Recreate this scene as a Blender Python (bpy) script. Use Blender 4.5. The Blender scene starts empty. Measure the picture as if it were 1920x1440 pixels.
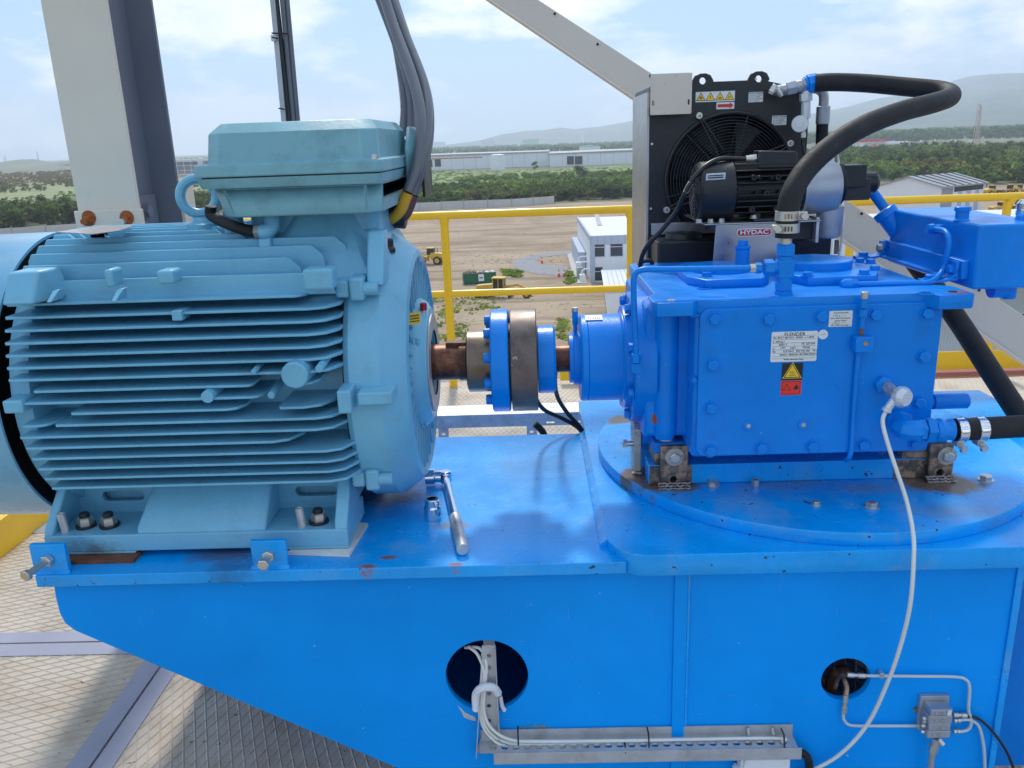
import bpy, bmesh, math, random
import numpy as np
from mathutils import Vector, Matrix, noise as mnoise
random.seed(7); rng = np.random.default_rng(11)
SC = bpy.context.scene; COL = SC.collection
R_ = math.radians
# ------------------------------------------------------------------ camera
PXF = 1553.; ROLL = R_(2.08); PITCH = R_(16.3); YAW = R_(1.5)
cF = Vector((-math.sin(YAW)*math.cos(PITCH), math.cos(YAW)*math.cos(PITCH), -math.sin(PITCH)))
r0 = Vector((math.cos(YAW), math.sin(YAW), 0)); u0 = r0.cross(cF)
cR = math.cos(ROLL)*r0 - math.sin(ROLL)*u0; cU = math.sin(ROLL)*r0 + math.cos(ROLL)*u0
CAMP = Vector((0.12, -1.837, 0.805))
cam_d = bpy.data.cameras.new('camera'); cam = bpy.data.objects.new('camera', cam_d); COL.objects.link(cam)
cam_d.sensor_width = 36; cam_d.lens = 36*PXF/1920; cam_d.clip_start = .05; cam_d.clip_end = 60000
m = Matrix((cR, cU, -cF)).transposed().to_4x4(); m.translation = CAMP; cam.matrix_world = m
SC.camera = cam
# ------------------------------------------------------------------ light
SUN_EL, SUN_AZ = 50, -3            # elevation, degrees from +Y towards +X
w = bpy.data.worlds.new('World'); SC.world = w; w.use_nodes = True
nt = w.node_tree; nt.nodes.clear()
def N(nt, t, **k):
    n = nt.nodes.new(t)
    for a, b in k.items():
        if a.startswith('i_'):
            key = a[2:]; key = int(key) if key.isdigit() else key.replace('_', ' ')
            n.inputs[key].default_value = b
        else: setattr(n, a, b)
    return n
def L(nt, a, b, i=0, o=0):
    nt.links.new(a.outputs[o], b.inputs[i])
sky = N(nt, 'ShaderNodeTexSky', sky_type='NISHITA', sun_disc=False, sun_elevation=R_(SUN_EL), sun_rotation=R_(SUN_AZ), air_density=1.0, dust_density=.2, ozone_density=1.6)
tc = N(nt, 'ShaderNodeTexCoord')
mp = N(nt, 'ShaderNodeMapping'); mp.inputs['Scale'].default_value = (1, 1, 2.6); mp.inputs['Location'].default_value = (.37, .2, .13)
cn = N(nt, 'ShaderNodeTexNoise', i_Scale=4.2, i_Detail=9, i_Roughness=.56)
rmp = N(nt, 'ShaderNodeValToRGB'); rmp.color_ramp.elements[0].position = .47; rmp.color_ramp.elements[1].position = .57
cn2 = N(nt, 'ShaderNodeTexNoise', i_Scale=9, i_Detail=6, i_Roughness=.5)
cr2 = N(nt, 'ShaderNodeValToRGB'); cr2.color_ramp.elements[0].position = .3; cr2.color_ramp.elements[0].color = (6.3, 6.7, 7.4, 1)
cr2.color_ramp.elements[1].position = .65; cr2.color_ramp.elements[1].color = (8.6, 8.7, 8.8, 1)
mx = N(nt, 'ShaderNodeMixRGB')
fm = N(nt, 'ShaderNodeMath', operation='MULTIPLY'); fm.inputs[1].default_value = 1
tint = N(nt, 'ShaderNodeMixRGB', blend_type='MULTIPLY'); tint.inputs[0].default_value = 1; tint.inputs[2].default_value = (1.0, 1.02, 1.1, 1)
bg = N(nt, 'ShaderNodeBackground', i_Strength=.12); out = N(nt, 'ShaderNodeOutputWorld')
L(nt, tc, mp); L(nt, mp, cn); L(nt, mp, cn2); L(nt, cn, rmp); L(nt, cn2, cr2); L(nt, rmp, fm); L(nt, fm, mx, 0)
veil = N(nt, 'ShaderNodeMixRGB'); veil.inputs[0].default_value = .72; veil.inputs[2].default_value = (1.9, 3.5, 6.0, 1)   # thin even high cloud
L(nt, sky, tint, 1); L(nt, tint, veil, 1); L(nt, veil, mx, 1); L(nt, cr2, mx, 2); L(nt, mx, bg); L(nt, bg, out)
sd = bpy.data.lights.new('sun', 'SUN'); sd.energy = 2.1; sd.angle = R_(5.5); sd.color = (1, .95, .87)
sun = bpy.data.objects.new('sun', sd); COL.objects.link(sun)
sdir = Vector((math.sin(R_(SUN_AZ))*math.cos(R_(SUN_EL)), math.cos(R_(SUN_AZ))*math.cos(R_(SUN_EL)), math.sin(R_(SUN_EL))))
sun.rotation_euler = sdir.to_track_quat('Z', 'Y').to_euler(); sun.location = (0, 0, 20)
SC.view_settings.view_transform = 'Standard'; SC.view_settings.look = 'None'; SC.view_settings.gamma = 1
SC.view_settings.use_curve_mapping = False; SC.view_settings.exposure = 0.45
SC.cycles.max_bounces = 7; SC.cycles.volume_bounces = 1
# ------------------------------------------------------------------ measuring helpers
def ray(u, v): return cF + cR*((u-960)/PXF) + cU*((720-v)/PXF)
def A(u, v, y): r = ray(u, v); return CAMP + r*((y-CAMP.y)/r.y)
def AX(u, v, x): r = ray(u, v); return CAMP + r*((x-CAMP.x)/r.x)
def Zp(u, v, z): r = ray(u, v); return CAMP + r*((z-CAMP.z)/r.z)
GZ = -25.
def G(u, v): return Zp(u, v, GZ)
def V(*a): return Vector(a)
# ------------------------------------------------------------------ mesh helpers
def frame(d):
    d = Vector(d).normalized(); u = Vector((0, 0, 1)) if abs(d.z) < .9 else Vector((1, 0, 0))
    a = u.cross(d).normalized(); b = d.cross(a); return a, b, d
class MB:
    def __init__(s): s.v = []; s.f = []
    def add(s, vs, fs):
        k = len(s.v); s.v += [Vector(p) for p in vs]; s.f += [tuple(i+k for i in f) for f in fs]; return s
    def box(s, x0, x1, y0, y1, z0, z1):
        return s.add([(x, y, z) for z in (z0, z1) for y in (y0, y1) for x in (x0, x1)], [(0, 2, 3, 1), (4, 5, 7, 6), (0, 1, 5, 4), (2, 6, 7, 3), (0, 4, 6, 2), (1, 3, 7, 5)])
    def obox(s, c, a, b, d, ha, hb, hd):           # oriented box, half sizes
        c = Vector(c); a = Vector(a).normalized()*ha; b = Vector(b).normalized()*hb; d = Vector(d).normalized()*hd
        return s.add([c+a*i+b*j+d*k for k in (-1, 1) for j in (-1, 1) for i in (-1, 1)], [(0, 2, 3, 1), (4, 5, 7, 6), (0, 1, 5, 4), (2, 6, 7, 3), (0, 4, 6, 2), (1, 3, 7, 5)])
    def loft(s, loops, cap=True):
        n = len(loops[0]); vs = [p for l in loops for p in l]; fs = []
        for i in range(len(loops)-1):
            for j in range(n): fs.append((i*n+j, i*n+(j+1) % n, (i+1)*n+(j+1) % n, (i+1)*n+j))
        if cap: fs.append(tuple(range(n-1, -1, -1))); fs.append(tuple((len(loops)-1)*n+j for j in range(n)))
        return s.add(vs, fs)
    def prism(s, poly, vec):
        vec = Vector(vec); poly = [Vector(p) for p in poly]; return s.loft([poly, [p+vec for p in poly]])
    def lathe(s, p, d, prof, n=40, ph=0, cap=True):
        a, b, d = frame(d); p = Vector(p)
        return s.loft([[p+d*t+(a*math.cos(ph+2*math.pi*k/n)+b*math.sin(ph+2*math.pi*k/n))*max(r, 1e-4) for k in range(n)] for t, r in prof], cap)
    def cyl(s, p0, p1, r, n=20, r2=None, ph=0):
        d = Vector(p1)-Vector(p0); return s.lathe(p0, d, [(0, r), (d.length, r if r2 is None else r2)], n, ph)
    def tube(s, pts, r, n=12, smooth=6, close=False):
        pts = [Vector(p) for p in pts]
        if smooth and len(pts) > 2: pts = catmull(pts, smooth)
        a, b, d = frame(pts[1]-pts[0]); loops = []
        for i, p in enumerate(pts):
            t = (pts[min(i+1, len(pts)-1)]-pts[max(i-1, 0)]).normalized()
            a = (a-t*a.dot(t)).normalized(); b = t.cross(a); rr = r(i/(len(pts)-1)) if callable(r) else r
            loops.append([p+(a*math.cos(2*math.pi*k/n)+b*math.sin(2*math.pi*k/n))*rr for k in range(n)])
        return s.loft(loops)
    def ring(s, c, d, R, r, n=32, m_=8, a0=0, a1=None):
        a, b, d = frame(d); c = Vector(c); loops = []; full = a1 is None; a1 = a0+2*math.pi if full else a1
        for i in range(n+1):
            t = a0+(a1-a0)*i/n; q = a*math.cos(t)+b*math.sin(t)
            loops.append([c+q*(R+r*math.cos(2*math.pi*k/m_))+d*r*math.sin(2*math.pi*k/m_) for k in range(m_)])
        return s.loft(loops, not full)
    def sphere(s, c, r, n=14, sq=(1, 1, 1)):
        prof = [(-r*math.cos(math.pi*i/(n//2)), r*math.sin(math.pi*i/(n//2))) for i in range(n//2+1)]
        k = len(s.v); s.lathe((0, 0, 0), (0, 0, 1), prof, n)
        for i in range(k, len(s.v)): s.v[i] = Vector(c)+Vector((s.v[i].x*sq[0], s.v[i].y*sq[1], s.v[i].z*sq[2]))
        return s
def catmull(p, n):
    q = [p[0]*2-p[1]]+p+[p[-1]*2-p[-2]]; o = []
    for i in range(1, len(q)-2):
        for k in range(n):
            t = k/n; a, b, c, d = q[i-1:i+3]
            o.append(.5*((2*b)+(c-a)*t+(2*a-5*b+4*c-d)*t*t+(3*b-3*c+d-a)*t**3))
    return o+[p[-1]]
ORG = {}
def finish(me, smooth=True, ang=32):
    if smooth and len(me.polygons):
        me.polygons.foreach_set('use_smooth', [True]*len(me.polygons)); me.set_sharp_from_angle(angle=R_(ang))
    me.update()
def obj(name, mb, mat, parent=None, bevel=0, org=None, smooth=True, segs=2, ang=32):
    o3 = ORG[parent.name] if parent else Vector(org or (0, 0, 0))
    if isinstance(mb, MB):
        me = bpy.data.meshes.new(name); me.from_pydata([p-o3 for p in mb.v], [], mb.f)
    else: me = mb; me.transform(Matrix.Translation(-o3)); me.name = name
    bm = bmesh.new(); bm.from_mesh(me); bmesh.ops.recalc_face_normals(bm, faces=bm.faces); bm.to_mesh(me); bm.free()
    me.materials.clear(); me.materials.append(mat); finish(me, smooth, ang)
    o = bpy.data.objects.new(name, me); COL.objects.link(o)
    if parent: o.parent = parent; ORG[o.name] = o3
    else: o.location = o3; ORG[o.name] = o3
    if bevel:
        b = o.modifiers.new('bevel', 'BEVEL'); b.width = bevel; b.segments = segs; b.limit_method = 'ANGLE'; b.angle_limit = R_(40)
    return o
def tag(o, label=None, cat=None, group=None, kind=None):
    if label: o['label'] = label
    if cat: o['category'] = cat
    if group: o['group'] = group
    if kind: o['kind'] = kind
    return o
def thing(name, label, cat, loc, group=None):
    o = bpy.data.objects.new(name, None); COL.objects.link(o); o.location = loc; o.empty_display_size = .05
    ORG[o.name] = Vector(loc); return tag(o, label, cat, group)
def solo(name, mb, mat, label, cat, bevel=0, group=None, kind=None, smooth=True):
    zs = min((p.z for p in mb.v)) if isinstance(mb, MB) else 0
    if isinstance(mb, MB): c = sum(mb.v, Vector())/len(mb.v); og = (c.x, c.y, zs)
    else: og = (0, 0, 0)
    return tag(obj(name, mb, mat, None, bevel, og, smooth), label, cat, group, kind)
def plate(outline, holes, axis, t0, t1, bevel=0):
    """2D outline with holes extruded; axis 'Y': points are (x,z), 'Z': (x,y), 'X': (y,z)"""
    cu = bpy.data.curves.new('c', 'CURVE'); cu.dimensions = '2D'; cu.fill_mode = 'BOTH'; cu.extrude = abs(t1-t0)/2-bevel; cu.bevel_depth = bevel; cu.bevel_resolution = 1
    for lp in [outline]+list(holes):
        sp = cu.splines.new('POLY'); sp.points.add(len(lp)-1); sp.use_cyclic_u = True
        for i, q in enumerate(lp): sp.points[i].co = (q[0], q[1], 0, 1)
    if bevel: cu.offset = -bevel
    o = bpy.data.objects.new('c', cu); me = bpy.data.meshes.new_from_object(o)
    bpy.data.objects.remove(o); bpy.data.curves.remove(cu); mid = (t0+t1)/2
    M = {'Y': Matrix(((1, 0, 0, 0), (0, 0, 1, mid), (0, 1, 0, 0), (0, 0, 0, 1))), 'Z': Matrix(((1, 0, 0, 0), (0, 1, 0, 0), (0, 0, 1, mid), (0, 0, 0, 1))),
         'X': Matrix(((0, 0, 1, mid), (1, 0, 0, 0), (0, 1, 0, 0), (0, 0, 0, 1)))}[axis]
    me.transform(M)
    return me
def circ(x, y, r, n=48, ry=None): return [(x+r*math.cos(2*math.pi*k/n), y+(ry or r)*math.sin(2*math.pi*k/n)) for k in range(n)]
def rrect(x0, x1, y0, y1, r, n=5):
    o = []
    for cx, cy, a in ((x1-r, y0+r, -90), (x1-r, y1-r, 0), (x0+r, y1-r, 90), (x0+r, y0+r, 180)):
        for k in range(n+1): t = R_(a+90*k/n); o.append((cx+r*math.cos(t), cy+r*math.sin(t)))
    return o
def text(body, size, M, mat, parent, name='lettering', align='CENTER', ext=.0002, bold=0, sx=1):
    cu = bpy.data.curves.new('t', 'FONT'); cu.body = body; cu.size = size; cu.align_x = align; cu.align_y = 'CENTER'; cu.extrude = ext; cu.offset = bold; cu.resolution_u = 2
    o = bpy.data.objects.new('t', cu); me = bpy.data.meshes.new_from_object(o); bpy.data.objects.remove(o)
    me.transform(Matrix.Diagonal((sx, 1, 1, 1))); me.transform(M)
    return obj(name, me, mat, parent, smooth=False)
def face_m(p, right=(1, 0, 0), up=(0, 0, 1)):
    r = Vector(right).normalized(); u = Vector(up); n = r.cross(u).normalized(); u = n.cross(r)
    M = Matrix((r, u, n)).transposed().to_4x4(); M.translation = Vector(p); return M
BC = {}
def inst(parent, name, key, maker, mat, pos, d=(0, 0, 1), roll=0.):
    """shared-mesh part: maker() gives an MB standing on the origin along +Z"""
    k = (key, mat.name)
    if k not in BC:
        mb = maker(); me = bpy.data.meshes.new(name); me.from_pydata(mb.v, [], mb.f)
        bm = bmesh.new(); bm.from_mesh(me); bmesh.ops.recalc_face_normals(bm, faces=bm.faces); bm.to_mesh(me); bm.free()
        me.materials.append(mat); finish(me); BC[k] = me
    o = bpy.data.objects.new(name, BC[k]); COL.objects.link(o)
    a, b, dd = frame(d); M = Matrix((a, b, dd)).transposed().to_4x4() @ Matrix.Rotation(roll, 4, 'Z')
    if parent: M.translation = Vector(pos)-ORG[parent.name]; o.parent = parent; o.matrix_local = M; ORG[o.name] = ORG[parent.name]
    else: M.translation = Vector(pos); o.matrix_world = M; ORG[o.name] = Vector(pos)
    return o
def bolt_mb(r, h, washer=True):
    def f():
        m_ = MB()
        if washer: m_.lathe((0, 0, 0), (0, 0, 1), [(0, r*1.28), (h*.16, r*1.28)], 20)
        z = h*.16 if washer else 0
        m_.lathe((0, 0, 0), (0, 0, 1), [(z, r), (h*.88, r), (h, r*.84)], 6); return m_
    return f
def bolt(parent, pos, d, r, h, mat, washer=True, name='bolt', roll=None):
    return inst(parent, name, ('b', round(r, 4), round(h, 4), washer), bolt_mb(r, h, washer), mat, pos, d, random.random() if roll is None else roll)
# ------------------------------------------------------------------ materials
def lin(c): return tuple(((x/255)/12.92 if x/255 <= .04045 else ((x/255+.055)/1.055)**2.4) for x in c)
def mat(name, col, rough=.5, metal=0., var=.2, vs=6, bump=.15, bs=300, dirt=None, chips=None, spec=.5, coat=0, rv=.15, bd=.001, island=0, obj_rand=0, tr=0):
    """col and dirt colours linear; dirt=(col, low, high, scale, max); chips=(col, threshold, scale)"""
    m_ = bpy.data.materials.new(name); m_.use_nodes = True; t = m_.node_tree; b = t.nodes['Principled BSDF']
    co = N(t, 'ShaderNodeTexCoord'); sp = N(t, 'ShaderNodeSeparateXYZ')
    n1 = N(t, 'ShaderNodeTexNoise', i_Scale=vs, i_Detail=5, i_Roughness=.6); t.links.new(co.outputs['Object'], n1.inputs['Vector'])
    cr = N(t, 'ShaderNodeValToRGB'); cr.color_ramp.elements[0].position = .3; cr.color_ramp.elements[1].position = .72
    cr.color_ramp.elements[0].color = (*[c*(1-var) for c in col], 1); cr.color_ramp.elements[1].color = (*[min(1, c*(1+var)) for c in col], 1)
    L(t, n1, cr); last = cr
    if island:
        g = N(t, 'ShaderNodeNewGeometry'); mm = N(t, 'ShaderNodeMixRGB', blend_type='MULTIPLY'); mm.inputs[0].default_value = 1
        c2 = N(t, 'ShaderNodeValToRGB'); c2.color_ramp.elements[0].color = (1-island, 1-island, 1-island, 1); c2.color_ramp.elements[1].color = (1+island, 1+island, 1+island*.6, 1)
        t.links.new(g.outputs['Random Per Island'], c2.inputs[0]); L(t, last, mm, 1); L(t, c2, mm, 2); last = mm
    if dirt:
        dn = N(t, 'ShaderNodeTexNoise', i_Scale=dirt[3], i_Detail=8, i_Roughness=.7); t.links.new(co.outputs['Object'], dn.inputs['Vector'])
        dr = N(t, 'ShaderNodeMapRange'); dr.inputs[1].default_value = dirt[1]; dr.inputs[2].default_value = dirt[2]; dr.inputs[4].default_value = dirt[4]; L(t, dn, dr)
        dm = N(t, 'ShaderNodeMixRGB'); dm.inputs[2].default_value = (*dirt[0], 1); L(t, dr, dm); L(t, last, dm, 1); last = dm
    if chips:
        dn = N(t, 'ShaderNodeTexNoise', i_Scale=chips[2], i_Detail=3, i_Roughness=.6); t.links.new(co.outputs['Object'], dn.inputs['Vector'])
        dr = N(t, 'ShaderNodeMapRange'); dr.inputs[1].default_value = chips[1]; dr.inputs[2].default_value = chips[1]+.012; L(t, dn, dr)
        dm = N(t, 'ShaderNodeMixRGB'); dm.inputs[2].default_value = (*chips[0], 1); L(t, dr, dm); L(t, last, dm, 1); last = dm
    L(t, last, b, 'Base Color')
    rr = N(t, 'ShaderNodeMapRange'); rr.inputs[3].default_value = max(.03, rough-rv); rr.inputs[4].default_value = min(1, rough+rv)
    n3 = N(t, 'ShaderNodeTexNoise', i_Scale=vs*4, i_Detail=4); t.links.new(co.outputs['Object'], n3.inputs['Vector']); L(t, n3, rr); L(t, rr, b, 'Roughness')
    b.inputs['Metallic'].default_value = metal; b.inputs['Specular IOR Level'].default_value = spec
    if coat: b.inputs['Coat Weight'].default_value = coat; b.inputs['Coat Roughness'].default_value = .12
    if tr: b.inputs['Transmission Weight'].default_value = tr
    if bump:
        n2 = N(t, 'ShaderNodeTexNoise', i_Scale=bs, i_Detail=4, i_Roughness=.6); t.links.new(co.outputs['Object'], n2.inputs['Vector'])
        bp = N(t, 'ShaderNodeBump', i_Strength=bump, i_Distance=bd); L(t, n2, bp, 'Height'); L(t, bp, b, 'Normal')
    m_['out'] = last.name
    return m_
def add_mask(m_, col, fn, rough=None):
    """mix a colour in by a mask built by fn(tree, objectcoord socket)-> socket"""
    t = m_.node_tree; b = t.nodes['Principled BSDF']; last = t.nodes[m_['out']]
    co = N(t, 'ShaderNodeTexCoord'); s = fn(t, co.outputs['Object'])
    dm = N(t, 'ShaderNodeMixRGB'); dm.inputs[2].default_value = (*col, 1); t.links.new(s, dm.inputs[0]); L(t, last, dm, 1); L(t, dm, b, 'Base Color'); m_['out'] = dm.name
def blob(c, r, soft=.4, nscale=14, namp=.5, sq=(1, 1, 1), mx=1.):
    """soft noisy spot around local point c"""
    def f(t, co):
        s = N(t, 'ShaderNodeVectorMath', operation='SUBTRACT'); s.inputs[1].default_value = c; t.links.new(co, s.inputs[0])
        q = N(t, 'ShaderNodeVectorMath', operation='MULTIPLY'); q.inputs[1].default_value = sq; L(t, s, q)
        l = N(t, 'ShaderNodeVectorMath', operation='LENGTH'); L(t, q, l)
        n = N(t, 'ShaderNodeTexNoise', i_Scale=nscale/r*.1, i_Detail=5, i_Roughness=.65); t.links.new(co, n.inputs['Vector'])
        a = N(t, 'ShaderNodeMath', operation='MULTIPLY_ADD'); L(t, n, a); a.inputs[1].default_value = namp*r*2; t.links.new(l.outputs['Value'], a.inputs[2])
        mr = N(t, 'ShaderNodeMapRange'); mr.inputs[1].default_value = r*(1+namp); mr.inputs[2].default_value = r*(1+namp)-r*soft; mr.inputs[4].default_value = mx; L(t, a, mr)
        return mr.outputs[0]
    return f
RUST = (.16, .055, .02)
M = {}
BL = (.0, .225, .74)
M['blue'] = mat('blue_paint', BL, .33, var=.14, vs=4, bump=.45, bs=120, dirt=((.03, .13, .36), .55, .8, 9, .5), chips=((.3, .5, .7), .74, 60), spec=.3)
M['bedblue'] = mat('bed_blue_paint', (.0, .305, .86), .4, var=.14, vs=1.6, bump=.1, bs=160, chips=((.25, .45, .7), .745, 40), spec=.16)
M['blueplate'] = mat('blue_plate_paint', (.0, .345, .86), .26, var=.18, vs=4, bump=.1, bs=160, dirt=((.2, .38, .56), .53, .74, 7, .5), chips=((.02, .03, .06), .69, 60), spec=.5, rv=.12)
M['bluedisk'] = mat('blue_flange_paint', (.0, .345, .86), .26, var=.18, vs=4, bump=.1, bs=160, dirt=((.22, .38, .54), .5, .72, 7, .6), chips=((.02, .03, .06), .69, 56), spec=.5, rv=.12)
M['teal'] = mat('motor_paint', (.165, .45, .62), .4, var=.1, vs=5, bump=.5, bs=110, bd=.0014, dirt=((.13, .22, .25), .53, .8, 7, .6), chips=((.35, .3, .25), .755, 50), coat=.15)
M['tealbox'] = mat('terminal_box_paint', (.18, .39, .44), .45, var=.12, vs=6, bump=.4, bs=140, dirt=((.07, .14, .17), .5, .76, 9, .6), chips=((.4, .4, .36), .75, 60))
M['cowl'] = mat('cowl_paint', (.16, .42, .6), .3, var=.05, vs=3, bump=.05, bs=60, coat=.4)
M['black'] = mat('black_plastic', (.012, .013, .016), .42, var=.25, bump=.1, bs=200, dirt=((.08, .07, .07), .55, .85, 8, .35))
M['dark'] = mat('dark_void', (.004, .004, .006), .8, bump=0)
M['rubber'] = mat('black_rubber', (.018, .018, .02), .62, var=.25, vs=20, bump=.25, bs=600, dirt=((.1, .09, .09), .55, .9, 20, .3), spec=.3)
M['cable'] = mat('black_cable_sheath', (.012, .012, .014), .4, bump=.05)
M['gcable'] = mat('grey_cable_sheath', (.12, .128, .145), .33, var=.1, bump=.03, coat=.2)
M['ycable'] = mat('yellow_tape', (.72, .38, .02), .4, bump=.02)
M['bcable'] = mat('brown_tape', (.13, .055, .06), .4, bump=.02)
M['wcable'] = mat('white_cable_sheath', (.72, .72, .66), .38, var=.06, bump=.02)
M['steel'] = mat('galvanised_steel', (.6, .6, .6), .4, .6, var=.15, vs=30, bump=.05, dirt=((.22, .2, .18), .5, .75, 20, .7))
M['tray'] = mat('tray_steel', (.5, .51, .52), .48, .35, var=.12, vs=22, bump=.05, dirt=((.3, .28, .26), .5, .75, 14, .6))
M['zinc'] = mat('zinc_plated_bolt', (.62, .6, .55), .33, .8, var=.12, vs=60, bump=.08, dirt=((.3, .26, .2), .5, .8, 60, .6))
M['chrome'] = mat('chrome', (.8, .8, .82), .1, 1., var=.05, vs=40, bump=.03, rv=.06)
M['brushed'] = mat('stainless_sheet', (.42, .41, .42), .34, .85, var=.1, vs=12, bump=.06, dirt=((.25, .23, .22), .5, .8, 9, .5))
M['alu'] = mat('cast_aluminium', (.42, .44, .47), .42, .55, var=.12, vs=20, bump=.25, bs=160)
M['silver'] = mat('silver_paint', (.62, .65, .68), .3, .35, var=.06, bump=.05)
M['burnt'] = mat('burnt_steel', (.12, .105, .095), .5, .45, var=.5, vs=24, bump=.6, bs=70, dirt=((.48, .31, .19), .46, .58, 22, .95))
M['weld'] = mat('weld_bead', (.32, .28, .26), .4, .8, var=.4, vs=90, bump=1, bs=220, bd=.002, dirt=((.1, .05, .04), .5, .7, 60, .8))
M['barmetal'] = mat('raw_cut_steel', (.52, .47, .4), .5, .5, var=.2, vs=30, bump=.5, bs=90, dirt=((.12, .08, .06), .56, .66, 34, .9))
M['rustshaft'] = mat('rusty_shaft', (.085, .032, .02), .42, .45, var=.45, vs=18, bump=.25, bs=120, dirt=((.34, .14, .07), .47, .66, 16, .85))
M['hub'] = mat('worn_hub_steel', (.22, .165, .12), .36, .7, var=.28, vs=9, bump=.12, bs=120, dirt=((.09, .055, .035), .48, .72, 12, .8))
M['disc'] = mat('brown_disc_steel', (.17, .135, .12), .45, .5, var=.2, vs=7, bump=.12, bs=100, dirt=((.07, .045, .035), .45, .68, 12, .8), chips=((.3, .28, .24), .72, 24))
M['rust'] = mat('rust', (.35, .095, .02), .8, var=.4, vs=60, bump=.8, bs=160)
M['oldplate'] = mat('rusty_shim', (.2, .075, .035), .6, .3, var=.4, vs=30, bump=.2)
M['column'] = mat('grey_column_paint', (.70, .60, .485), .5, var=.05, vs=3, bump=.06, bs=80, dirt=((.36, .33, .26), .6, .85, 5, .5), chips=((.12, .1, .08), .78, 26))
M['darkgrey'] = mat('column_dark_grey', (.17, .18, .215), .6, var=.08, vs=3, bump=.06, bs=80)  # darker tone than the front flange, for column web, rear flange and side plate
M['yellow'] = mat('yellow_paint', (.90, .54, .008), .35, var=.05, vs=6, bump=.1, bs=150, chips=((.2, .12, .02), .76, 60), coat=.25)
M['floor'] = mat('deck_paint', (.54, .465, .375), .6, var=.1, vs=3, bump=.3, bs=120, dirt=((.34, .24, .15), .45, .72, 4.2, .85), chips=((.2, .12, .07), .69, 30))
M['floorgrey'] = mat('grey_deck_coating', (.30, .31, .40), .55, var=.08, vs=8, bump=.2, bs=90, dirt=((.3, .27, .24), .6, .8, 9, .5))
M['redfloor'] = mat('red_primer', (.3, .1, .07), .7, var=.15, bump=.2)
M['white'] = mat('white_plastic', (.78, .79, .8), .4, var=.03, bump=.02)
M['sticker'] = mat('sticker_white', (.72, .74, .72), .4, var=.03, bump=0)
M['ink'] = mat('black_ink', (.02, .02, .025), .5, bump=0)
M['warny'] = mat('warning_yellow', (.8, .5, .02), .4, bump=0)
M['warnred'] = mat('warning_red', (.8, .035, .02), .4, bump=0)
M['putty'] = mat('white_wrap', (.75, .76, .8), .8, bump=1, bs=120, bd=.003)
M['redcap'] = mat('red_cap', (.35, .012, .015), .35, bump=0)
M['glass'] = mat('window_glass', (.03, .04, .05), .08, bump=0, var=.02)
# ================================================================== STRUCTURE: deck of the tower
FZ = -.66
fl = tag(obj('platform_floor', MB().box(-1.95, 6.5, -2.6, 3.3, FZ-.12, FZ-.012), M['floorgrey'], None, org=(0, 0, FZ)), kind='structure')
def clipline(poly, p, d):
    t0, t1 = -1e9, 1e9; n = len(poly)
    for i in range(n):
        a, b = poly[i], poly[(i+1) % n]; e = (b[0]-a[0], b[1]-a[1]); nx, ny = -e[1], e[0]
        den = nx*d[0]+ny*d[1]; num = nx*(a[0]-p[0])+ny*(a[1]-p[1])
        if abs(den) < 1e-9:
            if num > 0: return None
            continue
        t = num/den
        if den > 0: t0 = max(t0, t)
        else: t1 = min(t1, t)
    return (t0, t1) if t1-t0 > .01 else None
seams = [(-1.94, -1.016, -2.6, .41), (-1.94, -1.016, .416, 1.9), (-1.94, -1.016, 1.906, 3.24), (-1.01, .9, -2.6, -.6), (-1.01, .33, -.594, 1.5), (-1.01, .9, 1.506, 3.24), (.906, 3.1, 1.506, 3.24), (.906, 3.1, -.594, 1.5), (3.106, 6.4, .3, 3.24)]
for si, (x0, x1, y0, y1) in enumerate(seams):
    pl = obj('deck_plate', MB().box(x0, x1, y0, y1, FZ-.012, FZ), M['floor'], fl, .001)
    poly = [(x0+.004, y0+.004), (x1-.004, y0+.004), (x1-.004, y1-.004), (x0+.004, y1-.004)]
    mb = MB(); flip = si < 3
    for k, ang in enumerate((22, -22) if flip else (68, 112)):
        d = (math.cos(R_(ang)), math.sin(R_(ang))); nrm = (-d[1], d[0]); cx, cy = (x0+x1)/2, (y0+y1)/2
        rad = math.hypot(x1-x0, y1-y0)/2; s = .0285; nn = int(rad/s)
        for i in range(-nn, nn+1):
            p = (cx+nrm[0]*i*s, cy+nrm[1]*i*s); c = clipline(poly, p, d)
            if not c: continue
            a = (p[0]+d[0]*c[0], p[1]+d[1]*c[0]); b = (p[0]+d[0]*c[1], p[1]+d[1]*c[1]); h = .0022-.0004*k; q = .0032
            mb.add([(a[0]-nrm[0]*q, a[1]-nrm[1]*q, FZ), (a[0], a[1], FZ+h), (a[0]+nrm[0]*q, a[1]+nrm[1]*q, FZ), (b[0]-nrm[0]*q, b[1]-nrm[1]*q, FZ), (b[0], b[1], FZ+h), (b[0]+nrm[0]*q, b[1]+nrm[1]*q, FZ)], [(0, 3, 4, 1), (1, 4, 5, 2)])
    o = obj('tread_pattern', mb, M['floor'], pl, smooth=False)
# coated weld strips along the seams
for bx in ((-1.075, -1.0165, -2.5, .38), (-1.0095, -.955, -.59, .9), (-1.94, -1.02, .345, .4095), (-1.94, -1.02, .4165, .475), (-1.94, -1.016, 1.2, 1.3)):
    obj('coating_strip', MB().box(*bx, FZ, FZ+.0028), M['floorgrey'], fl, .0008)
obj('red_patch', MB().box(2.3, 3.6, 3.02, 3.2, FZ, FZ+.004), M['redfloor'], fl)
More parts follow.
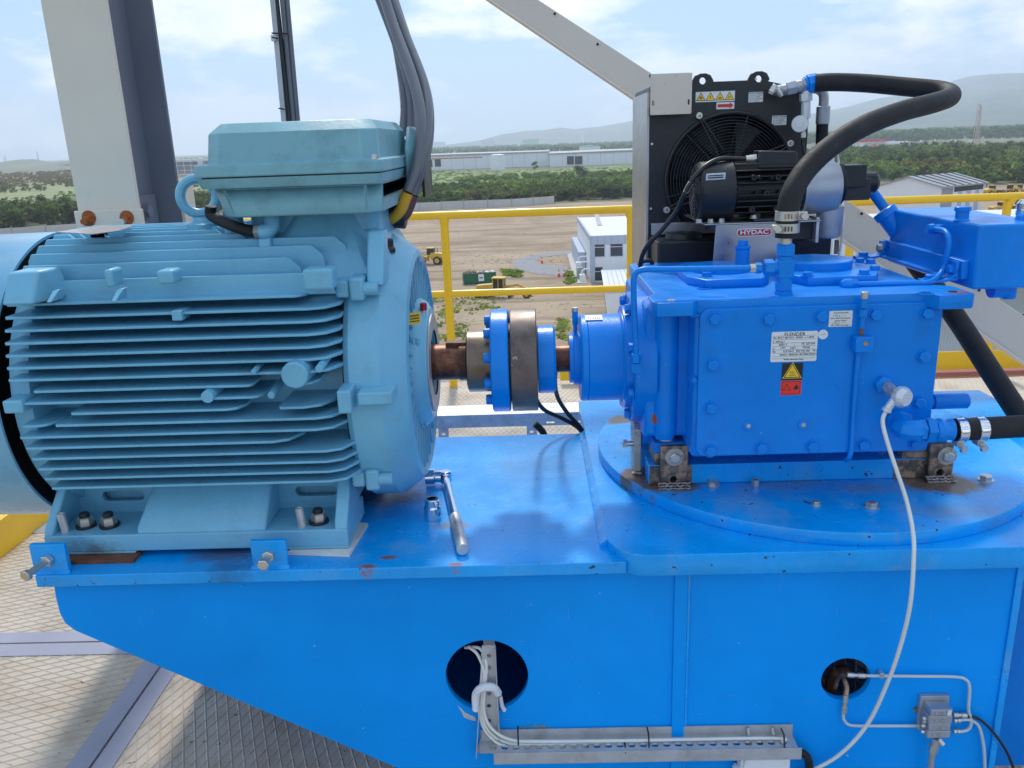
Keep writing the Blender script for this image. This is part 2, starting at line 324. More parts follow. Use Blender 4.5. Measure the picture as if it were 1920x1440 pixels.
# white platform edge beam seen past the deck edge
# ---- kick plates + railings (yellow)
def rail_thing(label, loc, grp='yellow safety railings around the platform'): return thing('safety_railing', label, 'railing', loc, grp)
RY = 3.16; tr = .0235
t = rail_thing('yellow tubular railing section between the blue motor and the black cooler', (-.5, RY, FZ))
zt = A(832, 404, RY).z; zm = A(840, 548, RY).z; xp1 = A(834, 430, RY).x; xp2 = A(1182, 430, RY).x
zt = A(1000, 398, RY).z; zm = A(1000, 546, RY).z
obj('top_rail', MB().cyl((-2.0, RY, zt), (xp2+.16, RY, zt), tr, 20), M['yellow'], t)
obj('mid_rail', MB().tube([(-2.0, RY, zm), (xp2-.1, RY, zm), (xp2-.03, RY, zm), (xp2-.005, RY, zm+.02), (xp2, RY, zm+.08), (xp2, RY, zt)], tr*.92, 16, 5), M['yellow'], t)
obj('post', MB().cyl((xp1, RY, FZ), (xp1, RY, zt), tr*1.08, 18), M['yellow'], t)
obj('post', MB().cyl((-1.9, RY, FZ), (-1.9, RY, zt), tr*1.08, 18), M['yellow'], t)
for x in (xp1, xp2): obj('weld_collar', MB().lathe((x, RY, zt-.05), (0, 0, 1), [(0, tr*1.1), (.03, tr*1.32), (.05, tr*1.2)], 18), M['yellow'], t)
obj('weld_collar', MB().ring((xp1, RY, zm), (1, 0, 0), tr*.95, .007, 18, 6), M['yellow'], t)
t = rail_thing('yellow tubular railing section with kick board behind the blue oil tank', (3, RY, FZ))
xr0 = A(1590, 378, RY).x; xr1 = A(1893, 378, RY).x; zr = A(1760, 373, RY).z
obj('top_rail', MB().cyl((xr0, RY, zr), (6.2, RY, zr), tr*.98, 20), M['yellow'], t)
obj('post', MB().tube([(xr1+.03, RY, zr), (xr1-.005, RY-.0, zr-.045), (xr1-.01, RY, zr-.12), (xr1-.01, RY, FZ)], tr, 16, 5), M['yellow'], t)
obj('post', MB().cyl((xr0+.03, RY, FZ), (xr0+.03, RY, zr), tr, 16), M['yellow'], t)
obj('kick_board', MB().box(A(1050, 700, RY).x, 6.2, RY-.02, RY-.012, FZ+.02, FZ+.135), M['yellow'], t, .002)
t = thing('kick_board', 'long yellow steel kick board on the deck edge at the far left', 'kick board', (-1.94, 1, FZ))
obj('board', MB().box(-1.95, -1.938, -2.2, 3.1, FZ-.02, FZ+.14), M['yellow'], t, .002)
obj('board_flange', MB().box(-1.975, -1.9505, -2.2, 3.1, FZ+.125, FZ+.14), M['yellow'], t)
# ---- cable channel behind the base
t = thing('cable_channel', 'galvanised slotted cable channel lying behind the motor bed on short legs', 'cable tray', (.1, .75, -.1))
yc = 1.1; z1 = A(950, 777, yc).z; z2 = A(950, 800, yc).z
xa, xb = A(800, 790, yc).x-.2, A(1110, 790, yc).x
h_ = [rrect(x-.016, x+.016, z2+.008, z2+.0155, .0035, 3) for x in (A(1032, 790, yc).x, A(1092, 790, yc).x)]
obj('web', plate([(xa, z2), (xb, z2), (xb, z1-.002), (xa, z1-.002)], h_, 'Y', yc, yc+.003), M['steel'], t, smooth=False)
obj('top_flange', MB().box(xa, xb, yc, yc+.12, z1-.002, z1+.0015), M['steel'], t)
obj('back_web', MB().box(xa, xb, yc+.117, yc+.12, z2, z1), M['steel'], t)
for u in (831, 997):
    x = A(u, 805, yc).x; zz = z2
    hs = [rrect(x-.007, x+.007, zz-.03-.045*k, zz-.02-.045*k, .004, 3) for k in range(11)]
    obj('leg', plate([(x-.019, FZ), (x+.019, FZ), (x+.019, zz+.002), (x-.019, zz+.002)], hs, 'Y', yc+.004, yc+.008), M['steel'], t, smooth=False)
# ---- steel column
yf = .62; t = thing('steel_column', 'grey H-section steel column with rusty splice bolts behind the motor', 'column', (A(200, 300, yf).x, yf+.15, FZ))
cx0 = A(147, 400, yf).x; cx1 = A(262, 400, yf).x; cm = (cx0+cx1)/2
obj('front_flange', MB().box(cx0, cx1, yf, yf+.014, FZ, 3.4), M['column'], t, .002)
obj('web', MB().box(cm-.006, cm+.006, yf+.014, yf+.30, FZ, 3.4), M['darkgrey'], t)
obj('rear_flange', MB().box(cx0, cx1, yf+.3, yf+.314, FZ, 3.4), M['darkgrey'], t, .002)
zs = A(210, 393, yf).z
obj('splice_plate', MB().box(cx0-.006, cx1+.012, yf-.014, yf, FZ, zs), M['column'], t, .002)
obj('side_plate', MB().box(cm+.006, cm+.02, yf+.03, yf+.285, FZ, zs+.03), M['darkgrey'], t, .002)
obj('corner_angle', MB().box(cx1+.0, cx1+.01, yf+.3, yf+.4, FZ, zs+.05), M['column'], t)
for u in (166, 237):
    p = A(u, 414, yf-.014); p.y = yf-.014
    b = bolt(t, p, (0, -1, 0), .0145, .014, M['rust'], True, 'nut'); tag(b, 'rusted orange nut')
    obj('bolt_end', MB().cyl(p, p+V(0, -.032, 0), .0085, 12), M['zinc'] if u > 200 else M['rust'], t)
    obj('rust_stain', plate(circ(p.x+.003, p.z+.009, .021, 20), [], 'Y', yf-.0155, yf-.0141), M['rust'], t)
bolt(t, (cm+.02, yf+.2, zs-.02), (1, 0, 0), .022, .016, M['darkgrey'])
# ---- diagonal brace
t = thing('diagonal_brace', 'long grey steel channel brace running diagonally behind the cooler', 'brace', tuple(A(1400, 250, 1.0)))
ya, yb = 1.45, .72
P1u, P1l = A(1010, 0, ya), A(935, 0, ya); P2u, P2l = A(1920, 592, yb), A(1920, 682, yb)
du = (P2u-P1u).normalized(); ext = du*1.2
nrm = (P1l-P1u); 
loops = []
for (u_, l_) in ((P1u-ext, P1l-ext), (P2u+ext*.6, P2l+ext*.6)):
    wv = (l_-u_); wn = wv.normalized(); bk = V(.05, .998, 0)
    loops.append([u_, l_, l_+bk*.075, l_+bk*.075-wn*.007, l_+bk*.006-wn*.007, u_+bk*.006+wn*.007, u_+bk*.075+wn*.007, u_+bk*.075])
obj('channel', MB().loft(loops), M['column'], t, .0015)
lip = MB(); 
for s_ in (0,):
    a1, b1 = P1l-ext, P2l+ext*.6; wn = (P1l-P1u).normalized()
    lip.loft([[a1+wn*.0, a1+wn*.012, a1+wn*.012+V(0, .075, 0), a1+wn*.001+V(0, .075, 0)], [b1, b1+wn*.012, b1+wn*.012+V(0, .075, 0), b1+wn*.001+V(0, .075, 0)]])
obj('lower_flange', lip, M['column'], t)
for k in range(9):
    p = P1u.lerp(P2u, .05+.11*k)+(P1l-P1u)*(.12+.1*(k % 2))
    obj('bolt_hole', MB().cyl(p+V(0, -.0015, 0), p+V(0, .001, 0), .0045, 8), M['dark'], t)
# ---- upright cable ladder with cables
t = thing('cable_riser', 'upright grey rail with tied dark and grey cables rising behind the terminal box', 'cable bundle', tuple(A(530, 225, 1.0)))
def riser(u0, u1, wd, m, name, y=1.0, r=None):
    a, b = A(u0, 0, y), A(u1, 225, y); d = (b-a); a2 = a-d*.5; b2 = b+d*1.2
    if r: obj(name, MB().cyl(a2, b2, r, 12), m, t)
    else: obj(name, MB().loft([[q, q+V(wd, 0, 0), q+V(wd, .004, 0), q+V(0, .004, 0)] for q in (a2, b2)]), m, t, .001)
riser(506, 527, .016, M['tray'], 'rail')
riser(518, 543, 0, M['cable'], 'cable', 1.01, .009); riser(512, 536, 0, M['cable'], 'cable', 1.03, .008)
riser(529, 550, 0, M['gcable'], 'cable', 1.01, .0075); riser(538, 558, 0, M['gcable'], 'cable', 1.02, .0085); riser(533, 554, 0, M['gcable'], 'cable', 1.04, .006)
for v in (62, 70, 203):
    a = A(506+21*v/225, v, .985); obj('cable_tie', MB().cyl(a+V(-.004, 0, 0), a+V(.05 if v == 62 else .014, 0, -.004), .0025, 6), M['cable'], t)
p = A(511, 72, .99); obj('clip', MB().box(p.x-.004, p.x+.012, .985, .998, p.z-.008, p.z+.01), M['steel'], t, .001)
# ================================================================== MACHINE BED
bed = thing('machine_bed', 'blue welded steel bed carrying the motor and gearbox with round cut-outs', 'machine bed', (.1, 0, -.5))
XE = Zp(65, 1080, 0).x
scorch = [(1255, 905, .075), (1760, 905, .085), (1205, 893, .06), (1160, 788, .045)]
for (u, v, r) in scorch:
    p = Zp(u, v, .045)-V(.1, 0, -.5); add_mask(M['bluedisk'], (.15, .105, .08), blob(p, r*1.15, .3, 16, .6, (1, 1.25, .3)))
for (u, v, r, c) in ((1800, 960, .12, (.1, .18, .3)), (1480, 905, .13, (.16, .22, .27)), (1620, 915, .1, (.16, .22, .27))):
    p = Zp(u, v, .045)-V(.1, 0, -.5); add_mask(M['bluedisk'], c, blob(p, r*.6, .7, 10, .6, (.6, 1.4, .3), .55))
for (u, v, r, c, k) in ((720, 930, .07, (.03, .02, .02), .8), (850, 985, .025, (.2, .23, .25), .8), (730, 1045, .012, (.2, .08, .03), .9), (690, 1062, .012, (.3, .1, .03), .9), (855, 1058, .01, (.3, .1, .03), .9), (420, 1040, .05, (.12, .06, .05), .6), (430, 1065, .03, (.02, .06, .15), .6)):
    p = Zp(u, v, 0)-V(.1, 0, -.5); add_mask(M['blueplate'], c, blob(p, r, .6, 10, .6, (.5, 1, .3), k))
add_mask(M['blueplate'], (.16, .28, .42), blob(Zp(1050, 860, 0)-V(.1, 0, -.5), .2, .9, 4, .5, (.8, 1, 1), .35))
obj('motor_plate', MB().box(XE, .295, -.362, .395, -.026, 0), M['blueplate'], bed, .002)
# raised pedestal plate with rounded front-left corner
cr_ = [(.262, .64), (.262, -.285)]+[(.262+.075*(1-math.cos(R_(a))), -.285-.085*math.sin(R_(a))) for a in range(10, 91, 10)]+[(1.5, -.372), (1.5, .64)]
obj('pedestal_plate', plate(cr_, [], 'Z', -.028, .018, .002), M['blueplate'], bed)
wb = MB().loft([[(.2475, y_, .0003), (.2495+.001*math.sin(y_*90), y_, .006+.001*math.sin(y_*140)), (.2622, y_, .0165), (.2622, y_, .0003)] for y_ in [-.295+.012*k for k in range(57)]])
obj('weld_seam', wb, M['blueplate'], bed)
# circular flange
DC = (.80, .16); DR = .515
obj('round_flange', plate(circ(*DC, DR, 120), [], 'Z', .018, .046, .0025), M['bluedisk'], bed)
# front web with holes
yw0 = -.335
zb = -.64
pts = [(A(100, 1090, yw0).x, -.026)]
for (u, v) in ((104, 1118), (112, 1150), (122, 1168), (140, 1182), (745, 1440)): p = A(u, v, yw0); pts.append((p.x, p.z))
d_ = Vector(pts[-1])-Vector(pts[-2]); e_ = Vector(pts[-1])+d_*.28; pts[-1] = tuple(e_); xw1 = A(1918, 1160, yw0).x-.012
pts += [(e_.x+.3, zb), (xw1, zb), (xw1, -.03)]
hc1 = A(913, 1268, yw0); hc2 = A(1586, 1274, yw0)
obj('front_web', plate(pts, [circ(hc1.x, hc1.z, .087, 64), circ(hc2.x, hc2.z, .051, 48)], 'Y', yw0, yw0+.016, .001), M['bedblue'], bed)
obj('rear_web', MB().box(XE+.03, xw1, .34, .356, zb, -.028), M['blue'], bed)
obj('inner_web', MB().box(.42, .436, yw0+.018, .338, zb, -.03), M['blue'], bed)
obj('inner_web', MB().box(xw1-.018, xw1-.003, yw0+.1, .338, zb, -.03), M['blue'], bed)
obj('left_web', MB().box(XE+.045, XE+.06, yw0+.02, .338, -.1, -.028), M['blue'], bed)
# underside sloping plate closes the box
pl0 = A(140, 1182, yw0); obj('bottom_plate', MB().prism([(pl0.x, yw0+.017, pl0.z+.004), (e_.x+.3, yw0+.017, zb), (e_.x+.3, .338, zb), (pl0.x, .338, pl0.z+.004)], (.006, 0, .014)), M['blue'], bed)
sx0 = A(1262, 1200, yw0).x; sx1 = A(1286, 1200, yw0).x
obj('stiffener', MB().box(sx0, sx1, yw0-.006, yw0-.0005, zb, -.029), M['bedblue'], bed, .001)
obj('weld_seam', MB().box(sx1, sx1+.006, yw0-.005, yw0-.0005, zb, -.03), M['blueplate'], bed, .002)
obj('side_web', MB().box(xw1+.002, xw1+.6, yw0+.13, yw0+.142, zb, -.029), M['blue'], bed)
obj('web_edge_weld', MB().box(xw1-.016, xw1-.002, yw0-.006, yw0-.0005, zb, -.031), M['blueplate'], bed, .002)
# scratches on the web
scr = MB(); random.seed(5)
for k in range(90):
    u, v = random.uniform(150, 1880), random.uniform(1095, 1430)
    if v > 1180+(u-140)*.44: continue
    p = A(u, v, yw0-.0002); a = random.choice((0, math.pi/2, random.uniform(0, 3.14))); l = random.uniform(.001, .012)*(1+2*(random.random() < .15)); w_ = random.uniform(.0002, .0004)
    if math.hypot(p.x-hc1.x, p.z-hc1.z) < .1 or math.hypot(p.x-hc2.x, p.z-hc2.z) < .065 or abs(p.x-(sx0+sx1)/2) < .04: continue
    d = V(math.cos(a), 0, math.sin(a)); n_ = V(-d.z, 0, d.x)*w_
    scr.add([p-d*l-n_, p+d*l-n_*.3, p+d*l+n_*.3, p-d*l+n_], [(0, 1, 2, 3)])
scro = obj('paint_scratches', scr, mat('scratch_marks', (.16, .36, .62), .6, bump=0), bed, smooth=False)
sp_ = MB(); c = A(1003, 1363, yw0-.0004); pts2 = [(c.x+.034*math.cos(t/16*6.283)*(1+.2*math.sin(t*5)), c.y, c.z+.008*math.sin(t/16*6.283)*(1+.3*math.sin(t*3))) for t in range(16)]
sp_.add(pts2, [tuple(range(16))]); obj('paint_patch', sp_, mat('fresh_blue_patch', (.01, .27, .6), .4, bump=.1, chips=((.2, .22, .24), .58, 90)), bed, smooth=False)
for (u0, u1, v0, v1) in ((55, 122, 1014, 1078), (469, 536, 1007, 1062)):
    a = Zp(u0, v1-4, 0); b = Zp(u1, v1-10, 0); y = -.345; p0 = A(u0, v0, y); p1 = A(u1, v0+4, y)
    tb = obj('jacking_lug', MB().box(p0.x, p1.x, y-.006, y+.006, .0005, p1.z), M['blueplate'], bed, .0015)
    cx = (p0.x+p1.x)/2; cz = p1.z*.42
    obj('weld_seam', MB().prism([(p0.x-.003, y-.012, .0002), (p0.x-.003, y-.0055, .0002), (p0.x-.003, y-.0055, .005)], (p1.x-p0.x+.006, 0, 0)), M['blueplate'], bed)
    dd = V(-.22 if u0 < 300 else -.02, -1, -.05).normalized(); pb = V(cx, y-.006, cz+.004)
    bolt(bed, pb, dd, .0125, .011, M['zinc'], False, 'nut')
    ln = .055 if u0 < 300 else .032
    obj('bolt_shank', MB().cyl(pb-dd*.02, pb+dd*ln, .0066, 14), M['zinc'], bed)
    bolt(bed, pb+dd*ln, dd, .0118, .009, M['zinc'], False)
# ================================================================== MOTOR
mot = thing('electric_motor', 'large light-blue finned electric motor with terminal box on the blue bed', 'electric motor', (-.55, 0, .008))
AZ = .325; XL, XR = -.886, -.245; T = M['teal']
def env(d, R=.333, e=2.6): return R*max(0, 1-(abs(d)/R)**e)**(1/e)
obj('frame_body', MB().lathe((XL+.02, 0, AZ), (1, 0, 0), [(0, .225), (XR-XL, .225)], 64), T, mot)
obj('end_ring', MB().lathe((XL-.033, 0, AZ), (1, 0, 0), [(0, .27), (.012, .296), (.05, .296), (.055, .27)], 64), T, mot)
def hfin(z, x0, x1, tail=.05, t0=.0052, t1=.0025, cut=.007):
    yt = -env(z-AZ); yb = -.09; mb = MB()
    out = [(x0+.004, yb), (x0, yt+cut), (x0+cut*.6, yt), (x1-tail, yt), (x1-tail*.4, yt+tail*.25), (x1, yt+tail*1.0), (x1, yb)]
    tp = [(x, y, z+(t1+(t0-t1)*min(1, (y-yt)/.12))) for x, y in out]; bt = [(x, y, z-(t1+(t0-t1)*min(1, (y-yt)/.12))) for x, y in out]
    mb.loft([bt, tp]); return mb
zs_ = [.5375-.0231*i for i in range(17)]
for i, z in enumerate(zs_):
    x0, x1, tail = XL, XR-.005, .05
    if i in (7,): x0 += .045
    if i == 9: x0 += .11
    if i == 10: x0 += .075
    if i > 11: x0 += .006*(i-11)
    if i in (11, 12): x1 -= .09 if i == 12 else .0
    if i == 0: x1 -= .06; tail = .02
    if i > 12: x1 += .012
    if i == 7: 
        obj('fin', hfin(z, x0, -.415, .01), T, mot, .0012); obj('fin', hfin(z, -.335, x1-.04, .03), T, mot, .0012); continue
    if i == 8: obj('fin', hfin(z, x0, -.40, .02), T, mot, .0012); continue
    if i == 9: obj('fin', hfin(z, x0, -.44, .03), T, mot, .0012); obj('fin', hfin(z, -.37, x1-.02, .05), T, mot, .0012); continue
    if i == 10:
        obj('fin', hfin(z, XL+.01, XL+.07, .03), T, mot, .0012)
    obj('fin', hfin(z, x0, x1, tail), T, mot, .0012)
def vfin(y, x0, x1, zt, zb=None, t=.0035):
    zb = zb if zb is not None else (.5355 if abs(y) > .19 else AZ+math.sqrt(max(.0, .26**2-y*y))-.02)
    o = [(x0+.0, zb), (x0+.006, zt-.014), (x0+.014, zt), (x1-.03, zt), (x1-.008, zt-.02), (x1, zb)]
    return MB().loft([[(x, y-t, z) for x, z in o], [(x, y+t, z) for x, z in o]])
k = 0; y = -.288
while y < .29:
    zt = AZ+env(y)*.995; x1 = XR-.01
    if -.25 < y < -.16: x1 = -.40+.04*k
    if -.16 <= y < .16: x1 = -.50+.03*(k % 3)
    x0 = XL+.004*abs(k-9 if k < 9 else 0)*.0
    if k == 0: pass
    elif 6 <= k <= 7:      # notched tops
        obj('fin', vfin(y, x0, x0+.075, zt), T, mot, .0015); obj('fin', vfin(y, x0+.09, x0+.125, zt), T, mot, .0015); obj('fin', vfin(y, x0+.15, x1, zt), T, mot, .0015)
    else: obj('fin', vfin(y, x0, x1, zt), T, mot, .0015)
    k += 1; y += .0315
# saddle under terminal box
cxb = (-.507-.156)/2
sec = lambda x0, x1, y0, y1, z, c: [(x0+c, y0, z), (x1-c, y0, z), (x1, y0+c, z), (x1, y1-c, z), (x1-c, y1, z), (x0+c, y1, z), (x0, y1-c, z), (x0, y0+c, z)]
obj('terminal_box_saddle', MB().loft([sec(-.47, -.155, -.2, .2, .55, .04), sec(-.44, -.17, -.17, .17, .60, .05), sec(-.42, -.185, -.135, .14, .64, .05), sec(-.40, -.19, -.12, .13, .685, .05)]), T, mot, .008, segs=3)
obj('box_underside', MB().loft([sec(-.455, -.19, -.12, .19, .640, .02), sec(-.455, -.19, -.12, .19, .6815, .02)]), T, mot, .004)
obj('side_lug', MB().loft([sec(-.42, -.395, -.20, -.16, .56, .004), sec(-.42, -.395, -.175, -.14, .645, .004)]), T, mot, .003)
obj('side_lug', MB().loft([sec(-.20, -.165, -.235, -.17, .545, .004), sec(-.20, -.165, -.18, -.14, .645, .004)]), T, mot, .004)
# terminal box
TB = M['tealbox']; tbx = obj('terminal_box', MB().loft([sec(-.476, -.163, -.212, .20, .682, .028), sec(-.487, -.159, -.224, .212, .735, .028), sec(-.487, -.159, -.224, .212, .738, .028)]), TB, mot, .004)
obj('box_flange', MB().loft([sec(-.50, -.156, -.236, .225, .738, .008), sec(-.505, -.152, -.24, .23, .757, .008)]), TB, tbx, .0015)
obj('lid_gasket', MB().loft([sec(-.498, -.156, -.235, .222, .757, .01), sec(-.498, -.156, -.235, .222, .7595, .01)]), M['black'], tbx)
lid = obj('lid', MB().loft([sec(-.51, -.15, -.243, .233, .7595, .01), sec(-.508, -.152, -.241, .231, .782, .01), sec(-.494, -.160, -.226, .216, .783, .03), sec(-.490, -.163, -.214, .206, .838, .03), sec(-.470, -.178, -.192, .188, .857, .028)]), TB, mot, .0025)
for (x, y_) in ((-.494, -.228), (-.165, -.228), (-.165, .218), (-.494, .218)):
    obj('lid_screw', MB().cyl((x, y_, .78), (x, y_, .791), .0065, 14), M['steel'], lid)
obj('cable_hood', MB().loft([[(-.15, .06, .70), (-.15, .235, .70), (-.15, .235, .85), (-.15, .12, .85), (-.15, .06, .80)], [(-.118, .08, .72), (-.118, .225, .72), (-.118, .225, .83), (-.118, .135, .83), (-.118, .08, .79)]]), TB, mot, .01, segs=3)
obj('hood_gasket', MB().box(-.118, -.112, .09, .25, .69, .83), M['black'], mot, .002)
# black cable gland body below box right
obj('cable_gland', MB().cyl((-.26, .05, .658), (-.165, .05, .658), .026, 20).cyl((-.175, .05, .658), (-.152, .05, .655), .031, 20), M['black'], mot, .003)
# conduit + elbow
p0 = A(398, 405, -.12); p1 = A(440, 425, -.16); p2 = A(478, 435, -.17)
obj('conduit', MB().tube([p0+V(0, 0, .02), p0, p1, p2], .0115, 14), M['rubber'], mot)
obj('conduit_nut', MB().cyl(p2, p2+V(.014, 0, 0), .014, 6), M['zinc'], mot)
obj('conduit_elbow', MB().tube([p2+V(.012, 0, 0), p2+V(.022, 0, 0), p2+V(.032, .01, .01), p2+V(.034, .02, .04)], .0155, 14), T, mot)
p = A(438, 415, -.1); obj('plug', MB().cyl((p.x, -.1, .64), (p.x, -.1, .69), .02, 16), T, mot, .002)
# lifting eye
p = A(372, 368, -.05); obj('lifting_eye', MB().ring(p, (.35, -1, 0), .036, .0105, 32, 10).lathe((p.x, p.y, .642), (0, 0, 1), [(0, .034), (.018, .034), (.022, .024), (.032, .016)], 24), T, mot)
# drive end shield
prof = [(0, .25), (.0, .285), (.012, .296), (.072, .296), (.08, .29), (.108, .268), (.12, .256), (.124, .244), (.112, .236), (.085, .228), (.085, .15), (.13, .135), (.134, .10)]
obj('end_shield', MB().lathe((XR-.005, 0, AZ), (1, 0, 0), prof+[(.10, .085), (.10, .03)], 14*6, cap=False), T, mot, .0, ang=14)
for k in range(30):
    a = 2*math.pi*k/30+.05; q = V(0, math.cos(a), math.sin(a)); n_ = V(0, -q.z, q.y)*.0028; o0 = V(XR, 0, AZ)
    obj('shield_rib', MB().loft([[o0+q*.14+n_+V(.078, 0, 0), o0+q*.238+n_+V(.078, 0, 0), o0+q*.238-n_+V(.078, 0, 0), o0+q*.14-n_+V(.078, 0, 0)], [o0+q*.14+n_+V(.112, 0, 0), o0+q*.238+n_+V(.114, 0, 0), o0+q*.238-n_+V(.114, 0, 0), o0+q*.14-n_+V(.112, 0, 0)]]), T, mot)
obj('bearing_cover', MB().lathe((XR+.075, 0, AZ), (1, 0, 0), [(0, .15), (.04, .148), (.052, .14), (.06, .128), (.063, .126), (.063, .075), (.045, .07), (.045, .05)], 48, cap=False), T, mot)
obj('seal_ring', MB().lathe((XR+.1385, 0, AZ), (1, 0, 0), [(0, .075), (0, .112), (.0035, .112), (.0035, .075)], 48, cap=False), M['alu'], mot)
obj('seal_gap', MB().lathe((XR+.13, 0, AZ), (1, 0, 0), [(0, .03), (0, .076)], 40, cap=False), M['dark'], mot)
for k in range(4):
    a = R_(45+90*k+12); q = V(0, math.cos(a), math.sin(a)); bolt(mot, V(XR+.115, 0, AZ)+q*.137, V(1, 0, 0)*.9+q*.2, .011, .012, T)
# ears with cap screws on shield
def ear(u, v, yy, s=1.):
    p = A(u, v, yy)
    obj('flange_ear', MB().box(p.x-.068*s, p.x-.04*s, yy-.008, yy+.07, p.z-.016, p.z+.018), T, mot, .006, segs=3)
    obj('shield_ear', MB().box(p.x-.039*s, p.x-.01*s, yy-.014, yy+.07, p.z-.022, p.z+.024), T, mot, .006, segs=3)
    obj('cap_screw', MB().cyl(p+V(-.012, 0, 0), p+V(.016, 0, 0), .0135, 20).cyl(p+V(.016, 0, 0), p+V(.0165, 0, 0), .008, 6), T, mot, .0025)
ear(694, 541, -.235); ear(722, 897, -.245)
p = A(706, 745, -.325); obj('shield_block', MB().box(p.x-.035, p.x+.032, -.336, -.27, p.z-.013, p.z+.013), T, mot, .004, segs=3)
p = A(652, 748, -.325); obj('frame_block', MB().box(p.x-.016, p.x+.01, -.345, -.25, p.z-.024, p.z+.022), T, mot, .004, segs=3)
obj('shield_gap', MB().lathe((XR-.0075, 0, AZ), (1, 0, 0), [(0, .284), (.003, .284)], 64), M['dark'], mot)
# lower shield bulge/foot bridge
# pads, bosses, lugs
p = A(553, 703, -.345); obj('round_boss', MB().lathe((p.x, -.20, p.z), (0, -1, 0), [(0, .03), (.148, .0255), (.151, .023)], 40), T, mot)
for (u, v, r, yy) in ((475, 698, .0055, -.345), (598, 692, .0075, -.345), (508, 742, .007, -.34), (388, 745, .012, -.345)):
    p = A(u, v, yy); obj('small_boss', MB().lathe((p.x, -.2, p.z+.01), (0, -1, -.07), [(0, r*1.2), (-yy-.2, r)], 16), T, mot, .001)
for (u, v, w_, h_) in ((208, 521, .008, .017), (313, 519, .016, .013), (598, 523, .028, .02)):
    p = A(u, v, -.305); obj('frame_lug', MB().box(p.x-w_, p.x+w_, -.315, -.27, p.z-h_, p.z+h_), T, mot, .006, segs=3)
p = A(50, 538, -.3); obj('corner_pad', MB().loft([[(p.x-.03, -.34, p.z-.028), (p.x+.025, -.335, p.z-.028), (p.x+.055, -.25, p.z-.028), (p.x-.03, -.25, p.z-.028)], [(p.x-.022, -.315, p.z+.03), (p.x+.03, -.305, p.z+.03), (p.x+.045, -.25, p.z+.03), (p.x-.022, -.25, p.z+.03)]]), T, mot, .005)
for (u, v) in ((103, 555), (223, 553)):
    p = A(u, v, -.31); obj('small_lug', MB().loft([[(p.x-.005, -.335, p.z-.008), (p.x+.005, -.335, p.z-.008), (p.x+.005, -.29, p.z-.008), (p.x-.005, -.29, p.z-.008)], [(p.x-.003, -.31, p.z+.01), (p.x+.01, -.31, p.z+.012), (p.x+.01, -.29, p.z+.012), (p.x-.003, -.29, p.z+.01)]]), T, mot, .002)
p = A(30, 762, -.33); obj('frame_block', MB().box(p.x-.02, p.x+.018, -.34, -.25, p.z-.012, p.z+.014), T, mot, .004)
p = A(323, 597, -.33); obj('frame_lug', MB().box(p.x-.01, p.x+.01, -.31, -.27, p.z-.009, p.z+.01), T, mot, .002)
# grease nipples
p = A(730, 455, -.1); obj('grease_cap', MB().cyl(V(p.x, p.y, p.z-.06), V(p.x-.004, p.y, p.z-.012), .007, 12), M['zinc'], mot)
obj('grease_cap_top', MB().lathe((p.x-.005, p.y, p.z-.02), (0, 0, 1), [(0, .017), (.008, .017), (.012, .0135), (.026, .0135), (.028, .012)], 20), M['black'], mot, .001)
p = A(795, 590, -.05); obj('drain_stem', MB().cyl(V(p.x, p.y, p.z-.02), V(p.x, p.y, p.z+.01), .005, 10), M['steel'], mot)
obj('drain_cap', MB().cyl(V(p.x, p.y, p.z+.01), V(p.x, p.y, p.z+.026), .0075, 14), M['redcap'], mot, .001)
p = A(777, 597, -.14); la, lb = V(.86, .5, 0), V(0, .1, 1)
st = obj('warning_label', MB().obox(p, la, lb, la.cross(lb), .0135, .0125, .0006), M['warny'], mot)
for k in range(3): obj('print_line', MB().obox(p+V(.0002, -.0006, .006-.006*k)+la.cross(lb).normalized()*.0003, la, lb, la.cross(lb), .0105, .0011, .0006), M['ink'], st)
# feet
ft = obj('foot', MB().box(-.905, -.27, -.292, -.12, .014, .052), T, mot, .003, segs=3)
px = lambda u, v: A(u, v, -.29).x
obj('foot_pad', MB().box(-.905, px(252, 1020), -.2915, -.12, .0085, .0145), T, mot, .002)
obj('foot_pad', MB().box(px(495, 1020), -.27, -.2915, -.12, .0085, .0145), T, mot, .002)
mx0, mx1 = px(252, 985), px(497, 985)
obj('foot_web', MB().loft([[(mx0, -.291, .05), (mx1, -.291, .05), (mx1, -.15, .05), (mx0, -.15, .05)], [(mx0, -.283, .064), (mx1, -.283, .064), (mx1, -.15, .064), (mx0, -.15, .064)], [(mx0+.018, -.215, .135), (mx1, -.215, .135), (mx1, -.15, .135), (mx0+.018, -.15, .135)]]), T, mot, .006, segs=3)
for (xa_, xb_, sx_) in ((-.905, -.885, .012), (-.297, -.27, -.0)):
    obj('foot_rib', MB().prism([(xa_, -.291, .05), (xa_, -.15, .05), (xa_+sx_, -.15, .15), (xa_+sx_, -.215, .15), (xa_, -.285, .066)], (xb_-xa_, 0, 0)), T, mot, .004, segs=3)
pc = []
for (xa_, xb_) in ((-.886, mx0+.004), (mx1-.004, -.296)):
    xm = (xa_+xb_)/2+.012; w_ = .046
    obj('foot_pocket', plate([(xa_, .045), (xb_, .045), (xb_, .16), (xa_, .16)], [rrect(xm-w_, xm+w_, .078, .101, .0105, 5)], 'Y', -.178, -.165, .001), T, mot)
    obj('pocket_slot', MB().box(xm-w_-.01, xm+w_+.01, -.152, -.150, .07, .12), M['teal'], mot)
obj('foot_back', MB().box(-.9, -.275, -.15, .16, .055, .10), T, mot)
obj('rear_foot', MB().box(-.905, -.27, .12, .292, .0085, .06), T, mot, .003)
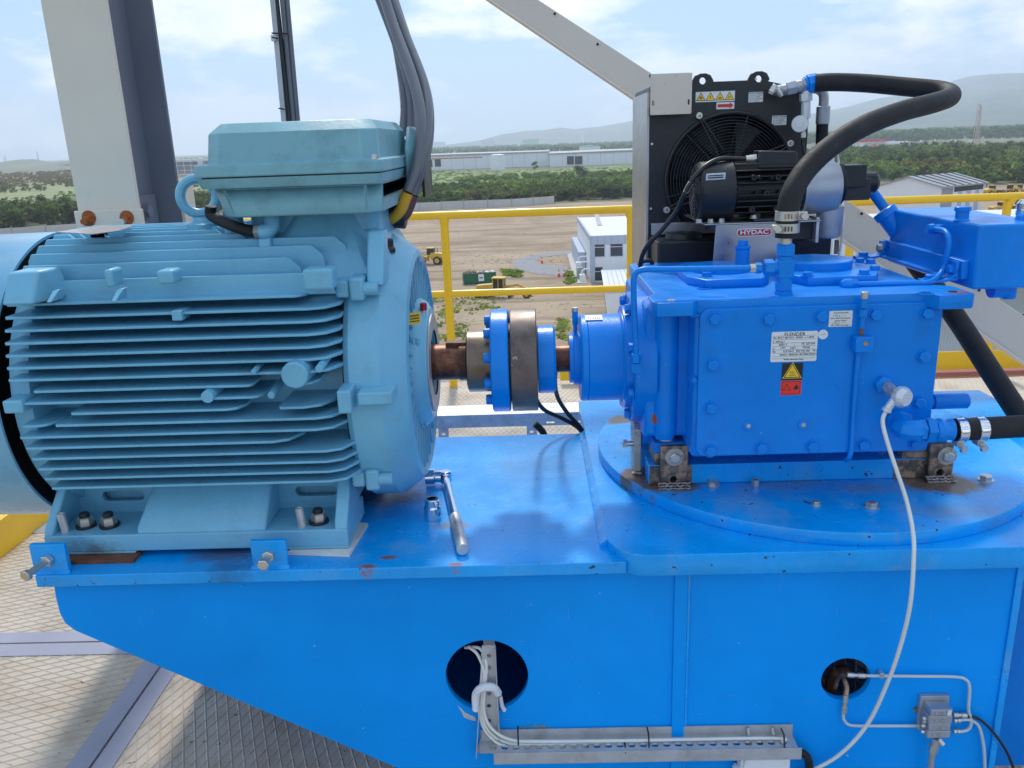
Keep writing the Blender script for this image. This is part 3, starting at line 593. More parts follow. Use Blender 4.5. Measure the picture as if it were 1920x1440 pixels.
def footnut(u, v):
    p = Zp(u, v, .053); p.z = .052
    obj('washer', MB().lathe(p, (0, 0, 1), [(0, .021), (.0055, .0205)], 24), M['black'], mot)
    bolt(mot, p+V(0, 0, .0055), (0, 0, 1), .0165, .017, M['zinc'], False, 'nut', .4)
    obj('stud_end', MB().lathe(p+V(0, 0, .02), (0, 0, 1), [(0, .0105), (.009, .0105), (.011, .009)], 16), M['black'], mot)
for q in ((162, 986), (206, 985), (598, 978)): footnut(*q)
for q in ((123, 996), (567, 986)):
    p = Zp(*q, .053); p.z = .052; obj('jack_stud', MB().lathe(p, (-.07, 0, 1), [(0, .0085), (.041, .0085), (.042, .0075), (.042, .005), (.038, .004)], 16), M['steel'], mot)
# fan cowl
cow = obj('fan_cowl', MB().lathe((-1.75, 0, AZ), (1, 0, 0), [(0, .30), (.02, .315), (.827, .323), (.829, .323), (.829, .317), (.05, .31)], 96, cap=False), M['cowl'], mot)
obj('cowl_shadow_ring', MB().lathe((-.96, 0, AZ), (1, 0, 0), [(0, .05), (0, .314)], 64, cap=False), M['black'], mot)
p = A(64, 931, -.12); obj('cowl_screw', MB().cyl(p+V(0, .01, .01), p+V(0, -.012, -.004), .009, 14), M['steel'], mot)
add_mask(T, (.2, .07, .02), blob(V(-.72, -.30, .14)-V(-.55, 0, .008), .01, .5, 6, 1.2, (.12, .5, 1.2), .9))
add_mask(T, (.07, .07, .05), blob(V(-.8, -.29, .02)-V(-.55, 0, .008), .03, .9, 6, 1.2, (.5, 1, 1), .7))
for (u, v, r) in ((372, 548, .003), (718, 578, .006), (715, 602, .007)):
    add_mask(T, (.1, .13, .15), blob(A(u, v, -.32)-V(-.55, 0, .008), r, .5, 6, .8, (.7, .1, 1), .8))
# shims
solo('shim_plate', MB().box(px(125, 1040), px(262, 1040), -.318, -.1, .0005, .0082), M['oldplate'], 'rusty brown packing plate under the motor foot at the jacking lug', 'shim')
shp = [Zp(540, 1036, .006), Zp(655, 1040, .006), Zp(690, 982, .006), Zp(610, 975, .006)]
solo('shim_sheet', MB().prism([(p.x, p.y, .0005) for p in shp], (0, 0, .0072)), mat('white_shim', (.66, .65, .6), .5, bump=.1, dirt=((.3, .25, .2), .55, .8, 30, .6)), 'white packing sheet sticking out under the right motor foot', 'shim')
metal_sheet = Zp(240, 428, .665)
solo('metal_scrap', MB().prism([tuple(Zp(u, v, .664)) for (u, v) in ((105, 436), (190, 424), (252, 424), (222, 434), (175, 440))], (0, 0, .0015)), M['brushed'], 'thin crumpled metal sheet lying on top of the motor fins', 'metal sheet')
# supply cables
t = thing('supply_cable', 'bundle of grey supply cables looping down into the terminal box', 'cable bundle', tuple(A(760, 200, .1)))
def pcab(pts, r, m, name='cable'): return obj(name, MB().tube([A(*q) for q in pts], r, 14, 7), m, t)
pcab([(690, -60, .5), (745, 85, .4), (768, 160, .33), (772, 240, .25), (765, 285, .2)], .0125, M['gcable'])
pcab([(700, -60, .52), (738, 60, .45), (752, 130, .4), (760, 200, .3), (757, 250, .25)], .0125, M['gcable'])
c1 = [(712, -60, .42), (755, 55, .32), (795, 160, .2), (801, 230, .12), (790, 300, .06), (774, 366, .04)]
c2 = [(705, -60, .4), (735, 40, .3), (775, 150, .18), (790, 230, .1), (782, 310, .05), (764, 362, .02)]
c3 = [(720, -60, .46), (765, 75, .36), (800, 170, .24), (806, 250, .17), (792, 320, .1), (778, 360, .1)]
pcab(c1, .0125, M['gcable']); pcab(c2, .0125, M['gcable']); pcab(c3, .010, M['gcable'])
tag(pcab([(774, 366, .04), (762, 398, .04), (745, 415, .045), (715, 424, .05)], .0127, M['bcable'], 'taped_end'), 'brown taped cable end')
tag(pcab([(764, 362, .02), (752, 392, .02), (738, 408, .03), (715, 413, .05)], .0127, M['ycable'], 'taped_end'), 'yellow taped cable end')
# ================================================================== COUPLING
cp = thing('shaft_coupling', 'flanged shaft coupling of blue and rusty brown discs between motor and gearbox', 'coupling', (.06, 0, AZ))
def lx(name, x0, prof, m, par=cp, n=64): return obj(name, MB().lathe((x0, 0, AZ), (1, 0, 0), prof, n), m, par)
XA = lambda u: A(u, 675, 0).x
lx('motor_shaft', XR+.1, [(0, .041), (.10, .041), (.10, .0435), (XA(880)-XR-.09, .0435)], M['rustshaft'])
obj('shaft_key', MB().box(XA(838), XA(878), -.012, .012, AZ+.038, AZ+.0475), M['rustshaft'], cp, .001)
lx('hub', XA(877), [(0, .064), (.003, .0705), (XA(924)-XA(877), .0705)], M['hub'])
x0 = XA(923); w_ = XA(956)-x0
lx('blue_disc', x0, [(0, .05), (0, .114), (.003, .1175), (w_-.003, .1175), (w_, .114), (w_, .05)], M['blue'])
lx('disc_spacer', x0+w_, [(0, .09), (.006, .09)], M['rustshaft'])
x1 = XA(959); w_ = XA(1007)-x1
lx('brown_disc', x1, [(0, .05), (0, .115), (.002, .1175), (w_-.002, .1175), (w_, .115), (w_, .05)], M['disc'])
x2 = XA(1008); w_ = XA(1041)-x2
lx('blue_hub', x2, [(0, .05), (0, .076), (.002, .0775), (w_-.005, .0775), (w_, .073), (w_, .05)], M['blue'])
lx('gearbox_shaft', XA(1040), [(0, .031), (.06, .031)], M['rustshaft'])
for k in range(10):
    a = 2*math.pi*k/10+.31; p = V(x0, math.cos(a)*.094, AZ+math.sin(a)*.094)
    obj('disc_bolt', MB().lathe(p, (-1, 0, 0), [(0, .0115), (.013, .0115), (.0145, .01)], 16), M['blue'], cp, 0)
    obj('disc_bolt', MB().lathe(V(XA(956), p.y, p.z), (1, 0, 0), [(0, .006), (.008, .006)], 10), M['rustshaft'], cp)
# loose cables behind the coupling
t = thing('sensor_cable', 'two thin black cables drooping behind the coupling to the bed edge', 'cable', tuple(Zp(1088, 812, 0)))
for pts in ([(990, 690, .15), (1002, 740, .3), (1020, 768, .36), (1055, 785, .40), (1089, 808, .41), (1100, 850, .46)], [(1052, 655, .15), (1041, 700, .25), (1044, 740, .35), (1062, 772, .4), (1092, 808, .415), (1100, 850, .47)]):
    obj('cable', MB().tube([A(*q) for q in pts], .0062, 10, 7), M['cable'], t)
t2 = solo('loose_hose', MB().tube([A(1003, 795, .6), A(1012, 803, .6), A(1020, 815, .6), A(1030, 850, .65)], .011, 12, 6), M['rubber'], 'short black hose end behind the bed near the coupling', 'hose')
# ================================================================== TOOLS
t = thing('socket_wrench', 'chrome socket wrench with long handle lying on the blue bed', 'socket wrench', tuple(Zp(850, 950, 0)))
hA = Zp(835, 893, .022); hB = Zp(868, 1031, .014)
d_ = (hB-hA).normalized(); Ln = (hB-hA).length
obj('head', MB().lathe(hA+V(0, 0, -.016), (0, 0, 1), [(0, .012), (.004, .0155), (.026, .0155), (.03, .012)], 24), M['chrome'], t, .001)
obj('shaft', MB().cyl(hA+d_*.01, hA+d_*(Ln*.6), .0085, 16, .0095), M['chrome'], t)
obj('grip', MB().cyl(hA+d_*(Ln*.6), hA+d_*Ln, .0128, 20), M['steel'], t, .001)
sA = hA+V(-.010, 0, 0); obj('socket', MB().lathe(sA, (-1, 0, 0), [(0, .0145), (.014, .0145), (.017, .0185), (.038, .0185), (.039, .016), (.039, .012), (.02, .012)], 28, cap=False), M['chrome'], t)
obj('drive_square', MB().box(sA.x-.02, sA.x+.01, sA.y-.006, sA.y+.006, sA.z-.006, sA.z+.006), M['chrome'], t)
p = Zp(812, 972, 0)
so = solo('socket', MB().lathe((p.x, p.y, 0), (0, 0, 1), [(0, .017), (.001, .0185), (.028, .0185), (.032, .0155), (.047, .0155), (.0485, .0145), (.0485, .0105), (.03, .0095), (.03, .0)], 32), M['chrome'], 'loose chrome socket standing upright on the blue bed', 'socket')
# ================================================================== GEARBOX
B = M['blue']; gb = thing('gearbox', 'big bright-blue gearbox with bolted front cover and white nameplate', 'gearbox', (.66, 0, .046))
gp = V(.66, 0, .046)
add_mask(B, (.32, .1, .06), blob(A(1228, 790, -.14)-gp, .008, .25, 4, .6, (1, .2, .55)))
GY = -.205
hx = A(1207, 700, -.075).x
obj('housing', MB().loft([[(hx, -.02, .115), (.945, -.02, .115), (.945, .25, .115), (hx, .25, .115)], [(hx, -.02, .15), (.945, -.02, .15), (.945, .25, .15), (hx, .25, .15)], [(hx-.004, -.125, .175), (.945, -.125, .175), (.945, .25, .175), (hx-.004, .25, .175)], [(hx-.004, -.125, .465), (.945, -.125, .465), (.945, .25, .465), (hx-.004, .25, .465)]]), B, gb, .01, segs=3)
obj('front_housing', MB().box(A(1300, 700, -.19).x, .945, -.193, -.07, .150, .466), B, gb, .008, segs=3)
for u in (1250,):
    p = A(u, 700, -.13); obj('housing_rib', MB().lathe((p.x, -.118, .17), (0, 0, 1), [(0, .02), (.02, .026), (.293, .026)], 32), B, gb)
c0, c1, c2_, c3 = A(1308, 856, GY), A(1748, 850, GY), A(1760, 566, GY), A(1310, 580, GY)
xL, xR, zB, zT = (c0.x+c3.x)/2, (c1.x+c2_.x)/2, c0.z, c3.z
cov = obj('front_cover', plate(rrect(xL, xR, zB, zT, .02, 6), [], 'Y', GY, GY+.0115, .002), B, gb)
top = .49
lo = [(.362, -.205), (.37, -.222), (.44, -.222), (.455, -.2), (.90, -.2), (.915, -.232), (.98, -.232), (.988, -.22), (.988, -.14), (.955, -.11), (.955, .23), (.975, .26), (.975, .33), (.39, .33), (.378, .31), (.378, -.11), (.362, -.14)]
obj('top_flange', plate(lo, [], 'Z', .461, top, .004), B, gb)
obj('top_fillet', MB().loft([[(.44, -.2, .461), (.935, -.2, .461), (.935, -.14, .461), (.44, -.14, .461)], [(.44, -.196, .452), (.935, -.196, .452), (.935, -.14, .452), (.44, -.14, .452)]]), B, gb, .003)
add_mask(B, (.35, .12, .07), blob(V(.963, -.205, .49)-gp, .02, .5, 6, .7, (.8, 1, 1), .9))
for (x, y) in ((.40, -.2), (.955, -.2)):
    obj('lug_bore', MB().cyl((x, y, top-.002), (x, y, top+.0012), .0085, 16), M['dark'] if x > .9 else M['zinc'], gb)
for (u, v, s) in ((1320, 541, 0), (1735, 551, 0)):
    p = Zp(u, v, top); obj('thread_plug', MB().ring((p.x, p.y, top+.001), (0, 0, 1), .014, .002, 20, 6), B, gb)
# cover bolts
for (u, v) in ((1340, 598), (1441, 598), (1540, 593), (1641, 590), (1738, 587), (1336, 684), (1333, 765), (1332, 845), (1427, 840), (1523, 837), (1619, 834), (1731, 668), (1723, 754), (1716, 832)):
    p = A(u, v, GY); p.y = GY; bolt(gb, p, (0, -1, 0), .0118, .0105, B, True)
for (u, v) in ((1403, 798), (1506, 796)):
    p = A(u, v, GY); p.y = GY
    obj('plug_screw', MB().lathe(p, (0, -1, 0), [(0, .0115), (.002, .0115), (.003, .0105), (.003, .0045), (.001, .0045)], 24), B, gb)
    obj('plug_socket', MB().cyl(p+V(0, -.001, 0), p+V(0, -.0028, 0), .0048, 6), M['zinc'], gb)
p = A(1302, 712, -.195); bolt(gb, V(p.x, -.193, p.z), (0, -1, 0), .006, .008, B)
p = A(1130*1+0, 0, 0)
# feet, rails and packing under the housing
FY = -.09; zr1 = A(1450, 867, FY).z; lz0, lz1 = A(1260, 851, FY-.004).z, A(1260, 829, FY-.004).z
lxa, lxb, rxa, rxb = A(1225, 840, FY).x, A(1295, 840, FY).x, A(1690, 840, FY).x, A(1775, 840, FY).x
for (x0, x1) in ((lxa, lxb), (rxa, rxb)):
    for (y0, y1) in ((FY-.004, -.0), (.17, .26)):
        obj('foot_lug', MB().box(x0, x1, y0, y1, lz0, lz1), B, gb, .006, segs=3)
        obj('packing_block', MB().box(x0+.004, x1-.004, y0+.006, y1, zr1+.0003, lz0-.0003), M['burnt'], bed, .002)
obj('support_rail', MB().box(lxa-.01, rxb+.02, FY, FY+.06, .0462, zr1), M['blueplate'], bed, .002)
obj('support_rail', MB().box(lxa-.01, rxb+.02, .19, .25, .0462, zr1), M['blueplate'], bed, .002)
obj('scorched_rail_end', MB().box(rxa-.012, rxb+.018, FY-.0022, FY-.0003, .0475, zr1-.001), M['burnt'], bed, .0005)
obj('scorched_rail_end', MB().box(lxa-.008, lxb+.004, FY-.0022, FY-.0003, .0475, zr1-.001), M['burnt'], bed, .0005)
# left: bolt heads, clamp plates
def clamp(label, u0, u1, vt, vb, ub, vbolt, uh, vh):
    y = -.106; p0, p1 = A(u0, vb, y), A(u1, vt, y)
    t = thing('burnt_bracket', label, 'bracket', ((p0.x+p1.x)/2, y, .046))
    hb = A(uh, vh, y); bb = A(ub, vbolt, y)
    obj('plate', plate([(p0.x, .047), (p1.x, .047), (p1.x, p1.z), (p0.x, p1.z)], [circ(hb.x, .064, .0078, 18)], 'Y', y, y+.012, .0015), M['burnt'], t)
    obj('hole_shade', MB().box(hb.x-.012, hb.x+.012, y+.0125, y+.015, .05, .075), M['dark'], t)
    bolt(t, V(bb.x, y, bb.z), (0, -1, 0), .0125, .011, M['zinc'], False)
    obj('weld_washer', MB().cyl((bb.x, y, bb.z), (bb.x, y-.0012, bb.z), .021, 18), M['barmetal'], t)
    wl = MB()
    for k in range(3):
        ph = random.uniform(0, 6)
        wl.tube([(p0.x-.006+(p1.x-p0.x+.012)*q/24, y-.003-.0052*k+.0012*math.sin(q*.9+ph), .0475+.0042*(2-k)+.0008*math.sin(q*1.7+ph)) for q in range(25)], lambda s: .0030+.0004*math.sin(s*71+ph), 8, 2)
    obj('weld_bead', wl, M['weld'], t); return t
clamp('scorched steel bracket with zinc bolt welded at the left gearbox foot', 1238, 1290, 836, 907, 1265, 857, 1263, 897)
clamp('scorched steel bracket with zinc bolt welded at the right gearbox foot under the hose clamps', 1738, 1790, 832, 903, 1776, 855, 1762, 893)
t = thing('stop_bar', 'upright raw steel bar with adjusting bolt beside the left gearbox foot', 'steel bar', tuple(Zp(1195, 885, .046)))
pb = Zp(1197, 888, .046); pt = A(1193, 797, pb.y)
obj('bar', MB().loft([[(pb.x-.011, pb.y-.0, .0465), (pb.x+.006, pb.y, .0465), (pb.x+.006, pb.y+.05, .0465), (pb.x-.011, pb.y+.05, .0465)], [(pb.x-.011, pb.y, pt.z-.012), (pb.x+.006, pb.y, pt.z-.012), (pb.x+.006, pb.y+.05, pt.z-.012), (pb.x-.011, pb.y+.05, pt.z-.012)], [(pb.x-.011, pb.y+.012, pt.z), (pb.x+.006, pb.y+.012, pt.z), (pb.x+.006, pb.y+.05, pt.z), (pb.x-.011, pb.y+.05, pt.z)]]), M['barmetal'], t, .0015)
q = A(1170, 832, pb.y+.02); obj('adjusting_bolt', MB().cyl((q.x+.005, pb.y+.02, q.z), (.372, pb.y+.02, q.z), .0062, 14), M['burnt'], t)
bolt(t, V(q.x+.006, pb.y+.02, q.z), (-1, 0, 0), .0105, .009, M['zinc'], False)
obj('shank', MB().cyl((q.x+.004, pb.y+.02, q.z), (pb.x-.011, pb.y+.02, q.z), .0066, 14), M['zinc'], t)
obj('weld_bead', MB().tube([(pb.x-.014, pb.y-.003, .048), (pb.x-.004, pb.y-.005, .05), (pb.x+.009, pb.y-.003, .048), (pb.x+.01, pb.y+.03, .048)], .0045, 8, 5), M['weld'], t)
p = A(1248, 826, -.068); bolt(gb, V(p.x, -.068, lz1), (0, 0, 1), .0175, .019, M['zinc'])
# flange bolts on the disk
for (u, v, r, h, wsh) in ((1337, 909, .0125, .011, True), (1530, 946, .0085, .008, True), (1634, 950, .0125, .011, True), (1848, 900, .0135, .012, True), (1240, 900, .009, .008, True)):
    p = Zp(u, v, .046); bolt(bed, (p.x, p.y, .046), (0, 0, 1), r, h, M['zinc'], wsh)
p = Zp(1416, 910, .046); n_ = inst(None, 'hex_nut', 'nut', lambda: MB().lathe((0, 0, 0), (0, 0, 1), [(0, .0072), (0, .0092), (.014, .0092), (.014, .0055), (.002, .0055)], 6, cap=False), M['zinc'], (p.x, p.y, .0462))
tag(n_, 'single loose zinc nut standing on the round blue flange before the gearbox', 'nut')
# bearing tube and flange
lg = lambda name, x0, prof, n=64, ph=0: obj(name, MB().lathe((x0, 0, AZ), (1, 0, 0), prof, n, ph), B, gb, 0)
x0 = XA(1067); lg('seal_cap', x0, [(0, .03), (0, .056), (.008, .056), (.01, .061), (.035, .061)])
x1 = XA(1086); x2 = XA(1163)
lg('bearing_tube', x1, [(0, .06), (0, .094), (.004, .0985), (.016, .0985), (.0165, .0965), (.018, .0985), (x2-x1-.004, .0985), (x2-x1, .104), (x2-x1+.01, .106)])
x3 = XA(1176); lg('tube_flange', x2+.002, [(0, .09), (0, .116), (x3-x2, .118)])
fl_ = MB().lathe((x3, 0, AZ), (1, 0, 0), [(0, .148), (.05, .148)], 12, R_(15)); obj('octagon_flange', fl_, B, gb, .004)
for k in range(8):
    a = R_(22.5+45*k); q = V(0, math.cos(a), math.sin(a))
    bolt(gb, V(x3-.001, 0, AZ)+q*.13, (-1, 0, 0), .0115, .011, B)
p = A(1078, 585, 0); zt_ = A(1078, 580, 0).z; zm_ = A(1078, 617, 0).z
obj('grease_nipple', MB().cyl((p.x, 0, zm_-.03), (p.x, 0, zm_+.012), .0045, 12).cyl((p.x, 0, zm_+.012), (p.x, 0, zt_-.004), .0075, 6), B, gb)
obj('nipple_tip', MB().cyl((p.x, 0, zt_-.004), (p.x, 0, zt_+.004), .0065, 12), M['zinc'], gb)
p = A(1113, 590, -.02); stl = obj('serial_label', MB().obox((p.x, -.022, AZ+.0975), (1, 0, 0), (0, 1, .25), (0, -.25, 1), .019, .012, .0006), M['sticker'], gb)
for k in range(7): obj('print_mark', MB().obox((p.x-.012+.004*k, -.026, AZ+.0971), (1, 0, 0), (0, 1, .27), (0, -.25, 1), .0008, .004+.001*(k % 2), .0007), M['ink'], stl)
# top covers
q0, q1 = Zp(1288, 520, .505), Zp(1450, 520, .505); cxp = (q0.x+q1.x)/2; r1 = (q1.x-q0.x)/2; cyp = .06
obj('inspection_cover', plate([(cxp-r1, -.02), (cxp-r1+.03, -.075), (cxp+r1-.03, -.075), (cxp+r1, -.02), (cxp+r1, .14), (cxp+r1-.03, .19), (cxp-r1+.03, .19), (cxp-r1, .14)], [], 'Z', top, .508, .002), B, gb)
obj('cover_disc', MB().lathe((cxp, .06, .508), (0, 0, 1), [(0, r1*.8), (.008, r1*.8), (.01, r1*.78)], 48), B, gb)
q0, q1 = Zp(1492, 505, .52), Zp(1642, 505, .52); cxq = (q0.x+q1.x)/2; r2 = (q1.x-q0.x)/2
obj('round_cover_base', plate([(cxq-r2*1.1, -.04), (cxq-r2*.8, -.085), (cxq+r2*1.0, -.085), (cxq+r2*1.3, -.04), (cxq+r2*1.3, .12), (cxq+r2, .2), (cxq-r2*.8, .2), (cxq-r2*1.1, .14)], [], 'Z', top, .508, .002), B, gb)
obj('round_cover', MB().lathe((cxq, .06, .508), (0, 0, 1), [(0, r2), (.016, r2), (.018, r2*.98)], 64), B, gb)
for (u, v) in ((1514, 518), (1620, 514), (1640, 506), (1325, 518), (1612, 492), (1632, 494)):
    p = Zp(u, v, .508); bolt(gb, (p.x, p.y, .508), (0, 0, 1), .0105, .010, B)
p = A(1391, 500, .08); obj('breather', MB().lathe((p.x, .08, .517), (0, 0, 1), [(0, .016), (.034, .016), (.035, .018), (.041, .018)], 24).lathe((p.x, .08, .558), (0, 0, 1), [(0, .0125), (.012, .0125)], 6), B, gb, .001)
# raised casting letters on the lid (two embossed rows)
em = MB()
for r in range(2):
    for k in range(11+5*r):
        p = Zp(1315+k*4.2-r*9, 557+r*7, top); em.box(p.x-.0016, p.x+.0014, p.y-.004, p.y+.004, top, top+.0012)
obj('casting_letters', em, B, gb)
# nameplate
def plaque(par, name, u0, v0, u1, v1, y, m, th=.0008, rad=.003):
    a, b = A(u0, v1, y), A(u1, v0, y)
    return obj(name, plate(rrect(min(a.x, b.x), max(a.x, b.x), min(a.z, b.z), max(a.z, b.z), rad, 4), [], 'Y', y-th, y), m, par, smooth=False), a, b
GF = GY-.0002
def at_face(a, b, fx, fz, y): return V(a.x+(b.x-a.x)*fx, y, a.z+(b.z-a.z)*fz)
npl, a, b = plaque(gb, 'nameplate', 1444, 620, 1534, 679, GF, M['sticker'])
yt = GF-.0010; W = b.x-a.x; Hh = b.z-a.z
INK = M['ink']
for (s, fx, fz, sz, al) in (('FLENDER', .5, .905, .0082, 'CENTER'), ('No. 801J / 4631412 - 00250 - 1 / 2018', .03, .8, .0042, 'LEFT'), ('[  640 kg', .04, .675, .0044, 'LEFT'), ('B3SV 7', .17, .565, .0044, 'LEFT'), ('P2  257 kW', .66, .58, .0044, 'LEFT'), ('n1', .03, .45, .004, 'LEFT'), ('1771', .2, .46, .0044, 'LEFT'), ('min-1', .42, .46, .004, 'LEFT'), ('103,66', .68, .47, .0044, 'LEFT'), ('Oil', .03, .345, .004, 'LEFT'), ('CLP PAO   ISO VG 320    90 l', .26, .35, .0044, 'LEFT'), ('BA5011 IB/2018+ BA7300 07/2017', .2, .235, .0042, 'LEFT'), ('Flender Gearboxes, Penig', .5, .075, .003, 'CENTER')):
    text(s, sz*1.25, face_m(at_face(a, b, fx, fz, yt)), INK, npl, 'lettering', al, .00012, .00008)
for fz in (.86, .74, .625, .515, .405, .295, .18, .11):
    p = at_face(a, b, .5, fz, yt); obj('print_line', MB().box(p.x-W*.47, p.x+W*.47, yt, yt+.0002, p.z-.00022, p.z+.00022), INK, npl)
for fx, z0, z1 in ((.28, .63, .73), (.5, .41, .62)):
    p = at_face(a, b, fx, (z0+z1)/2, yt); obj('print_line', MB().box(p.x-.0002, p.x+.0002, yt, yt+.0002, p.z-Hh*(z1-z0)/2, p.z+Hh*(z1-z0)/2), INK, npl)
oil, a, b = plaque(gb, 'oil_label', 1553, 582, 1599, 613, GF, M['sticker'], rad=.0015)
for (s, fx, fz, sz) in (('Fettschmierstelle', .5, .88, .0035), ('[  30 ]  g ---------', .45, .7, .0033), ('bzw [ 5000 ] Betriebsstd.', .5, .54, .0031), ('Grease nipple', .5, .38, .0035), ('[  30 ]  g ---------', .45, .24, .0033), ('alle [ 5000 ] operating h', .5, .1, .0031)):
    text(s, sz*1.2, face_m(at_face(a, b, fx, fz, yt)), INK, oil, 'lettering', 'CENTER', .0001, .00005)
p = A(1543, 627, GF); rl = obj('round_label', MB().cyl((p.x, GF, p.z), (p.x, GF-.0008, p.z), .0098, 32), M['sticker'], gb)
obj('print_line', MB().obox((p.x, GF-.0009, p.z), (1, 0, .15), (0, 0, 1), (0, 1, 0), .006, .0003, .0001), INK, rl)
def tri(c, s, y, m, par, name, th=.0001):
    return obj(name, MB().prism([(c[0]-s*.58, y, c[1]-s*.36), (c[0]+s*.58, y, c[1]-s*.36), (c[0], y, c[1]+s*.64)], (0, -th, 0)), m, par, smooth=False)
hot, a, b = plaque(gb, 'hot_surface_label', 1465, 680, 1506, 713, GF, M['black'], rad=.0005)
cc = ((a.x+b.x)/2, (a.z+b.z)/2-.002); tri(cc, .034, GF-.0009, M['warny'], hot, 'warning_triangle'); tri((cc[0], cc[1]), .030, GF-.00101, M['ink'], hot, 'triangle_border'); tri((cc[0], cc[1]), .0255, GF-.00112, M['warny'], hot, 'triangle_field')
for k in (-1, 0, 1): obj('heat_wave', MB().tube([(cc[0]+.0035*k+dx, GF-.0013, cc[1]-.004+dz) for dx, dz in ((0, 0), (.0009, .0022), (-.0009, .0045), (.0006, .0072))], .0004, 6, 3), M['ink'], hot)
obj('print_line', MB().box(cc[0]-.0075, cc[0]+.0075, GF-.0013, GF-.0012, cc[1]-.0068, cc[1]-.0059), INK, hot)
rd, a, b = plaque(gb, 'red_warning_label', 1463, 713, 1503, 741, GF, M['warnred'], rad=.0005)
yk = GF-.0009
for (x0_, x1_, z0_, z1_) in ((.06, .94, .06, .09), (.06, .94, .91, .94), (.06, .085, .06, .94), (.915, .94, .06, .94)):
    obj('frame_line', MB().box(a.x+(b.x-a.x)*x0_, a.x+(b.x-a.x)*x1_, yk-.0001, yk, a.z+(b.z-a.z)*z0_, a.z+(b.z-a.z)*z1_), INK, rd)
c_ = (a.x+(b.x-a.x)*.3, a.z+(b.z-a.z)*.5); tri(c_, .0145, yk, INK, rd, 'warning_triangle'); tri((c_[0], c_[1]-.0001), .0115, yk-.00012, M['warnred'], rd, 'triangle_field'); 
obj('print_line', MB().box(c_[0]-.0003, c_[0]+.0003, yk-.0003, yk-.00022, c_[1]-.0015, c_[1]+.0035), INK, rd)
xh = a.x+(b.x-a.x)*.74; zh = a.z+(b.z-a.z)*.5
obj('hand_symbol', MB().prism([(xh-.005, yk, zh-.004), (xh+.004, yk, zh-.004), (xh+.006, yk, zh), (xh+.003, yk, zh+.003), (xh+.0015, yk, zh+.009), (xh-.001, yk, zh+.004), (xh-.004, yk, zh+.002)], (0, -.0001, 0)), INK, rd, smooth=False)
# dipstick
y0 = GY-.012
def zc(v, u=1618, y=y0): return A(u, v, y).z
xd = A(1618, 590, y0).x
obj('dipstick_cap', MB().cyl((xd, y0, zc(560)), (xd, y0, zc(547)), .0072, 14), M['zinc'], gb, .001)
obj('dipstick_nut', MB().cyl((xd, y0, zc(578)), (xd, y0, zc(560)), .0075, 6).cyl((xd, y0, zc(594)), (xd, y0, zc(580)), .0085, 6), B, gb, .001)
obj('dipstick_tube', MB().cyl((xd, y0, zc(615)), (xd, y0, zc(592)), .0045, 12), B, gb)
obj('bare_tube', MB().cyl((xd, y0, zc(632)), (xd, y0, zc(615)), .0035, 12), M['oldplate'], gb)
pq = A(1616, 644, y0); obj('junction_block', MB().box(pq.x-.017, pq.x+.018, GY-.026, GY, pq.z-.0155, pq.z+.0155), B, gb, .002)
p = A(1624, 644, GY-.027); obj('set_screw', MB().lathe((p.x, GY-.0262, p.z), (0, -1, 0), [(0, .0048), (.001, .0048), (.0012, .003)], 14), M['burnt'], gb)
obj('drain_tube', MB().tube([A(1610, 655, GY-.006), A(1606, 700, GY-.006), A(1600, 780, GY-.006), A(1597, 835, GY-.006), A(1592, 858, GY-.004), A(1585, 862, GY+.02)], .0052, 12), B, gb)
# left lubrication pipe
yp = -.165
t = thing('lubrication_pipe', 'blue bent oil pipe from the left flange over the gearbox to the T fitting', 'pipe', tuple(A(1193, 700, yp)))
pt0 = A(1193, 668, yp)
obj('pipe', MB().tube([A(1193, 672, yp), A(1190, 600, yp), A(1188, 540, yp), A(1190, 516, yp), A(1204, 506, yp), A(1240, 505, yp), A(1330, 504, yp), A(1408, 503, yp)], .0062, 14, 6), B, t)
bolt(t, pt0+V(0, 0, -.012), (0, 0, 1), .0115, .018, B, False, 'pipe_nut'); bolt(t, pt0+V(0, 0, -.026), (0, 0, 1), .0095, .012, B, False, 'pipe_nut')
obj('elbow_body', MB().cyl(pt0+V(0, .03, -.026), pt0+V(0, -.006, -.026), .010, 16), B, t)
bolt(t, A(1406, 503, yp), (1, 0, 0), .0095, .013, M['zinc'], False, 'compression_nut')
# T fitting
t = thing('hose_fitting', 'blue T-shaped hose fitting screwed into the gearbox lid under the clamped hose', 'fitting', tuple(Zp(1472, 548, top)))
xt = A(1471, 500, yp).x
zf = lambda v: A(1471, v, yp).z
for (va, vb, r) in ((553, 543, .0195), (543, 527, .018), (478, 457, .0195)): bolt(t, (xt, yp, zf(va)), (0, 0, 1), r, zf(vb)-zf(va), B, False, 'hex_nut', .3)
obj('tee_body', MB().cyl((xt, yp, zf(530)), (xt, yp, zf(478)), .0155, 16).cyl((xt-.035, yp, zf(501)), (xt, yp, zf(501)), .0135, 16).obox((xt, yp, zf(503)), (1, 0, 0), (0, 1, 0), (0, 0, 1), .0155, .0155, .018), B, t, .002)
bolt(t, (A(1449, 501, yp).x, yp, zf(501)), (-1, 0, 0), .0175, .018, B, False, 'hex_nut', .2); bolt(t, (A(1427, 501, yp).x, yp, zf(501)), (-1, 0, 0), .011, .012, B, False, 'hex_nut', .2)
obj('ferrule', MB().cyl((xt, yp, zf(459)), (xt, yp, zf(440)), .0115, 20), M['zinc'], t)
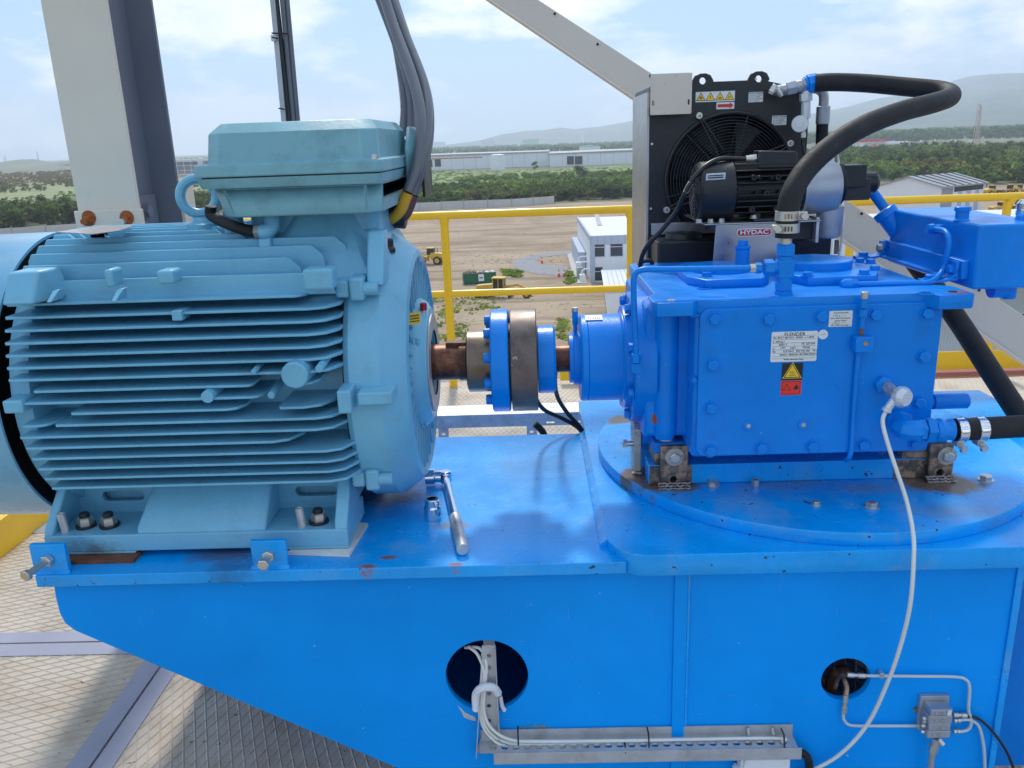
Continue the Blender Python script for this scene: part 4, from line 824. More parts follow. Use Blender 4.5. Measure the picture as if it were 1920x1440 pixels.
# big hose
t = thing('hydraulic_hose', 'thick black hose looping from the T fitting up to the cooler inlet', 'hose', tuple(A(1478, 400, yp)))
hp = [(1474, 445, yp), (1477, 405, yp), (1484, 365, yp+.01), (1510, 320, yp+.04), (1556, 276, yp+.08), (1620, 236, yp+.13), (1690, 209, yp+.2), (1755, 192, yp+.28), (1783, 180, yp+.36), (1765, 170, yp+.42), (1700, 163, yp+.47), (1620, 156, yp+.52), (1560, 154, yp+.54), (1528, 156, yp+.55)]
obj('hose', MB().tube([A(*q) for q in hp], .0218, 24, 8), M['rubber'], t)
for (v, n) in ((404, 0), (427, 1)):
    c = A(1476, v, yp); obj('hose_clamp', MB().lathe(c+V(0, 0, -.009), (0, 0, 1), [(0, .0235), (.018, .0235)], 32), M['zinc'], t)
    s = 1 if n == 0 else -1; o_ = c+V(s*.026, -.012, 0); obj('clamp_bolt', MB().cyl(o_+V(0, .012, 0), o_+V(0, -.012, 0), .005, 12).cyl(o_+V(0, -.012, 0), o_+V(0, -.018, 0), .0075, 6), M['zinc'], t)
    obj('clamp_ear', MB().box(c.x+s*.018-.002, c.x+s*.034, yp-.02, yp-.004, c.z-.008, c.z+.008), M['zinc'], t, .0015)
    for k in range(3): obj('stamped_mark', MB().box(c.x-.012+.006*k, c.x-.009+.006*k, yp-.0245, yp-.0215, c.z-.005, c.z+.005), M['burnt'], t)
# small return pipe to tank
# ================================================================== OIL TANK
TX = 1.03; f0 = AX(1837, 422, TX); f1 = AX(1829, 546, TX); bk = AX(1672, 392, TX)
ty0, ty1, tz1, tz0 = f0.y, bk.y, f0.z, f1.z; tx1 = TX+.15
tank = thing('oil_tank', 'blue rectangular oil tank bolted on arms at the right end of the gearbox', 'oil tank', (1.1, 0, tz0))
obj('body', MB().box(TX, tx1, ty0, ty1, tz0, tz1), B, tank, .006, segs=3)
p0 = AX(1672, 460, TX); p1 = AX(1812, 505, TX)
zr_ = (AX(1672, 450, TX).z+AX(1812, 487, TX).z)/2
obj('mounting_rail', MB().box(TX-.014, TX, ty0+.02, ty1+.005, zr_-.038, zr_), B, tank, .002)
obj('mounting_rail_lip', MB().box(TX-.03, TX-.0142, ty0+.03, ty1, zr_-.042, zr_-.036), B, tank, .001)
for yy in (ty0+.045, ty1-.01):
    obj('arm', MB().loft([[(q[0], yy+s*.016, q[1]+w_) for s, w_ in ((-1, 0), (1, 0), (1, .006), (-1, .006))] for q in ((.945, top+.0002), (.985, top+.0002), (.998, top+.003), (1.008, top+.012), (1.0145, zr_-.02))], True), B, tank, .001)
    obj('arm_plate', MB().box(1.008, 1.0155, yy-.016, yy+.016, zr_-.04, zr_-.002), B, tank, .002)
    bolt(tank, (.965, yy, top+.0065), (0, 0, 1), .0115, .010, B); bolt(tank, (1.0078, yy, zr_-.02), (-1, 0, 0), .010, .010, M['zinc'] if yy > 0 else B)
obj('mounting_hole', MB().cyl((TX-.0143, ty1-.035, zr_-.016), (TX-.0138, ty1-.035, zr_-.016), .0035, 12), M['ink'], tank)
p = Zp(1803, 402, tz1+.01); q_ = (TX+.075, (ty0+ty1)/2+.02)
pc_ = Zp(1803, 413, tz1); obj('filler_neck', MB().lathe((pc_.x, pc_.y, tz1), (0, 0, 1), [(0, .017), (.004, .0135), (.019, .0135), (.02, .0165), (.028, .0165), (.029, .015)], 28), B, tank)
pc2 = Zp(1918, 412, tz1); obj('breather_neck', MB().lathe((pc2.x, pc2.y, tz1), (0, 0, 1), [(0, .016), (.008, .014)], 20), B, tank)
obj('breather_cap', MB().lathe((pc2.x, pc2.y, tz1+.008), (0, 0, 1), [(0, .014), (.004, .0155), (.012, .0155), (.013, .014), (.015, .0155), (.026, .0155), (.033, .01)], 24), M['chrome'], tank)
pb_ = A(1895, 555, ty0+.05); obj('drain_boss', MB().cyl((pb_.x, ty0+.06, tz0-.032), (pb_.x, ty0+.06, tz0), .0155, 24).cyl((pb_.x-.04, ty0+.06, tz0-.01), (pb_.x-.0, ty0+.06, tz0-.01), .02, 20), B, tank, .002)
# inlet collar at 45 degrees, pipe from pump
cA = AX(1690, 432, TX+.02); cB = A(1659, 391, cA.y+.02); dd = (cB-cA).normalized()
obj('inlet_collar', MB().lathe(cA+V(.01, 0, -.02), dd, [(0, .0255), ((cB-cA).length, .0255), ((cB-cA).length+.001, .029), ((cB-cA).length+.018, .029), ((cB-cA).length+.02, .026)], 28), B, tank)
t = thing('suction_pipe', 'blue curved pipe from the black pump into the oil tank collar', 'pipe', tuple(A(1600, 350, .2)))
obj('pipe', MB().tube([cB, cB+dd*.012, A(1640, 366, cB.y+.01), A(1626, 351, cB.y+.03), A(1605, 346, cB.y+.045), A(1590, 347, cB.y+.06)], .0125, 18, 8), B, t)
obj('collar', MB().lathe(A(1606, 347, cB.y+.045), (-.9, .35, .0), [(0, .0165), (.004, .019), (.02, .019), (.024, .016)], 6), B, t, .001)
# small blue pipe on tank
t = thing('return_pipe', 'thin blue pipe curving from the gearbox lid up to the side of the oil tank', 'pipe', tuple(Zp(1600, 530, top)))
yy = -.11; e0 = A(1582, 534, yy)
fx = AX(1752, 430, TX-.02)
obj('pipe', MB().tube([A(1600, 533, yy), A(1650, 532, yy), A(1710, 531, yy), A(1745, 528, yy), AX(1767, 508, TX-.035), AX(1777, 475, TX-.03), AX(1780, 452, TX-.028), AX(1772, 434, TX-.026), AX(1752, 429, TX-.022)], .0058, 14, 6), B, t)
obj('elbow', MB().lathe(e0+V(-.008, 0, 0), (1, 0, 0), [(0, .002), (.002, .008), (.008, .0125), (.022, .013)], 20).cyl(e0+V(0, 0, -.01), e0+V(0, 0, -.03), .012, 14), B, t)
bolt(t, e0+V(.014, 0, 0), (1, 0, 0), .0128, .014, B, False, 'pipe_nut')
bolt(t, fx+V(-.004, .0, 0), (0, .85, .1), .0115, .012, B, False, 'pipe_nut'); obj('banjo', MB().cyl(fx, fx+V(.03, .012, 0), .010, 14), B, t); obj('banjo_nut', MB().cyl(fx+V(-.016, 0, .002), fx, .0105, 6), B, t)
# thick diagonal hose and lower hose
solo('return_hose', MB().tube([A(1700, 470, .62), A(1790, 592, .5), A(1860, 700, .38), A(1950, 835, .25), A(2040, 960, .1)], .0285, 22, 6), M['rubber'], 'thick black hose running diagonally down to the right below the oil tank', 'hose')
yh_ = GY-.055
t = thing('drain_hose', 'black hose held by two bright clamps on the elbow at the gearbox lower right', 'hose', tuple(A(1880, 800, yh_)))
h0, h1 = A(1790, 806, yh_), A(1990, 796, yh_); obj('hose', MB().tube([h0, A(1850, 803, yh_), A(1920, 799, yh_), h1], .0225, 24, 4), M['rubber'], t)
hd = (h1-h0).normalized()
for u in (1800, 1838):
    c = A(u, 806 if u < 1810 else 804, yh_); obj('hose_clamp', MB().lathe(c-hd*.009, hd, [(0, .0237), (.001, .0247), (.002, .0238), (.016, .0238), (.017, .0247), (.018, .0237)], 36), M['chrome'], t)
    o_ = c+V(-.002, -.008, -.03); obj('clamp_bolt', MB().cyl(o_+V(0, .014, .002), o_+V(.002, -.014, -.002), .0048, 12).cyl(o_+V(0, -.014, -.002), o_+V(.002, -.02, -.003), .008, 12), M['zinc'], t)
    obj('clamp_ear', MB().box(o_.x-.007, o_.x+.007, o_.y-.006, o_.y+.018, o_.z-.002, o_.z+.011), M['zinc'], t, .001)
e = thing('elbow_fitting', 'blue elbow pipe fitting with hex nuts at the lower right of the gearbox cover', 'fitting', tuple(A(1700, 805, GY)))
c1_ = A(1682, 788, GY); bolt(e, V(c1_.x, GY, c1_.z), (.25, -1, -.1), .027, .018, B, False, 'hex_nut', .2)
c2__ = A(1700, 806, yh_+.012)
obj('elbow_body', MB().tube([V(c1_.x, GY, c1_.z)+V(.003, -.012, 0), A(1692, 802, yh_+.01), A(1705, 806, yh_), A(1724, 806, yh_)], .022, 8, 2), B, e, .003)
bolt(e, A(1722, 806, yh_), (1, 0, 0), .0225, .012, B, False, 'hex_nut', .1); bolt(e, A(1734, 806, yh_), (1, 0, 0), .0255, .019, B, False, 'hex_nut', .4)
obj('hose_tail', MB().lathe(A(1750, 806, yh_), (1, 0, 0), [(0, .015), (.003, .021), (.012, .0235), (.018, .020), (.026, .0195), (.03, .0215), (.036, .022)], 28), B, e)
p = A(1765, 752, .1); ysb = -.04; Ls = A(1814, 752, ysb).x-.94; t_ = obj('oil_drain_stub', MB().lathe((.94, ysb, A(1790, 752, ysb).z), (1, 0, 0), [(0, .0165), (Ls*.42, .0165), (Ls*.43, .0135), (Ls*.5, .0135), (Ls*.51, .0175), (Ls-.003, .0175), (Ls, .015)], 28), B, gb)
# temperature sensor
s0 = A(1660, 722, GY); s = thing('temperature_sensor', 'round silver sensor head with white cable screwed into the gearbox cover', 'sensor', tuple(s0))
dS = V(.02, -1, -.12).normalized(); s0.y = GY
bolt(s, V(s0.x-.007, GY, s0.z+.003), (.1, -1, 0), .0185, .012, B, False, 'hex_base', .3)
obj('sensor_neck', MB().cyl(s0+dS*.008, s0+dS*.03, .0125, 6).cyl(s0+dS*.028, s0+dS*.05, .011, 20), M['alu'], s, .001)
hc = s0+dS*.05; obj('sensor_head', MB().lathe(hc, V(.55, -1, -.05), [(0, .012), (.004, .0195), (.014, .0215), (.018, .021), (.024, .0165), (.026, .0155)], 40), M['silver'], s)
p = hc+V(-.010, -.012, .012); obj('head_mark', MB().obox(p+V(-.001, -.003, .003), (1, .3, .2), (-.2, 0, 1), (0, 1, 0), .004, .004, .004), M['alu'], s)
gl = hc+V(-.012, -.012, -.012); obj('gland', MB().cyl(gl+V(.004, 0, .006), gl+V(-.008, 0, -.013), .0078, 16).cyl(gl+V(-.0075, 0, -.012), gl+V(-.010, 0, -.018), .0095, 16), M['silver'], s, .001)
w0 = gl+V(-.009, 0, -.014)
yc_ = [(1655, 790, -.272), (1664, 830, -.29), (1682, 885, -.31), (1700, 940, -.33), (1712, 1000, -.372), (1713, 1050, -.40), (1707, 1130, -.41), (1690, 1205, -.40), (1664, 1280, -.385), (1625, 1360, -.37), (1570, 1418, -.36), (1500, 1455, -.355), (1460, 1475, -.35)]
obj('cable', MB().tube([w0]+[A(*q) for q in yc_], .0041, 12, 8), M['wcable'], s)
# ================================================================== COOLER
CY = .45; ck = thing('oil_cooler', 'black oil cooler with round fan guard and two lifting eyes behind the gearbox', 'oil cooler', (.65, .55, .046))
K = M['black']; z0c = A(1300, 480, CY).z; x0c = A(1217, 300, CY).x; x1c = A(1514, 260, CY).x; z1c = A(1360, 152, CY).z
fc = A(1367, 335, CY); FR = (A(1482, 314, CY).x-A(1247, 314, CY).x)/2
ear_ = lambda u: A(u, 150, CY).x
def eye(x): return [(x-.028, z1c), (x-.027, z1c+.004), (x-.02, z1c+.016), (x-.008, z1c+.021), (x+.008, z1c+.021), (x+.02, z1c+.016), (x+.027, z1c+.004), (x+.028, z1c)]
ol = [(x0c, z0c), (A(1440, 300, CY).x+.115, z0c), (x1c, z0c), (x1c, z1c-.03), (A(1440, 170, CY).x, z1c-.004)]+eye(ear_(1423))[::-1]+eye(ear_(1318))[::-1]+[(x0c, z1c-.006)]
obj('front_panel', plate(ol, [circ(fc.x, fc.z, FR, 64), circ(ear_(1318), z1c+.003, .0085, 16), circ(ear_(1423), z1c+.003, .0085, 16)], 'Y', CY, CY+.012, .002), K, ck)
obj('shroud', MB().box(x0c, x1c, CY+.012, CY+.016, z0c, z0c+.03).box(x0c, x0c+.004, CY+.013, CY+.30, z0c, z1c-.008).box(x1c-.004, x1c, CY+.013, CY+.3, z0c, z1c-.03).box(x0c, x1c, CY+.013, CY+.3, z1c-.034, z1c-.031), K, ck)
obj('side_sheet', MB().box(x0c-.006, x0c-.0005, CY+.0, CY+.31, z0c-.2, z1c-.02), M['brushed'], ck)
obj('cooler_core', MB().box(x0c+.01, x1c-.01, CY+.13, CY+.28, z0c+.005, z1c-.04), K, ck)
core = MB()
for k in range(60):
    z = z0c+.02+k*.0068
    if z < z1c-.05: core.box(x0c+.012, x1c-.012, CY+.126, CY+.1295, z, z+.0028)
obj('core_fins', core, M['rubber'], ck)
obj('fan_ring', MB().ring((fc.x, CY, fc.z), (0, 1, 0), FR+.002, .006, 64, 8), K, ck)
obj('fan_duct', MB().lathe((fc.x, CY+.002, fc.z), (0, 1, 0), [(0, FR+.001), (.06, FR-.006), (.06, FR-.004)], 64, cap=False), K, ck)
fan = obj('fan_hub', MB().cyl((fc.x, CY+.04, fc.z), (fc.x, CY+.09, fc.z), .045, 32), K, ck)
for k in range(7):
    a = 2*math.pi*k/7; mb = MB()
    d1 = V(math.cos(a), 0, math.sin(a)); d2 = V(math.cos(a+.45), 0, math.sin(a+.45)); c = V(fc.x, CY+.06, fc.z)
    mb.loft([[c+d1*.04+V(0, -.012, 0), c+d1*.04+V(0, -.009, 0), c+d2*.05+V(0, .017, 0), c+d2*.05+V(0, .014, 0)], [c+d1*(FR-.014)+V(0, -.012, 0), c+d1*(FR-.014)+V(0, -.009, 0), c+d2*(FR-.014)+V(0, .017, 0), c+d2*(FR-.014)+V(0, .014, 0)]])
    obj('fan_blade', mb, K, ck)
gw = MB()
for k in range(17): gw.ring((fc.x, CY-.008+.006*max(0, (k-13)/4), fc.z), (0, 1, 0), .04+k*(FR-.042)/16, .0012, 56, 4)
for k in range(6):
    a = R_(15+60*k); d1 = V(math.cos(a), 0, math.sin(a)); gw.cyl(V(fc.x, CY-.006, fc.z)+d1*.04, V(fc.x, CY-.003, fc.z)+d1*(FR+.003), .0016, 6)
gm = mat('guard_wire', (.03, .03, .034), .3, .2, bump=0)
tag(obj('fan_guard', gw, gm, ck), kind='stuff')
for (u, v, uu, vv) in ((1311, 217, 1352, 288), (1482, 269, 1440, 290), (1250, 394, 1300, 370)):
    p = A(u, v, CY-.012); q = A(uu, vv, CY-.012)
    for s_ in (-1, 1):
        n_ = (q-p).normalized(); sd_ = V(-n_.z, 0, n_.x)*.0055*s_; obj('guard_strut', MB().cyl(p+sd_*.4, q+sd_*1.7, .0018, 8), gm, ck)
    obj('strut_screw', MB().lathe(p+V(0, .01, 0), (0, -1, 0), [(0, .0085), (.012, .0085), (.013, .0075), (.013, .004), (.01, .004)], 20), M['zinc'], ck)
for (u, v) in ((1222, 270), (1220, 391), (1417, 148)):
    p = A(u, v, CY); obj('panel_screw', MB().cyl(p, p+V(0, -.004, 0), .0032, 10), M['zinc'], ck)
# labels on the panel
ws, a, b = plaque(ck, 'warning_strip', 1304, 170, 1378, 192, CY-.0002, M['sticker'], rad=.001)
for k in range(4):
    fx_ = .135+.243*k; c = (a.x+(b.x-a.x)*fx_, a.z+(b.z-a.z)*.42); tri(c, .0215, CY-.0012, M['ink'], ws, 'warning_triangle'); tri(c, .0175, CY-.00135, M['warny'], ws, 'triangle_field')
    if k == 1: obj('bolt_symbol', MB().prism([(c[0]+.001, CY-.0015, c[1]+.006), (c[0]-.002, CY-.0015, c[1]+.0012), (c[0], CY-.0015, c[1]+.001), (c[0]-.0012, CY-.0015, c[1]-.004), (c[0]+.0022, CY-.0015, c[1]+.002), (c[0]+.0002, CY-.0015, c[1]+.0022)], (0, -.0001, 0)), INK, ws, smooth=False)
    elif k == 0: obj('fan_symbol', MB().ring((c[0], CY-.0016, c[1]), (0, 1, 0), .0026, .0008, 16, 4), INK, ws)
    elif k == 2: obj('hand_symbol', MB().box(c[0]-.0038, c[0]+.0038, CY-.0017, CY-.0015, c[1]-.0034, c[1]-.0005), INK, ws)
    else:
        for j in (-1, 0, 1): obj('heat_wave', MB().box(c[0]+j*.0022-.0004, c[0]+j*.0022+.0004, CY-.0017, CY-.0015, c[1]-.003, c[1]+.002), INK, ws)
ar, a, b = plaque(ck, 'arrow_label', 1343, 191, 1377, 205, CY-.0002, M['sticker'], rad=.001)
zc_ = (a.z+b.z)/2; obj('red_arrow', MB().prism([(a.x+.003, CY-.0012, zc_-.004), (b.x-.012, CY-.0012, zc_-.004), (b.x-.012, CY-.0012, zc_-.008), (b.x-.002, CY-.0012, zc_), (b.x-.012, CY-.0012, zc_+.008), (b.x-.012, CY-.0012, zc_+.004), (a.x+.003, CY-.0012, zc_+.004)], (0, -.0002, 0)), mat('arrow_red', (.55, .02, .03), .4, bump=0), ar, smooth=False)
for (u0, v0, u1, v1) in ((1403, 172, 1431, 192), (1447, 216, 1475, 235)):
    pl, a, b = plaque(ck, 'type_label', u0, v0, u1, v1, CY-.0002, M['sticker'], rad=.001)
    text('HYDAC COOLING', .0048, face_m(at_face(a, b, .5, .88, CY-.0013)), INK, pl, 'lettering', 'CENTER', .0001, .0001)
    for k, s_ in enumerate(('Typ / Mod.: OK-ELD', 'Art. Nr.: 3580983', 'Ser. No.: 6032-DD29', 'Datum: 03/2018')):
        text(s_, .0038, face_m(at_face(a, b, .06, .68-.18*k, CY-.0013)), INK, pl, 'lettering', 'LEFT', .0001)
jb = thing('junction_plate', 'square grey sheet-metal cover with screws at the top left of the black cooler', 'cover plate', tuple(A(1258, 217, CY-.05)))
a, b = A(1219, 216, CY-.035), A(1298, 136, CY-.035)
hs = [rrect(a.x+.005, a.x+.011, a.z+.022, a.z+.036, .003, 3), rrect(b.x-.010, b.x-.005, a.z+.022, a.z+.036, .0025, 3)]
obj('cover', plate(rrect(a.x, b.x, a.z, b.z, .003, 3), hs, 'Y', CY-.036, CY-.034), M['column'], jb, smooth=False)
obj('cover_box', MB().box(a.x+.012, b.x-.011, CY-.0335, CY-.001, a.z+.006, b.z-.006), M['column'], jb, .001)
for fx, fz in ((.05, .05), (.35, .06), (.62, .06), (.96, .07), (.06, .75), (.34, .76), (.05, .92), (.62, .95)):
    p = at_face(a, b, fx, fz, CY-.036); obj('screw', MB().cyl(p, p+V(0, -.002, 0), .0022, 8), M['zinc'], jb)
# base, bracket
bs = obj('base_block', MB().box(A(1232, 470, CY-.12).x, A(1556, 470, CY-.12).x, CY-.13, CY+.2, .30, A(1300, 450, CY-.12).z), K, ck, .006, segs=3)
p = A(1282, 438, CY-.06); obj('base_bush', MB().lathe((p.x, CY-.06, p.z-.01), (0, 0, 1), [(0, .05), (.012, .046), (.014, .02), (.004, .012)], 28), K, ck)
p = A(1530, 440, CY-.06); obj('base_bush', MB().lathe((p.x, CY-.06, p.z-.012), (0, 0, 1), [(0, .035), (.012, .03), (.014, .01)], 28), K, ck)
for x in (.50, .84): obj('support_leg', MB().box(x-.02, x+.02, CY-.05, CY+.15, .047, .30), M['brushed'], ck)
a, b = A(1221, 441, CY-.02), A(1325, 416, CY-.02); obj('bracket_strip', MB().box(a.x, A(1540, 430, CY-.02).x, CY-.02, CY-.016, a.z, b.z).box(a.x, A(1540, 430, CY-.02).x, CY-.016, CY+.005, b.z-.003, b.z), M['brushed'], ck, .001)
yb_ = .16; a, b = A(1340, 500, yb_), A(1476, 418, yb_)
br = obj('motor_bracket', MB().loft([[(A(1335, 505, yb_).x, yb_, a.z-.02), (A(1480, 505, yb_).x, yb_, a.z-.02), (A(1480, 505, yb_).x, yb_+.004, a.z-.02), (A(1335, 505, yb_).x, yb_+.004, a.z-.02)], [(A(1343, 418, yb_).x, yb_, b.z), (A(1482, 418, yb_).x, yb_, b.z), (A(1482, 418, yb_).x, yb_+.004, b.z), (A(1343, 418, yb_).x, yb_+.004, b.z)]]), M['brushed'], ck, .001)
obj('motor_shelf', MB().box(A(1322, 415, yb_).x, A(1540, 415, yb_).x, yb_, CY-.02, b.z, b.z+.004), M['brushed'], ck, .0015)
for (u, v) in ((1332, 422), (1353, 410), (1310, 440)):
    p = A(u, v, yb_+.03); bolt(ck, (p.x, yb_+.03, b.z+.004), (0, 0, 1), .007, .009, M['steel'])
# brand badge
a2, b2 = A(1381, 444, yb_), A(1447, 427, yb_); bdw = obj('badge', plate(rrect(a2.x, b2.x, a2.z, b2.z, (b2.z-a2.z)*.46, 8), [], 'Y', yb_-.0012, yb_-.0002), M['sticker'], ck, smooth=False)
obj('badge_field', plate(rrect(a2.x+.002, b2.x-.002, a2.z+.002, b2.z-.002, (b2.z-a2.z)*.36, 8), [], 'Y', yb_-.0016, yb_-.0013), mat('badge_red', (.5, .015, .03), .4, bump=0), bdw, smooth=False)
text('HYDAC', .0148, face_m(V((a2.x+b2.x)/2, yb_-.0019, (a2.z+b2.z)/2)), M['sticker'], bdw, 'lettering', 'CENTER', .0002, .0004, 1.32)
# pump motor
pmY = .235; ma = A(1395, 357, pmY); pm = thing('pump_motor', 'small black finned pump motor mounted in front of the cooler fan', 'electric motor', (ma.x, pmY, ma.z-.08))
zM = A(1400, 357, pmY).z; X_ = lambda u: A(u, 357, pmY).x
obj('fan_cover', MB().lathe((X_(1303), pmY, zM), (1, 0, 0), [(0, .05), (.002, .066), (.008, .071), (X_(1368)-X_(1303), .073)], 48), K, pm, .001)
gr = MB()
for k in range(6): gr.ring((X_(1303)-.001, pmY, zM), (1, 0, 0), .012+.0095*k, .0016, 40, 5)
for k in range(10): a_ = k*.628; gr.cyl(V(X_(1303)-.001, pmY, zM), V(X_(1303)-.001, pmY+.062*math.cos(a_), zM+.062*math.sin(a_)), .0016, 5)
obj('air_grille', gr, gm, pm)
obj('stator', MB().cyl((X_(1368), pmY, zM), (X_(1500), pmY, zM), .056, 40), K, pm)
for k in range(10):
    dz = -.062+k*.0138; yt_ = -math.sqrt(max(0, .071**2-dz*dz)); obj('fin', MB().box(X_(1370), X_(1492), pmY+yt_, pmY-.02, zM+dz-.0015, zM+dz+.0015), K, pm, .0006)
for k in range(5):
    dy = -.03+k*.015; obj('fin', MB().box(X_(1370), X_(1492), pmY+dy-.0015, pmY+dy+.0015, zM+.045, zM+math.sqrt(.072**2-dy*dy)), K, pm, .0006)
for (u, v) in ((1414, 333), (1459, 332), (1437, 362), (1410, 393), (1456, 392), (1425, 333), (1448, 333), (1418, 363), (1462, 361)):
    big = u in (1414, 1459, 1437, 1410, 1456); p = A(u, v, pmY-.07); obj('fin_boss', MB().lathe((p.x, pmY-.045, p.z), (0, -1, 0), [(0, .0065), (.027, .0065 if big else .004), (.027, .003), (.022, .003)], 16), K, pm)
lp = obj('rating_label', MB().obox(A(1342, 331, pmY-.067), (1, 0, .03), (0, -.25, 1), (0, 1, .25), .0225, .0075, .0006), M['sticker'], pm)
for k in range(2):
    pp = A(1342, 329+4*k, pmY-.068); obj('print_line', MB().obox(pp, (1, 0, .03), (0, -.25, 1), (0, 1, .25), .018, .0013, .0005), INK, lp)
tb0, tb1 = A(1420, 308, pmY-.03), A(1498, 280, pmY-.03)
obj('terminal_box', MB().loft([[(tb0.x, pmY-.035, tb0.z-.01), (tb1.x, pmY-.035, tb0.z-.012), (tb1.x, pmY+.03, tb0.z-.012), (tb0.x, pmY+.03, tb0.z-.01)], [(tb0.x+.004, pmY-.03, tb1.z), (tb1.x-.004, pmY-.03, tb1.z-.004), (tb1.x-.004, pmY+.03, tb1.z-.004), (tb0.x+.004, pmY+.03, tb1.z)]]), K, pm, .003)
g = A(1417, 298, pmY-.01); obj('cable_gland', MB().cyl(g, g+V(-.006, 0, 0), .0125, 6).cyl(g+V(-.006, 0, 0), g+V(-.015, 0, 0), .010, 16).cyl(g+V(-.015, 0, 0), g+V(-.024, 0, 0), .0088, 16), M['zinc'], pm)
obj('mounting_foot', MB().box(X_(1400), X_(1480), pmY-.075, pmY+.07, b.z+.0045, b.z+.012).box(X_(1405), X_(1418), pmY-.05, pmY+.05, b.z+.01, zM-.05).box(X_(1462), X_(1475), pmY-.05, pmY+.05, b.z+.01, zM-.05), K, pm, .002)
for u in (1402, ): bolt(pm, (X_(u), pmY-.065, b.z+.0125), (0, 0, 1), .0075, .008, M['zinc'])
obj('bell_housing', MB().lathe((X_(1496), pmY, zM), (1, 0, 0), [(0, .05), (0, .066), (.006, .066), (.008, .061), (X_(1560)-X_(1496), .061), (X_(1565)-X_(1496), .057)], 48), M['alu'], pm)
obj('bell_collar', MB().lathe((X_(1480), pmY, zM+.0), (1, 0, 0), [(0, .058), (.012, .06)], 40), K, pm)
obj('pump_body', MB().lathe((X_(1566), pmY, zM+.008), (1, 0, 0), [(0, .045), (.012, .05), (.014, .036), (.04, .036), (.043, .032), (.062, .032), (.064, .026), (.092, .025), (.1, .018)], 24).box(X_(1572), X_(1612), pmY-.036, pmY+.036, zM+.0, zM+.052).box(X_(1572), X_(1622), pmY-.034, pmY+.03, zM-.03, zM+.02), K, pm, .003)
for (u, v) in ((1569, 333), (1567, 375)): 
    p = A(u, v, pmY-.04); bolt(pm, p, (-1, 0, 0), .005, .006, M['zinc'])
fx_ = A(1556, 400, pmY).x; obj('filter_bowl', MB().lathe((fx_, pmY, A(1556, 446, pmY).z), (0, 0, 1), [(0, .02), (.004, .028), (.02, .031), (.075, .032)], 32), M['alu'], ck)
obj('filter_head', MB().box(A(1478, 420, pmY-.02).x, A(1530, 420, pmY-.02).x, pmY-.03, pmY-.026, A(1500, 446, pmY).z, A(1500, 408, pmY).z), K, ck, .001)
obj('bracket_flange', MB().box(A(1528, 420, pmY-.04).x, A(1534, 420, pmY-.04).x, pmY-.05, pmY+.05, A(1530, 450, pmY).z, A(1530, 404, pmY).z), M['steel'], ck, .001)
solo('motor_cable', MB().tube([g+V(-.02, 0, 0), A(1385, 298, pmY-.01), A(1350, 298, pmY-.02), A(1322, 312, pmY-.04), A(1300, 335, pmY-.05), A(1283, 365, pmY-.05), A(1268, 397, pmY-.03), A(1240, 432, pmY-.02), A(1213, 462, pmY-.01), A(1202, 488, pmY), A(1200, 520, pmY+.02)], .0058, 12, 6), M['cable'], 'thin black cable curving from the small motor down past the cooler corner', 'cable')
o_ = solo('cable_marker', MB().cyl(A(1295, 342, pmY-.0505), A(1285, 361, pmY-.0505), .0063, 12), mat('marker', (.7, .62, .45), .5), 'cream marker sleeve on the black cable before the cooler fan', 'cable marker')
solo('low_cable', MB().tube([A(1196, 500, .3), A(1203, 492, .3), A(1215, 488, .3), A(1222, 492, .3), A(1224, 505, .3)], .0055, 10, 6), M['cable'], 'short loop of black cable at the left foot of the cooler', 'cable')
# fittings on cooler top right
ft_ = thing('inlet_fitting', 'silver and blue hose fitting with test ports at the top right of the cooler', 'fitting', tuple(A(1500, 160, CY)))
yF = CY-.06; q = lambda u, v: A(u, v, yF)
obj('adapter', MB().cyl(q(1474, 167), q(1492, 163), .0175, 6).cyl(q(1492, 163), q(1508, 159), .0145, 20).cyl(q(1504, 160), q(1514, 158), .0185, 6), M['alu'], ft_, .001)
obj('adapter_elbow', MB().tube([V(q(1470, 168).x, CY, q(1470, 168).z), q(1472, 168)+V(0, .01, 0), q(1480, 166)], .014, 14, 4), M['alu'], ft_)
obj('blue_nut', MB().cyl(q(1513, 158), q(1532, 155), .0235, 8).cyl(q(1508, 159), q(1513, 158), .019, 20), B, ft_, .001)
for (u, v, uu, vv) in ((1446, 174, 1455, 160), (1464, 178, 1455, 165)):
    obj('test_port', MB().cyl(q(u, v), q(uu, vv), .0085, 14).cyl(q(u, v), q(u, v)+(q(u, v)-q(uu, vv))*.2, .0065, 12), M['zinc'], ft_, .001)
obj('sensor_stem', MB().cyl(q(1511, 175), q(1511, 190), .0165, 6).cyl(q(1511, 163), q(1511, 178), .011, 18).cyl(q(1511, 190), q(1511, 222), .0115, 20), M['silver'], ft_, .001)
hd_ = q(1512, 232); obj('sensor_head', MB().lathe(hd_+V(-.012, .012, 0), V(-.35, -1, 0), [(0, .019), (.002, .021), (.02, .021), (.022, .019)], 28), M['silver'], ft_)
obj('head_label', MB().obox(hd_+V(-.021, -.0115, 0), (1, -.35, 0), (0, 0, 1), (.35, 1, 0), .008, .008, .0008), M['sticker'], ft_)
obj('sensor_tail', MB().cyl(q(1507, 243), q(1506, 249), .005, 12).cyl(q(1506, 249), q(1506, 258), .0068, 6), M['zinc'], ft_)
solo('sensor_lead', MB().tube([q(1506, 257), q(1505, 270), q(1507, 285), q(1512, 300)], .004, 8, 5), M['cable'], 'thin black lead below the silver sensor at the cooler right edge', 'cable')
rp = thing('riser_hose', 'upright black hose with grey ferrule at the right side of the cooler', 'hose', tuple(A(1540, 300, CY)))
yR = CY+.02; q = lambda u, v: A(u, v, yR)
obj('bent_tube', MB().tube([q(1515, 164), q(1535, 168), q(1544, 178), q(1544, 202)], .0125, 16, 6), M['alu'], rp)
